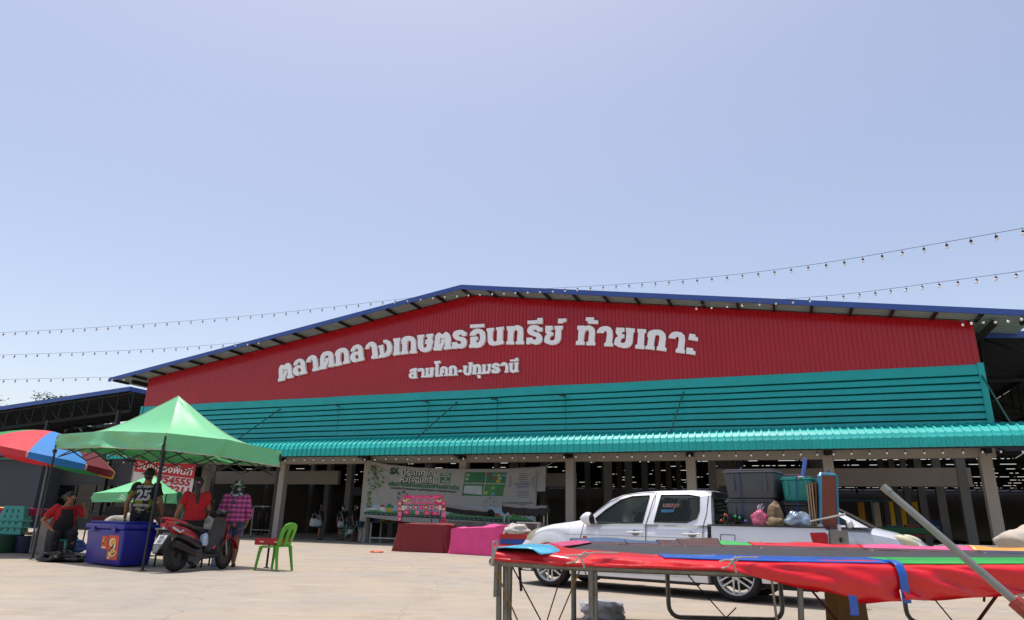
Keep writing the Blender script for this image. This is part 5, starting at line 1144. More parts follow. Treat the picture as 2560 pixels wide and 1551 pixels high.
# dim stalls inside the hall
rdm=random.Random(9)
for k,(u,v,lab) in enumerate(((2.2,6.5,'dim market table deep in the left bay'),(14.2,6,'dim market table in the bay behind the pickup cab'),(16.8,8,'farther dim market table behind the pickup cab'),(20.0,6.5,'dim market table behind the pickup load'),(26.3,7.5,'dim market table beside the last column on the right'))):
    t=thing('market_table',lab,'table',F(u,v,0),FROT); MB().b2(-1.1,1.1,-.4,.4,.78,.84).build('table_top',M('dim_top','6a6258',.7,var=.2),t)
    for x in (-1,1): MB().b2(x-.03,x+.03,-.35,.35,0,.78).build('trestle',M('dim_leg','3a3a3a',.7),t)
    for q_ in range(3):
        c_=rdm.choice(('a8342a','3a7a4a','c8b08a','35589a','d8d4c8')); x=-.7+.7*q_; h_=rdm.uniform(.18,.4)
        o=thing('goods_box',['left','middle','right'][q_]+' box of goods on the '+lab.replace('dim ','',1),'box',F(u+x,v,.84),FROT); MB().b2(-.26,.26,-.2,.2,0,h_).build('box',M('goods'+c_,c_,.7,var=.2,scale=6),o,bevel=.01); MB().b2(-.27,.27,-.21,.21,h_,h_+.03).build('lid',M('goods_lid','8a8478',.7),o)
# ------------------------------------------------------------ stalls in front of the white banner
tblw=M('table_white','b2b0aa',.5,var=.1); dkt=M('dark_table','17171a',.6)
def table(label,c,rz_,w,d,h,mtop,mleg,group=None):
    t=thing('table',label,'table',c,rz_); MB().b2(-w/2,w/2,-d/2,d/2,h-.04,h).build('table_top',mtop,t,bevel=.006)
    for x in (-w/2+.05,w/2-.05):
        for y in (-d/2+.05,d/2-.05): MB().b2(x-.022,x+.022,y-.022,y+.022,0,h-.04).build('leg',mleg,t)
    MB().b2(-w/2+.08,w/2-.08,-d/2+.03,-d/2+.06,.18,.23).build('stretcher',mleg,t); return t
table('dark market table with white legs below the left half of the banner',F(6.2,.6,0),FROT,2.6,.9,.85,dkt,tblw)
for k,(x,c_) in enumerate(((-.8,'8c7a1f'),(-.2,'6d2f1c'),(.4,'2f5a25'),(.9,'7a6a1e'))):
    o=F(6.2+x,.6,.85); lump('produce_pile',['yellow pile of produce at the left end of the dark table','reddish pile of produce on the dark table','green pile of produce on the dark table','ochre pile of produce at the right end of the dark table'][k],'produce',o,(.26,.24,.14),M('produce%d'%k,c_,.7,var=.4,scale=14,bump=.5,bscale=16),k+20,.25)
def canopy_cart(label,c,rz_,w,d,h,fr,postm,seed,slope):
    t=thing('canopy_cart',label,'cart',c,rz_,'dark canopied carts in front of the banner'); cl=M('black_canvas','1b1b1d',.85,var=.2,bump=.2,bscale=8); m=MB()
    m.grid(lambda i,j:((i-.5)*w,(j-.5)*d,h-slope*i-.07*math.sin(math.pi*i)*.5+.03*nz(i*5,j*3,seed)+.1*math.sin(math.pi*j)),22,8); 
    for yy in (-d/2,d/2): m.grid(lambda i,j,yy=yy:((i-.5)*w,yy+.02*math.sin(i*40),h-slope*i-.035*math.sin(math.pi*i)-j*(.16+fr*abs(math.sin(i*22)))+.0),66,3)
    for xx in (0,1): m.grid(lambda i,j,xx=xx:((xx-.5)*w,(i-.5)*d,h-slope*xx+.1*math.sin(math.pi*i)-j*.18),10,3)
    m.build('canopy',cl,t,True)
    for x in (-w/2+.08,w/2-.08):
        for y in (-d/2+.06,d/2-.06): MB().tube([(x,y,0),(x,y,h-slope*(x/w+.5))],.018,6).build('post',postm,t)
    MB().b2(-w/2+.05,w/2-.05,-d/2+.03,d/2-.03,.62,.78).b2(-w/2+.05,w/2-.05,-d/2+.02,-d/2+.05,.78,.95).build('counter',M('cart_counter','5f5d5a',.6,var=.3,scale=5),t)
    for x in (-w/2+.3,w/2-.3): MB().tube([(x+.26*math.cos(a),-d/2-.03,.28+.26*math.sin(a)) for a in [k*.349 for k in range(18)]],.02,6,closed=True).build('wheel',tyr,t,True)
    return t
q=at(1168,1275,25.2); canopy_cart('vendor cart under a sagging plain black canopy right of the pink sign',(q.x,25.2,0),R(-12),1.75,1.2,q.z+.12,.0,M('teal_post','3f6068',.5),2,.18)
q=at(1312,1275,24.2); canopy_cart('vendor cart under a fringed black canopy beside the pickup bonnet',(q.x+.05,24.2,0),R(-10),1.5,1.1,q.z+.10,.09,tblw,6,.05)
q=gnd(1318,1372); table('small white table under the fringed canopy',(at(1322,1305,23.2).x,23.2,0),R(-10),.75,.5,.98,tblw,tblw)
lump('sack','dark heap of bags on the ground below the plain black canopy','sack',(at(1160,1320,24.3).x,24.0,0),(.5,.35,.35),M('dark_bags','33312f',.8,var=.5,scale=6,bump=.4,bscale=8),31,.4)
# red and blue cooler with a white sack, left of the pickup
q=at(1290,1345,19.6); rb_=thing('cooler_box','red cooler with a blue band behind the pickup nose','cooler',(q.x+.12,19.6,0),R(-12))
MB().b2(-.5,.5,-.3,.3,.0,.40).b2(-.52,.52,-.32,.32,.53,.66).build('red_shell',M('red_plastic','a8191f',.4,var=.06),rb_,bevel=.01); MB().b2(-.505,.505,-.305,.305,.402,.528).build('blue_band',M('blue_band','1c3f94',.4),rb_)
lump('sack','lumpy white sack lying on the red and blue cooler','sack',(q.x+.02,19.5,.66),(.36,.26,.17),M('white_sack','b5b2aa',.8,var=.06,bump=.4,bscale=7),12,.42)
# orange litter on the concrete
lump('flattened_bag','small flattened orange bag on the concrete before the hall','litter',gnd(940,1382),(.2,.1,.04),M('orange_bag','d2603c',.5),15,.5)
# ------------------------------------------------------------ silver pickup
pr0=gnd(1842,1506); hx=Vector((-.829,.559,0)); WB=2.79; hx.normalize(); rzt=math.atan2(hx.y,hx.x)
ly=Vector((-hx.y,hx.x,0)); HW=.785
org=pr0-ly*(.735)
tk=thing('pickup_truck','silver double cab pickup loaded with plastic boxes in its bed','pickup',org,rzt)
silv=M('silver_paint','e0e2e5',.3,.12,var=.02,scale=3,coat=.7,spec=.5); dkp=M('dark_trim','141518',.5,var=.1); gls=M('tinted_glass','1c2523',.05,var=0,spec=.45,coat=0)
def clear_glass():
    m=bpy.data.materials.new('cabin_glass'); m.use_nodes=True; nt=m.node_tree; b=nt.nodes['Principled BSDF']; b.inputs['Base Color'].default_value=(.03,.04,.037,1); b.inputs['Roughness'].default_value=.04
    tr=nt.nodes.new('ShaderNodeBsdfTransparent'); tr.inputs[0].default_value=(.62,.70,.66,1); mx=nt.nodes.new('ShaderNodeMixShader'); mx.inputs[0].default_value=.62
    nt.links.new(b.outputs[0],mx.inputs[1]); nt.links.new(tr.outputs[0],mx.inputs[2]); nt.links.new(mx.outputs[0],nt.nodes['Material Output'].inputs[0]); return m
cgl=clear_glass()
G1=[(1.265,.995),(1.95,.975),(2.0,1.04),(1.85,1.17),(1.62,1.325),(1.45,1.375),(1.205,1.395)]
G2=[(1.085,1.01),(1.02,1.398),(.62,1.40),(.46,1.375),(.455,1.18),(.49,1.07),(.62,1.015)]
from mathutils.geometry import tessellate_polygon
rubber=M('rubber_seal','0c0c0d',.7)
AR=.365; AZ=.30
def zb(s):
    z=.215 if .35<s<2.45 else .26
    if s<-.6: z=.30
    if s>3.1: z=.22
    for c in (0,WB):
        d=abs(s-c)
        if d<AR: z=max(z,AZ+math.sqrt(AR*AR-d*d))
    return z
ZTs=[-1.24,-1.2,.30,.36,2.0,2.2,2.45,2.8,3.04,3.2,3.32,3.42,3.5,3.54]
ZTz=[.93,.975,.975,.985,1.0,1.03,.985,.94,.88,.80,.72,.64,.58,.5]
zt=lambda s:ipl(ZTs,ZTz,s)
def hwid(s):
    if s>2.5: return HW-.30*max(0,(s-2.5)/1.04)**2.4
    return HW
def sidey(s,z):
    w_=hwid(s)
    if z<=.86: y=w_-.035*((z-.62)/.4)**2
    else:
        y=w_-.035*(.24/.4)**2-.02*((z-.86)/.12) if z<.98 else w_-.0126-.02-(z-.98)*.33
    for c in (0,WB):     # flared arches
        d=math.hypot(s-c,z-AZ)
        if AR<=d<AR+.16: y+=.022*(1-(d-AR)/.16)**.5*(1 if z>.28 else .3)
    return y
ss=sorted(set([-1.24,-1.2,-1.1,-.9,-.7,-.5,.5,.7,.9,1.1,1.3,1.5,1.7,1.9,2.1,2.2,2.3,3.25,3.32,3.4,3.46,3.5,3.54]+[c+AR*math.sin(R(a)) for c in (0,WB) for a in range(-90,91,10)]+[c+k for c in (0,WB) for k in (-AR-.002,AR+.002,-AR-.08,AR+.08)]))
ss=[s for s in ss if s<=3.54]
NV=12
for part in ('f','b'):
    pass
m=MB()
def sect(s):
    z0,z1=zb(s),zt(s); q=[]
    for j in range(NV+1):
        z=lerp(z0,z1,j/NV); y=sidey(s,z)
        if s>.33 and j>NV-3: y-=[.015,.045,.11][j-NV+2]*(.5 if s<2.1 else 1)
        q.append((y,z))
    return q
S_=[sect(s) for s in ss]
for sg in (1,-1):
    V=[Vector((s,y*sg,z)) for s,q in zip(ss,S_) for y,z in q]; n=NV+1
    m.add(V,[(i*n+j,(i+1)*n+j,(i+1)*n+j+1,i*n+j+1) for i in range(len(ss)-1) for j in range(NV)])
# hood / deck tops (cabin front part and hood)
for i in range(len(ss)-1):
    if ss[i]>=.33:
        a,b=S_[i][-1],S_[i+1][-1]; c0=.03*(1 if ss[i]>2.1 else 0); c1=.03*(1 if ss[i+1]>2.1 else 0)
        rowa=[Vector((ss[i],a[0]*k,a[1]+c0*(1-k*k))) for k in (-1,-.8,-.4,0,.4,.8,1)]; rowb=[Vector((ss[i+1],b[0]*k,b[1]+c1*(1-k*k))) for k in (-1,-.8,-.4,0,.4,.8,1)]
        m.add(rowa+rowb,[(k,k+1,8+k,7+k) for k in range(6)])
# nose closing face, floor
q=S_[-1]; V=[Vector((3.54,y,z)) for y,z in q]+[Vector((3.54,-y,z)) for y,z in q]; n=NV+1
m.add(V,[(j,j+1,n+j+1,n+j) for j in range(NV)])
for i in range(len(ss)-1):
    m.add([(ss[i],-S_[i][0][0],S_[i][0][1]),(ss[i+1],-S_[i+1][0][0],S_[i+1][0][1]),(ss[i+1],S_[i+1][0][0],S_[i+1][0][1]),(ss[i],S_[i][0][0],S_[i][0][1])],[(0,1,2,3)])
# bed: inner walls, floor and headboard
yb=.70
m.add([(-1.2,yb,.975),(.30,yb,.975),(.30,yb,.52),(-1.2,yb,.52),(-1.2,-yb,.975),(.30,-yb,.975),(.30,-yb,.52),(-1.2,-yb,.52)],[(0,1,2,3),(7,6,5,4),(3,2,6,7),(1,5,6,2)])
for sg in (1,-1):
    for i in range(len(ss)-1):
        if ss[i+1]<=.34: m.add([(ss[i],sg*S_[i][-1][0],zt(ss[i])),(ss[i+1],sg*S_[i+1][-1][0],zt(ss[i+1])),(ss[i+1],sg*yb,.975),(ss[i],sg*yb,.975)],[(0,1,2,3)])
# greenhouse
GH=[(2.17,1.01),(2.0,1.16),(1.77,1.335),(1.62,1.40),(1.4,1.44),(1.1,1.46),(.6,1.465),(.40,1.45),(.31,1.40),(.29,1.2),(.27,.98)]
def gy(z): return HW-.033-(z-.98)*.33
def roofrow(s,z):
    y=gy(z)-(.0 if z<1.38 else (z-1.36)*.75); return [Vector((s,y*k,z+(.03*(1-k*k) if z>1.3 else 0))) for k in (-1,-.9,-.6,-.2,.2,.6,.9,1)]
rows=[roofrow(s,z) for s,z in GH]
m.add([p for r_ in rows for p in r_],[(i*8+k,i*8+k+1,(i+1)*8+k+1,(i+1)*8+k) for i in range(len(rows)-1) for k in range(7)])
for sg in (1,-1):
    top=[(s,z) for s,z in GH]; loops=[[Vector((s,z,0)) for s,z in top]+[Vector((.27,.975,0)),Vector((2.19,.975,0))],[Vector((a,b,0)) for a,b in G1],[Vector((a,b,0)) for a,b in G2]]
    flat=[p for l in loops for p in l]; V=[]
    for p in flat:
        i_=[k for k,(s,z) in enumerate(top) if abs(s-p.x)<1e-6 and abs(z-p.y)<1e-6]
        V.append(Vector((p.x,sg*(rows[i_[0]][-1].y if i_ else gy(p.y)-(.0 if p.y<1.38 else (p.y-1.36)*.75)),p.y)))
    m.add(V,[tuple(t_) for t_ in tessellate_polygon(loops)])
m.build('body',silv,tk,True,angle=28)
# side glass, doors with seams, handles
def sy(s,z,o,sg): return Vector((s,sg*((gy(z)-(.0 if z<1.38 else (z-1.36)*.75)) if z>.98 else sidey(s,z))+sg*o,z))
def patch(poly,o,sg,n=1):
    mb=MB(); P_=[]
    for k in range(len(poly)):
        a,b=poly[k],poly[(k+1)%len(poly)]
        for q in range(6): P_.append((lerp(a[0],b[0],q/6),lerp(a[1],b[1],q/6)))
    cx=sum(p[0] for p in P_)/len(P_); cz=sum(p[1] for p in P_)/len(P_); N_=len(P_); V=[]
    for k in range(7):
        f_=1-k/7; V+=[sy(cx+(p[0]-cx)*f_,cz+(p[1]-cz)*f_,o,sg) for p in P_]
    V.append(sy(cx,cz,o,sg)); F_=[(k*N_+i,k*N_+(i+1)%N_,(k+1)*N_+(i+1)%N_,(k+1)*N_+i) for k in range(6) for i in range(N_)]+[(6*N_+i,6*N_+(i+1)%N_,7*N_) for i in range(N_)]
    mb.add(V,F_); return mb
def strip(path,o,sg,w_):
    mb=MB()
    for k in range(len(path)-1):
        a,b=Vector(path[k]),Vector(path[k+1]); n_=max(1,int((b-a).length/.05)); d_=(b-a).normalized(); pn=Vector((-d_.y,d_.x))*w_/2
        for q in range(n_):
            p=a.lerp(b,q/n_); p2=a.lerp(b,(q+1)/n_); mb.add([sy(*(p-pn),o,sg),sy(*(p2-pn),o,sg),sy(*(p2+pn),o,sg),sy(*(p+pn),o,sg)],[(0,1,2,3)])
    return mb
T1=[(2.0,.965),(2.17,.965),(2.14,1.05),(2.03,1.07)]
def grow(p,e): 
    cx=sum(q[0] for q in p)/len(p); cz=sum(q[1] for q in p)/len(p); return [(cx+(q[0]-cx)*(1+e),cz+(q[1]-cz)*(1+e*1.6)) for q in p]
for sg in (1,-1):
    for nm_,G in (('window',G1),('window',G2)):
        cl=[sy(a,b,.006,sg) for a,b in G]; fr_=MB().tube(cl,.012,6,closed=True).build(nm_,rubber,tk); patch(G,.002,sg).build('pane',cgl,fr_)
    patch(T1,.005,sg).build('mirror_base',dkp,tk)
    D1=[(2.24,.40),(2.245,.69),(2.18,.98),(2.04,1.12),(1.82,1.285),(1.6,1.395),(1.4,1.43),(1.125,1.445)]; 
    strip([(1.2,.36)]+[(2.2,.36)]+D1[:1]+D1,.004,sg,.010).build('door_seam',rubber,tk); strip([(1.2,.36),(1.205,.72),(1.205,.98),(1.10,1.445)],.004,sg,.012).build('door_seam',rubber,tk)
    strip([(1.2,.36),(.52,.36),(.44,.45),(.40,.72),(.385,.98),(.345,1.15),(.335,1.40)],.004,sg,.010).build('door_seam',rubber,tk)
    strip([(.305,.40),(.305,.97)],.004,sg,.05).build('bed_gap',rubber,tk)
    strip([(2.5,.80),(1.3,.80),(.4,.80)],.003,sg,.006).build('body_crease',M('silver_shadow','85888f',.4,.3),tk)
    strip([(.15,.72),(.15,.86),(-.05,.86),(-.05,.72)],.004,sg,.008).build('fuel_door_seam',rubber,tk)
    for s0 in (1.36,.54):
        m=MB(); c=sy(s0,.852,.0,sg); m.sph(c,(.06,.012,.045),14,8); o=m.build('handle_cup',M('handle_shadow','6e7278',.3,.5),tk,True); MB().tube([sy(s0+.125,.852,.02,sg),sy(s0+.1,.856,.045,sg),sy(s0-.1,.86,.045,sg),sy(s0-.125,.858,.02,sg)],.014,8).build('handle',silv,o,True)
    m=MB(); m.sph(sy(2.16,.765,.004,sg),(.035,.012,.022),12,8); m.build('side_repeater',M('amber','b8420e',.2),tk,True)
    mb=MB(); c=sy(2.09,1.04,.10,sg); mb.loft([[Vector((c.x+dx_+.0,c.y+sg*.075*math.cos(a),c.z+.095*math.sin(a)*k_)) for a in [q*.5236 for q in range(12)]] for dx_,k_ in ((-.06,.9),(-.03,1),(.02,1),(.06,.75),(.085,.4))]); mb.tube([sy(2.07,1.0,.0,sg),c+Vector((0,-sg*.04,-.05))],.025,6); mb.build('mirror',silv,tk,True)
    m=MB(); m.loft([[Vector((c.x-.062,c.y+sg*.07*math.cos(a),c.z+.088*math.sin(a)*.9)) for a in [q*.5236 for q in range(12)]],[Vector((c.x-.075,c.y+sg*.068*math.cos(a),c.z+.085*math.sin(a)*.9)) for a in [q*.5236 for q in range(12)]]]); m.build('mirror_back',dkp,tk)
    m=patch([(3.0,.885),(3.13,.83),(3.24,.755),(3.245,.68),(3.16,.68),(3.08,.76)],.006,sg); m.build('headlight',M('headlight_glass','c6c3a2',.08,var=.15,scale=9,spec=.8),tk)
    m=patch([(-1.02,.915),(-1.2,.925),(-1.235,.90),(-1.235,.74),(-1.06,.74)],.008,sg); m.build('tail_light',M('tail_lamp','b4060f',.25,var=.25,scale=14,spec=.4),tk)
    m=MB().b2(-1.22,.33,min(sg*.70,sg*.775),max(sg*.70,sg*.775),.977,.995); m.build('bed_rail',dkp,tk,bevel=.006)
    m=MB(); m.tube([(.5,sg*.70,.20),(2.3,sg*.70,.20)],.03,8); m.build('sill_bar',M('grey_under','2a2a2b',.7),tk)
    strip([(.55,.275),(2.35,.265)],.006,sg,.012).build('sill_trim',M('pale_trim','c3c5c8',.35,.2),tk)
MB().b2(-1.0,2.6,-.55,.55,.18,.30).b2(.0,.6,-.6,-.45,.12,.2).b2(-.1,.1,-.62,.62,.22,.30).build('chassis',M('grey_under','2a2a2b',.7),tk)
MB().b2(2.6,3.45,-.55,.55,.20,.3).build('front_bumper_skid',dkp,tk)
# cabin inside
seatm=M('seat_cloth','26282a',.9,var=.15); 
for y in (-.36,.36):
    m=MB(); m.box((1.28,y,.72),(.46,.44,.2)); m.box((1.08,y,1.0),(.12,.42,.52),Matrix.Rotation(R(-14),3,'Y')); m.box((1.0,y,1.30),(.08,.24,.14)); m.build('front_seat',seatm,tk,bevel=.03)
m=MB(); m.box((.58,0,.72),(.4,1.2,.2)); m.box((.40,0,1.0),(.12,1.2,.5)); m.box((.36,-.35,1.29),(.08,.24,.12)); m.box((.36,.35,1.29),(.08,.24,.12)); m.build('rear_seat',seatm,tk,bevel=.03)
m=MB(); m.box((1.98,0,.92),(.3,1.25,.16)); m.build('dashboard',M('dash_grey','3a3c3c',.7),tk,bevel=.03)
MB().tube([(1.72+.05*math.cos(a),-.36+.17*math.cos(a),1.0+.17*math.sin(a)) for a in [q*.449 for q in range(14)]],.012,6,closed=True).build('steering_wheel',dkp,tk,True)
MB().tube([(1.70,0,1.34),(1.70,0,1.20)],.003,4).sph((1.70,0,1.16),(.02,.02,.03),8,6).build('mirror_charm',M('pink_charm','b05a7a',.6),tk)
MB().b2(.3,2.1,-.62,.62,.60,.62).build('cabin_floor',dkp,tk)
# windscreen and rear window
def inset(rowA,rowB,k,o):
    a0,a1,b0,b1=rowA[0],rowA[-1],rowB[0],rowB[-1]; nn=(b0-a0).cross(a1-a0).normalized(); nn=nn if nn.z>0 or True else -nn
    c=(a0+a1+b0+b1)/4; return [c+(p-c)*k for p in (a0,a1,b1,b0)],nn
w_=[Vector((2.14,-.60,1.045)),Vector((2.14,.60,1.045)),Vector((1.80,.53,1.318)),Vector((1.80,-.53,1.318))]
up=Vector((.55,0,.83)).normalized()*.035
m=MB(); m.grid(lambda i,j:w_[0].lerp(w_[1],i).lerp(w_[3].lerp(w_[2],i),j)+up+Vector((0,0,.03*(1-(2*i-1)**2)*j)),8,6); m.build('windscreen',gls,tk,True)
MB().add([(.265,-.6,1.0),(.265,.6,1.0),(.29,.52,1.36),(.29,-.52,1.36)],[(0,1,2,3)]).build('rear_window',gls,tk)
MB().b2(.24,.285,-.64,.64,1.36,1.45).build('rear_spoiler',dkp,tk,bevel=.01)
# sticker seen on the rear side glass
m=MB(); m.k=0; m.add([sy(s,z,.0095,1) for s,z in ((1.0,1.19),(.80,1.195),(.81,1.15),(.985,1.145))],[(0,1,2,3)]); m.build('window_sticker',M('sticker_blue_red','2e5a78',.3,var=.3,scale=20),tk)
m=MB(); put_text(m,'บรรทุก',.085,lambda x,y:tuple(sy(.80-x*1.0+.06,1.225+y,.0095,1)),.004); m.build('window_lettering',M('sticker_red','7a5450',.4),tk)
# tailgate
tg_=MB(); tg_.b2(-1.262,-1.215,-.70,.70,.50,.97); g0=tg_.build('tailgate',M('shaded_silver','85857f',.4,.4,var=.15,scale=3),tk,bevel=.012); MB().b2(-1.29,-1.264,-.10,.10,.80,.86).sph((-1.266,0,.7),(.006,.09,.07),12,8).build('tailgate_handle',M('worn_chrome','3c3d3d',.3,.7,var=.3),g0)  # body silver darkened, shade of the rear face put into the colour
MB().b2(-1.262,-1.22,-.74,.74,.972,.992).build('tailgate_cap',dkp,g0)
MB().b2(-1.36,-1.25,-.72,.72,.33,.48).build('rear_bumper',M('shaded_silver','85857f',.4,.4),tk,bevel=.03)  # bumper shares the darkened silver with the shade painted in
# wheels with six twin spokes
def twheel(s,sg):
    r=.335; yo=.735*sg; prof=[(.25,.10),(.29,.115),(.318,.105),(.335,.07),(.335,-.07),(.318,-.105),(.29,-.11),(.25,-.10)]
    o=MB().lathe([(a,b*1.0-.115) for a,b in prof]+[(prof[0][0],prof[0][1]-.115)],(s,0,r),40,'Y',False)
    for v in o.v: v.y=v.y*sg+yo
    w=o.build('wheel',tyr,tk,True,angle=50)
    m=MB(); m.lathe([(.252,-.20),(.238,-.16),(.235,-.03),(.252,-.008),(.258,-.014),(.255,-.03)],(s,0,r),40,'Y',False)
    m.lathe([(.001,-.02),(.04,-.02),(.06,-.028),(.062,-.08),(.001,-.08)],(s,0,r),20,'Y')
    for k in range(6):
        for d_ in (-.033,.033):
            a=R(60*k+30); ca,sa=math.cos(a),math.sin(a); p0=Vector((s+.045*ca-d_*sa,-.035,r+.045*sa+d_*ca)); p1=Vector((s+.238*ca-d_*1.15*sa,-.03,r+.238*sa+d_*1.15*ca)); m.tube([p0,p0.lerp(p1,.5),p1],[.014,.012,.015],6)
    m.lathe([(.001,-.012),(.03,-.012),(.034,-.022)],(s,0,r),16,'Y')
    for v in m.v: v.y=v.y*sg+yo+ .0*sg
    m.build('rim',M('alloy','d6d6d3',.35,.1,var=.05),w,True,angle=40)
    m=MB()
    for k in range(5): a=k*1.257; m.sph((s+.045*math.cos(a),-.026,r+.045*math.sin(a)),.009,8,6)
    m.lathe([(.001,-.18),(.2,-.18)],(s,0,r),24,'Y',False)
    for v in m.v: v.y=v.y*sg+yo
    m.build('brake_and_nuts',M('brake_dark','26241f',.5,.5),w,True)
def wx(s): return s if s<.3 else s+(s-.3)*.057
def warp(o):
    for c in kids(o):
        for v in c.data.vertices: v.co.x=wx(v.co.x)
        warp(c)
warp(tk)
for s in (0,wx(WB)):
    for sg in (1,-1): twheel(s,sg)
# ------------------------------------------------------------ load in the bed
def TKP(s,y,z): v=Matrix.Translation(org)@Matrix.Rotation(rzt,4,'Z')@Vector((s,y,z)); return v
gbox=M('grey_tote','4d5154',.55,var=.1,scale=4); 
def tote(label,s,y,z,l,w,h,mat,cat='storage box',lidm=None,grp=None):
    t=thing('storage_box',label,cat,TKP(s,y,z),rzt,grp); k=.91
    m=MB(); V=[]
    for zz,e in ((0,k),(h*.9,1)):
        V+=[(x*l/2*e,yy*w/2*e,zz) for x,yy in ((-1,-1),(1,-1),(1,1),(-1,1))]
    m.add(V,[(3,2,1,0),(4,5,6,7),(0,1,5,4),(1,2,6,5),(2,3,7,6),(3,0,4,7)]); m.build('tub',mat,t,bevel=.025,seg=3,smooth=True)
    m=MB().b2(-l/2*1.05,l/2*1.05,-w/2*1.05,w/2*1.05,h*.88,h*.93); m.b2(-l/2*.98,l/2*.98,-w/2*.98,w/2*.98,h*.93,h); m.build('lid',lidm or mat,t,bevel=.012,seg=2,smooth=True)
    for x in (-.32,.32): MB().b2(x*l-.02,x*l+.02,w/2*.985,w/2*.985+.014,h*.25,h*.86).build('rib',mat,t)
    return t
tote('lower of the two large grey totes nearest the pickup cab',-.22,.30,.93,.66,.5,.42,gbox); tote('upper of the two large grey totes nearest the pickup cab',-.24,.30,1.355,.70,.54,.40,gbox)
tote('lower grey tote half hidden behind the front totes',-.45,-.28,.93,.62,.45,.42,gbox); tote('upper grey tote half hidden behind the front totes',-.47,-.28,1.355,.66,.45,.37,gbox)
tote('black tote carrying the teal box at the tailgate end',-.84,.18,.93,.46,.6,.385,M('black_tote','1a1a1c',.5,var=.1))
tq=tote('small teal tote on the black one holding a brush',-.85,.20,1.318,.40,.5,.33,M('teal_tote','1d8a80',.4,var=.06))
MB().tube([(-.1,.255,.3),(-.1,.262,.33),(-.04,.262,.33),(-.04,.255,.3)],.008,5).build('clip',white,tq)
t=thing('brush','brush with blue stem and red grip sticking out of the teal tote','brush',TKP(-.83,.15,1.6),rzt); MB().tube([(0,0,.0),(-.03,0,.09)],.035,8).build('red_grip',M('red_grip','c2453c',.4),t,True); MB().box((-.075,0,.16),(.04,.09,.34),Matrix.Rotation(R(-14),3,'Y')).build('blue_stem',M('pale_blue_plastic','5f78d0',.4),t,bevel=.008)
t=thing('strap','blue tie strap over the large grey totes','strap',TKP(-.12,.57,1.0),rzt); MB().tube([(0,0,0),(0,.005,.35),(0,.02,.72),(0,-.1,.79)],.007,5).build('cord',M('blue_cord','2c3a78',.7),t)
t=thing('strap','blue tie strap over the teal tote','strap',TKP(-.86,.5,1.0),rzt); MB().tube([(0,0,0),(.01,.0,.32),(.0,-.02,.64),(.0,-.1,.66)],.007,5).build('cord',M('blue_cord','2c3a78',.7),t)
# boards and framed panels standing at the tailgate
brd=M('plywood','6f4a2e',.7,var=.25,scale=5,stretch=(1,1,.2)); edge=M('board_edge','a58c6a',.8); pvc=M('blue_pvc','3b8fb0',.35); brn=M('brown_panel','7c3a26',.6,var=.12,scale=3,stretch=(3,3,.5))
for k in range(3):
    t=thing('board',['leftmost of the three brown boards by the teal tote','middle of the three brown boards by the teal tote','rightmost of the three brown boards by the teal tote'][k],'board',TKP(-1.005-.032*k,.28,.93),rzt,'brown boards in the pickup bed'); MB().box((-.02,0,.32),(.012,.52,.63),Matrix.Rotation(R(-4),3,'Y')).build('panel',brd,t,bevel=.003)
    MB().b2(-.005,.012,.262,.268,.02,.62).build('pale_edge',edge,t)
for k,(s,lab) in enumerate(((-1.10,'left framed brown panel in a pale blue pipe frame'),(-1.17,'right framed brown panel in a pale blue pipe frame facing the camera'))):
    t=thing('framed_panel',lab,'panel',TKP(s,.25,.95),rzt+(R(0) if k==0 else R(-34)),'pipe-framed panels in the pickup bed'); hh=.74+.0*k; w2=.24-.08*k
    Rm=Matrix.Rotation(R(-6),3,'Y'); fp_=lambda y,z:Rm@Vector((0,y,z))
    pts=[fp_(-w2,0),fp_(-w2,hh-.03),fp_(-w2+.03,hh),fp_(w2-.03,hh),fp_(w2,hh-.03),fp_(w2,0)]; MB().tube(pts,.02,8).tube([fp_(-w2,.02),fp_(w2,.02)],.02,8).build('pipe_frame',pvc,t,True)
    m=MB(); m.add([fp_(-w2+.015,.03),fp_(w2-.015,.03),fp_(w2-.015,hh-.02),fp_(-w2+.015,hh-.02)],[(0,1,2,3)]); m.build('sheet',brn,t,solid=.008)
    for y in (-w2,w2): MB().b2(-.03,.03,y-.03,y+.03,.0,.08).build('white_joint',white,t,bevel=.005)
t=thing('dustpan','dark blue scoop standing behind the framed panels','scoop',TKP(-1.2,.0,1.62),rzt); MB().box((0,0,.06),(.02,.16,.16),Matrix.Rotation(R(25),3,'X')).b2(-.03,.03,-.08,-.07,0,.1).build('scoop',M('blue_scoop','27397f',.4),t,bevel=.005)
t=thing('metal_bar','pale grey bar lying slanted over the tailgate corner','bar',TKP(-.98,.60,1.0),rzt); MB().tube([(.15,.1,.01),(-.45,-.10,.16)],.016,6).build('bar',M('pale_bar','a9a59c',.4,.3),t)
lump('plastic_bag','knotted pink plastic bag on the bed rail','bag',TKP(-.36,.62,.985),(.12,.11,.14),M('pink_bag','c9647f',.35,var=.2,scale=12,bump=.4,bscale=14),3,.3)
MB().tube([(0,0,0),(.02,0,.06),(.05,0,.10),(.07,0,.06),(.045,0,.02),(.0,0,-.02)],.009,6).tube([(0,0,0),(-.015,0,.05),(.01,0,.085),(.03,0,.05),(.01,0,0)],.009,6).build('bag_loop',M('clear_loop','d8c8cc',.3),[c_ for c_ in bpy.data.objects if c_.get('label','').startswith('knotted pink')][0]).location=(0.0,0,.12)
lump('sack','upright tan jute sack between the pink bag and the silver bag','sack',TKP(-.57,.60,.985),(.10,.1,.21),M('jute','7d6a50',.95,var=.25,scale=12,bump=.5,bscale=25),7,.3)
lump('sack','low tan jute sack lying in front of the upright one','sack',TKP(-.585,.68,.985),(.13,.08,.08),M('jute','7d6a50',.95),9,.3)
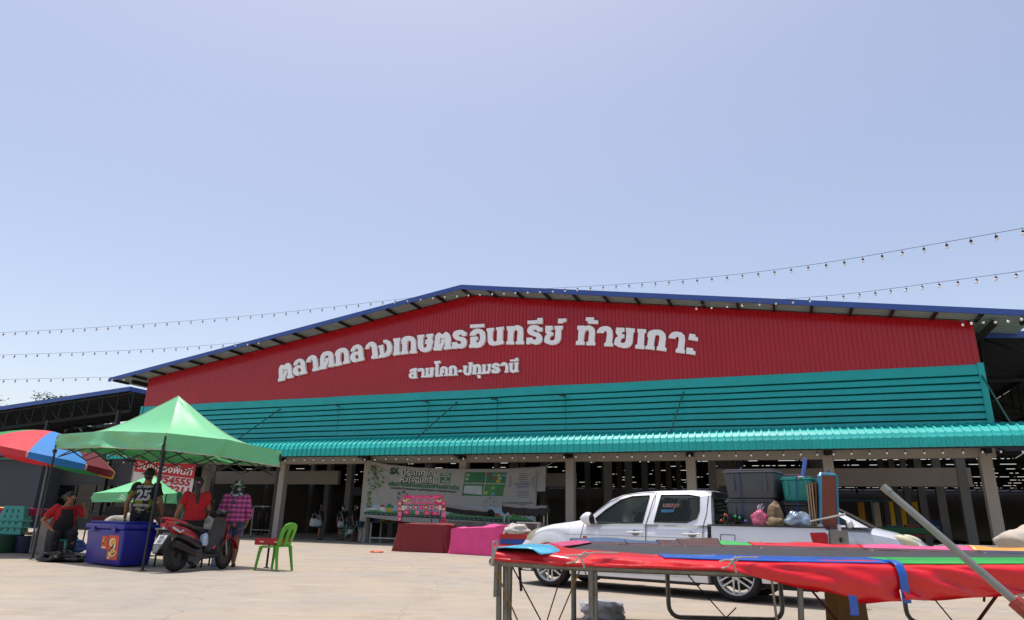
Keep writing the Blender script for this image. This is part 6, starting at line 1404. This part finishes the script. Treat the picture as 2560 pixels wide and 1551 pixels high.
lump('plastic_bag','clear silvery blue plastic bag below the teal tote','bag',TKP(-.87,.63,.985),(.17,.11,.13),M('clear_bag','8ea0b0',.12,.4,var=.3,scale=10,bump=.6,bscale=16,spec=.8),5,.4)
t=thing('cable_heap','coil of dark cables with coloured clips on the bed rail behind the cab','cables',TKP(.02,.60,.985),rzt)
m=MB(); rd=random.Random(2)
for k in range(7): r_=rd.uniform(.07,.12); cx,cy=rd.uniform(-.12,.14),rd.uniform(-.03,.03); m.tube([(cx+r_*math.cos(a),cy+.05*math.sin(a),.055+.05*math.sin(a*2+k)+.008*k) for a in [q*.524 for q in range(12)]],.010,5,closed=True)
m.build('cable',blackp,t); m=MB()
for k,(x,z) in enumerate(((.08,.14),(-.06,.12),(-.2,.06),(.14,.06),(-.12,.10))): m.k=k%3; m.sph((x,.06,z),.022,8,6)
m.build('clip',[M('orange_clip','b8481c',.4),M('green_clip','1f8a5a',.4),M('violet_clip','5a4a8a',.4)],t)
# ------------------------------------------------------------ silver hatchback behind the pickup
hb=thing('parked_car','silver hatchback parked behind the pickup tailgate','car',(6.30,13.97,0),R(-35)); hb.scale=(1.02,1.02,1.07)
cs=M('car_silver','c8cbcf',.28,.3,var=.02,coat=.8); CK=.92
prof=[(-1.9,.45,.6),(-1.85,.9,.66),(-1.5,1.0,.7),(-.6,1.0,.72),(.3,.97,.73),(.75,.955,.72),(1.2,.86,.70),(1.55,.74,.62),(1.75,.58,.5),(1.8,.42,.42)]
m=MB(); rings=[]
for x,zt_,w_ in prof:
    arch=0
    rings.append([Vector((x,y*w_,lerp(.2,zt_,z))) for y,z in ((-.9,0),(-1,.2),(-1.0,.6),(-.93,.88),(-.72,1),(0,1.03),(.72,1),(.93,.88),(1.0,.6),(1,.2),(.9,0))])
m.loft(rings); 
ghr=[]
for x,z,w_ in ((.85,.94,.62),(.45,1.16,.585),(.1,1.33,.54),(-.15,1.39,.52),(-.8,1.42,.52),(-1.5,1.33,.5),(-1.75,1.0,.56)):
    ghr.append([Vector((x,-w_,z-.02)),Vector((x,-w_*.8,z)),Vector((x,0,z+.015)),Vector((x,w_*.8,z)),Vector((x,w_,z-.02))])
m.add([p for r_ in ghr for p in r_],[(i*5+k,i*5+k+1,i*5+6+k,i*5+5+k) for i in range(6) for k in range(4)])
for sg in (0,4):
    V=[r_[sg] for r_ in ghr]+[Vector((r_[sg].x,(.68 if sg else -.68),.95)) for r_ in ghr]; m.add(V,[(i,i+1,8+i,7+i) for i in range(6)])
m.build('body',cs,hb,True,angle=40)
g=lambda a,b,f1,f2,k,o:None
def hbq(i0,i1,y0,y1,off):
    a,b=ghr[i0],ghr[i1]; f=lambda r_,y:Vector((r_[2].x,y*r_[4].y,r_[2].z-.03*y*y)); nn=Vector((.55,0,.83))*off; return [f(a,y0)+nn,f(a,y1)+nn,f(b,y1)+nn,f(b,y0)+nn]
m=MB(); 
for i in (0,1): m.add(hbq(i,i+1,-.9,.9,.02),[(0,1,2,3)])
m.build('windscreen',gls,hb)
for sg in (-1,1):
    m=MB(); m.add([(.62,sg*.665,.98),(.12,sg*.595,1.26),(-.1,sg*.575,1.33),(-.1,sg*.67,.985)],[(0,1,2,3)]); m.add([(-.16,sg*.67,.985),(-.16,sg*.575,1.33),(-.8,sg*.57,1.36),(-.8,sg*.67,.99)],[(0,1,2,3)]); m.build('side_window',gls,hb)
    m=MB(); m.sph((.55,sg*.80,1.0),(.06,.10,.07),12,8); m.tube([(.58,sg*.68,.97),(.56,sg*.78,.98)],.025,6); m.build('mirror',cs,hb,True); MB().sph((.49,sg*.80,1.0),(.02,.085,.055),12,8).build('mirror_glass',gls,hb,True)
    m=MB(); m.sph((1.38,sg*.56,.745),(.2,.1,.085),14,10,Matrix.Rotation(R(22),3,'Y')); m.build('headlight',M('headlight_glass','c6c3a2',.08),hb,True)
    for x in (-1.2,1.15):
        w=MB().lathe([(.2,-.08),(.27,-.085),(.285,-.05),(.285,.05),(.27,.085),(.2,.08),(.2,-.08)],(x,sg*.62,.285),24,'Y',False).build('wheel',tyr,hb,True); MB().lathe([(.001,.07),(.2,.075),(.2,-.075),(.001,-.07)],(x,sg*.62,.285),24,'Y').build('rim',M('alloy','b4b5b4',.3,.5),w,True)
MB().b2(1.72,1.83,-.35,.35,.36,.46).build('grille',dkp,hb,bevel=.01)
# ------------------------------------------------------------ trampoline in the foreground
tr=thing('trampoline','long black trampoline with red, blue and green edge pads on a steel frame','trampoline',(2.6,6.6,0),0)
o=Vector((2.6,6.6,0)); HT=.74
NL,NR,FRr,FL_=Vector((-.10,5.45,HT-.02)),Vector((5.2,5.5,HT+.01)),Vector((8.3,8.0,HT+.02)),Vector((.72,7.9,HT+.01))
loc=lambda p:Vector(p)-o
def nsag(t): return -.052*math.sin(math.pi*min(1,t*1.05))**.8 if t<.95 else 0
tub_=M('galv_tube','77776f',.45,.6,var=.25,scale=8,dirt='5a4433',dscale=6,damt=.6); matm=M('black_mat','2b2c30',.75,var=.12,scale=2)
m=MB(); m.grid(lambda i,j:loc((NL+Vector((.25,.2,0))).lerp(NR+Vector((-.2,.2,0)),i).lerp((FL_+Vector((.2,-.2,0))).lerp(FRr+Vector((-.4,-.2,0)),i),j)+Vector((0,0,nsag(i)*(1-j)*.9-.004*math.sin(math.pi*j)))),24,6); m.build('jumping_mat',matm,tr,solid=.006)
cor=[NL,NR,FRr,FL_]
m=MB()
m.tube([loc(p-Vector((0,0,.055))) for p in [NL]+[NL.lerp(NR,k/12)+Vector((0,0,nsag(k/12))) for k in range(1,12)]+cor[1:]],.03,10,closed=True); m.build('frame_tube',tub_,tr,True)
vb={}
def vm(n,c): return M(n,c,.24,var=.08,scale=3,bump=.45,bscale=5,spec=.6)
vred=vm('vinyl_red','cc1018'); vsky=vm('vinyl_sky_blue','58b4d8'); vblue=vm('vinyl_blue','2459b4'); vgreen=vm('vinyl_green','3aa848'); vpink=vm('vinyl_pink','dc5684'); vor=vm('vinyl_orange','ea9c34'); vbr=vm('vinyl_brown','4a2a1a'); vnavy=vm('vinyl_navy','1c2340'); vslate=vm('vinyl_slate','34516f')
def pad(name,mat,a,b,t0,t1,prof,n=40,seed=0,wr=.012):
    # pad laid over edge a-b between t0..t1; prof(t) -> list of (inward, height) points across
    d=(b-a).normalized(); inw=Vector((-d.y,d.x,0)); 
    m=MB()
    def fn(i,j):
        t=lerp(t0,t1,i); p=a.lerp(b,t); pr=prof(t); k=j*(len(pr)-1); q=min(int(k),len(pr)-2); f=k-q
        x=lerp(pr[q][0],pr[q+1][0],f); z=lerp(pr[q][1],pr[q+1][1],f)
        w=wr*(nz(t*9+seed,x*7,z*7)+.6*nz(t*24+seed,x*9,z*12)+(.9*(.5-abs(nz(t*14+seed+z*16,z*5,seed)))+.5*math.sin(t*70+z*34+3*nz(t*8,z*6,seed)))*(1 if z<0 else .12))*(.3+.7*min(1,abs(x)*4+abs(z)*5))
        return loc(p+inw*(x-w*(1 if z<0 else .2))+Vector((0,0,z+w*.25+((nsag(t)*(1-max(0,x)/2.4)+.03*max(0,x)/2.4) if a is NL and b is NR else 0))))
    m.grid(fn,n,14); return m.build(name,mat,tr,True,solid=.008,angle=180)
# near edge drape: depth read along the edge
Ln=(NR-NL).length
def tpx(x): # source x -> parameter on the near edge
    r=ray(x,1400); # solve on plane y~5.5
    X=r[0]/r[1]*5.47; return (X-NL.x)/(NR.x-NL.x)
dx_=[tpx(x) for x in (1235,1450,1600,1790,1850,2000,2100,2125,2300,2560,2800)]; dd=[.04,.055,.045,.045,.06,.15,.20,.24,.22,.17,.16]
drop=lambda t:ipl(dx_,dd,t)
inx=[tpx(x) for x in (1235,1330,1410,1440,1560,1680,2000,2560)]; ind=[.5,.8,1.5,.75,.4,.28,.2,.16]
inn=lambda t:ipl(inx,ind,t)
pad('edge_pad',vred,NL,NR,0,tpx(2231),lambda t:[(inn(t),.034),(inn(t)*.5,.042),(.02,.028),(-.03,.012),(-.045,-.03),(-.05-.03*drop(t),-drop(t)*.6),(-.04-.05*drop(t),-drop(t))],220,1,.045)
pad('edge_pad',vred,NL,NR,tpx(2229),1,lambda t:[(.02,.026),(-.03,.012),(-.045,-.03),(-.05,-drop(t)*.6),(-.05,-drop(t))],110,3,.045)
lowd=lambda t:ipl([tpx(2122),tpx(2560),tpx(2800)],[.30,.2,.17],t)
pad('edge_pad',vblue,NL,NR,tpx(1660),tpx(2242),lambda t:[(.42*min(1,.15+(t-tpx(1655))*8),.042),(.25,.045),(.1,.045),(.01,.036)],60,5,.01)
pad('edge_pad',vblue,NL,NR,tpx(2226),tpx(2246),lambda t:[(.10,.05),(.0,.05),(-.06,.03),(-.095,-.04),(-.10,-.235)],6,5,.003)
MB().sph(loc(NL.lerp(NR,tpx(2234))+Vector((0,-.078,-.10))),(.008,.006,.008),8,6).build('eyelet',dkp,tr)
pad('edge_pad',vgreen,NL,NR,tpx(2240),1,lambda t:[(.42,.045),(.25,.045),(.12,.045),(.01,.032)],40,7,.01)
pad('edge_pad',vblue,NL,NR,tpx(2104),tpx(2124),lambda t:[(-.045,-.15),(-.05,-.25),(-.045,-.33)],6,5,.004)
# left end and far edge pads
pad('edge_pad',vsky,FL_,NL,.62,1.0,lambda t:[(.36*math.sin(math.pi*min(1,(t-.55)*1.5))+.07,.012),(.30*math.sin(math.pi*min(1,(t-.55)*1.5))+.05,.05*min(1,(t-.61)*9)),(.1,.052*min(1,(t-.61)*9)),(.02,.045*min(1,(t-.61)*9)),(-.01,.0)],24,9,.006)
pad('edge_pad',vpink,FL_,NL,-.02,.68,lambda t:[(.25,.02),(.1,.035),(-.03,.02),(-.05,-.04)],24,11,.01)
def fpx(x): r=ray(x,1362); X=r[0]/r[1]*7.95; return (FRr.x-X)/(FRr.x-FL_.x)
for x0,x1,mt,sd_,hgt in ((1425,1560,vslate,1,.055),(1540,1650,vslate,2,.045),(1640,1705,vbr,3,.06),(1690,1790,vbr,4,.075),(1770,1880,vgreen,5,.05),(1868,2145,vred,6,.055),(2140,2420,vpink,7,.055),(2415,2700,vor,8,.06)):
    pad('edge_pad',mt,FRr,FL_,fpx(x1),fpx(x0),lambda t,hgt=hgt,sd_=sd_:[(.2,.0),(.12,hgt*.5),(.05,hgt+.012*math.sin(t*60+sd_)),(-.02,hgt*.9),(-.05,.0),(-.05,-.05)],20,sd_+20,.014)
    pad('pad_lining',vbr if mt not in(vor,) else vnavy,FRr,FL_,fpx(x1),fpx(x0),lambda t,hgt=hgt,sd_=sd_:[(.26,-.004),(.18,hgt*.35),(.13,hgt*.42)],16,sd_+20,.012)
# legs
def leg(pts,r=.024): MB().tube([loc(p) for p in pts],r,10).build('leg',tub_,tr,True)
def P_(x,y,Y): return at(x,y,Y)
for x,xb in ((1247,1249),(1264,1266),(1485,1487),(1996,1998)):
    a=P_(x,1400,5.52); b=Vector((P_(xb,1560,5.52).x,5.52,.0)); leg([a+Vector((0,0,-.05 if x==1996 else .03)),b],.022 if x!=1485 else .026)
a=P_(1477,1425,5.46); leg([Vector((a.x,5.46,.62)),Vector((a.x,5.46,.30))],.02)
a=P_(1241,1415,5.46); leg([Vector((a.x,5.46,.66)),Vector((a.x,5.46,.42))],.018)
def uleg(xl,xr,Y,zc,dy=.0):
    A=P_(xl,1430,Y).x; B=P_(xr,1430,Y).x; pts=[(A,Y,HT-.06)]
    pts+= [(A+.12-.12*math.cos(R(a_)),Y,.03+.12-.12*math.sin(R(a_))) for a_ in (0,22,45,67,90)]+[(B-.12+.12*math.sin(R(a_)),Y,.03+.12-.12*math.cos(R(a_))) for a_ in (0,22,45,67,90)]+[(B,Y,HT-.06)]; leg([Vector(p) for p in pts],.024)
uleg(1668,1948,7.85,0); uleg(1275,1434,6.6,0); uleg(2252,2600,7.9,0)
# ropes and ties
rop={'y':M('yellow_rope','8d6a25',.9),'b':M('black_rope','201c1a',.9),'m':M('maroon_rope','5c1c1c',.9),'w':M('white_rope','a39c90',.9)}
def rope(k,p,q,r=.006,sag=0): 
    a,b=loc(at(*p)),loc(at(*q)); MB().tube([a.lerp(b,t)-Vector((0,0,sag*math.sin(math.pi*t))) for t in (0,.25,.5,.75,1)],r,6).build('rope',rop[k],tr,True)
rope('y',(1241,1430,5.44),(1302,1570,5.5)); rope('b',(1278,1412,5.6),(1362,1570,6.2)); rope('m',(1409,1420,6.0),(1365,1560,6.3)); rope('y',(1453,1418,5.5),(1393,1560,6.0)); rope('b',(1298,1412,5.5),(1303,1478,5.5),.012)
rope('b',(1707,1424,6.2),(1815,1545,7.7)); rope('b',(1840,1520,7.0),(1815,1545,7.7)); rope('m',(2013,1458,5.6),(2100,1560,6.0),.009); rope('b',(2325,1485,6.0),(2400,1575,6.3)); rope('m',(2502,1475,5.6),(2440,1560,5.9),.012); rope('m',(2462,1475,5.8),(2460,1505,5.8),.009); rope('w',(1928,1440,5.6),(1943,1560,5.8),.01); rope('b',(1458,1415,5.5),(1466,1440,5.5),.004)
def tie(p,s=1,seed=0):
    c=loc(at(*p)); m=MB(); rd=random.Random(seed)
    m.tube([c+Vector((-.11*s,-.02,.0)),c+Vector((-.05*s,-.03,.012)),c+Vector((0,-.035,.01)),c+Vector((.04*s,-.035,.035)),c+Vector((.065*s,-.03,.02)),c+Vector((.03*s,-.035,.0)),c+Vector((0,-.04,.005)),c+Vector((-.04*s,-.04,-.035)),c+Vector((-.1*s,-.035,-.05))],.007,6)
    m.tube([c+Vector((.0,-.04,.005)),c+Vector((.02*s,-.045,-.04)),c+Vector((.03*s,-.045,-.075))],.008,6); m.sph(c+Vector((0,-.038,.006)),(.016,.014,.016),8,6)
    m.tube([c+Vector((.02*s,-.02,.02)),c+Vector((.12*s,.05,.03)),c+Vector((.3*s,.09,.03))],.006,6); m.build('tie_knot',rop['w'],tr,True)
tie((1449,1392,5.36),1); tie((1826,1404,5.36),.8,2)
c=loc(at(1236,1372,5.42)); m=MB(); m.tube([c+Vector((-.015,-.03,-.11)),c+Vector((-.01,-.03,0)),c+Vector((-.012,-.03,.05)),c+Vector((.012,-.03,.06)),c+Vector((.02,-.03,.02)),c+Vector((.005,-.035,-.02)),c+Vector((-.02,-.035,-.12))],.009,6); m.build('tie_knot',rop['w'],tr,True)
# ------------------------------------------------------------ things under and beside the trampoline
t=thing('drum','mustard yellow fluted drum standing under the trampoline','drum',(at(2112,1500,6.6).x,6.6,0),0)
my=M('mustard_paint','8a5e14',.5,var=.25,scale=5,dirt='4a3214',dscale=3,damt=.6); m=MB(); n=32; rg=[]
for z,r_ in ((0,.17),(.1,.18),(.3,.17),(.46,.165),(.5,.175),(.52,.19),(.58,.19)):
    rg.append([Vector(((r_+.008*math.cos(k*math.pi/2)*(1 if z<.5 else 0))*math.cos(2*math.pi*k/n),(r_+.008*math.cos(k*math.pi/2)*(1 if z<.5 else 0))*math.sin(2*math.pi*k/n),z)) for k in range(n)])
m.loft(rg); m.build('shell',my,t,True,angle=30)
sk=lump('sack','grey plastic sack lying on the concrete under the trampoline','sack',at(1508,1560,7.9)*1.0-Vector((0,0,at(1508,1560,7.9).z)),(.25,.22,.12),M('grey_sack','a9abac',.35,var=.06,scale=7,bump=.5,bscale=9),17,.45)
pole=thing('metal_pole','long grey metal pole slanting up in the right foreground','pole',at(2540,1505,3.25),0)
a,b=at(2207,1217,3.6)-Vector(pole.location),at(2545,1510,3.25)-Vector(pole.location)
MB().tube([a,a.lerp(b,.06)],.0205,14).tube([a.lerp(b,.061),b],.018,14).build('shaft',M('pole_grey','85877f',.4,.45,var=.15,scale=9,dirt='5f5f5a',dscale=9,damt=.5),pole,True)
dr=(b-a).normalized(); m=MB(); m.tube([b-dr*.02,b+dr*.12],.034,10); m.tube([b+dr*.03+Vector((-.02,0,-.05)),b+dr*.18+Vector((0,0,-.06))],.022,8); m.box(b+dr*.12+Vector((0,0,.01)),(.08,.05,.05)); m.build('red_coupling',M('rusty_red','8a3428',.6,var=.3,scale=12,bump=.3,bscale=30),pole,bevel=.004)
# ------------------------------------------------------------ right side of the hall
q=at(2530,1350,12.5); tbx=thing('table','long white bench in front of the right column','bench',(at(2440,1368,13.2).x,13.2,0),R(-14))
zt_=at(2440,1364,13.2).z; MB().b2(-.55,.75,-.2,.2,zt_-.05,zt_).build('table_top',tblw,tbx)
for x in (-.5,.7): MB().b2(x-.02,x+.02,-.16,.16,0,zt_-.05).build('leg',tblw,tbx)
lump('tarp_heap','pale cream tarpaulin heaped on the right edge of the photo','tarpaulin',(at(2548,1362,12).x+.2,12,.62),(.5,.4,.30),M('cream_tarp','b3a999',.8,var=.1,bump=.4,bscale=5),22,.3)
t=thing('table','red trestle table with green cover inside the right bay','table',F(24.6,2.2,0),FROT); MB().b2(-1.3,1.3,-.4,.4,.9,1.12).build('green_cover',M('green_cover','1f5a3a',.7,var=.3,scale=5),t,bevel=.02); MB().b2(-1.4,1.4,-.45,.45,.82,.88).build('table_top',M('red_table','7a1d20',.6),t)
for x in (-1.2,1.2): MB().tube([(x-.2,0,0),(x,0,.82),(x+.2,0,0)],.025,6).build('leg',M('red_table','7a1d20',.6),t)
q,pp_=person('person in a green top standing behind the table in the right bay',F(23.2,4.2,0),R(150),1.6,None,M('green_top','1f5a34',.85),darkcl,'short',legend=1.9,vox=.013)
for k,(u,v,c_,h0,h1,lab) in enumerate(((30.2,38,'c9a310',1.2,3.3,'yellow panel standing in the daylight behind the right column'),(31.9,37,'2c4f8f',.5,1.9,'blue panel beside the yellow one behind the right column'))):
    t=thing('panel',lab,'panel',F(u,v,0),FROT); MB().b2(-1.1,1.1,-.04,.04,h0,h1).build('board',M('board%d'%k,c_,.6,var=.06),t)
    for x in (-1,1): MB().b2(x-.04,x+.04,.05,.1,0,h1).build('post',dkp,t)
for k,(u,v,c_,lab) in enumerate(((27.2,37.5,'c08a12','leftmost of the three upright boards glowing in daylight behind the right bay'),(28.3,37.5,'b9b2a4','middle upright board glowing in daylight behind the right bay'),(29.0,37.2,'b4b8b4','rightmost upright board glowing in daylight behind the right bay'))):
    t=thing('panel',lab,'panel',F(u,v,0),FROT); MB().b2(-.22,.22,-.03,.03,.7,3.2).build('board',M('slat%d'%k,c_,.6),t); MB().b2(-.2,.2,-.06,-.035,.3,.69).build('orange_base',M('orange_board','c2611a',.6),t)
# teal pipe stall frame in the right bay
t=thing('pipe_stall','thin teal pipe frame of a stall inside the right bay','stall',F(21.5,3.4,0),FROT); m=MB()
for x in (-.6,1.2,3.0): m.tube([(x,0,0),(x,0,2.05)],.02,6)
m.tube([(-1,0,2.05),(3.6,0,2.05)],.02,6); m.build('pipe',M('teal_pipe','1d5f74',.5),t)
# red edge of something at the very bottom left
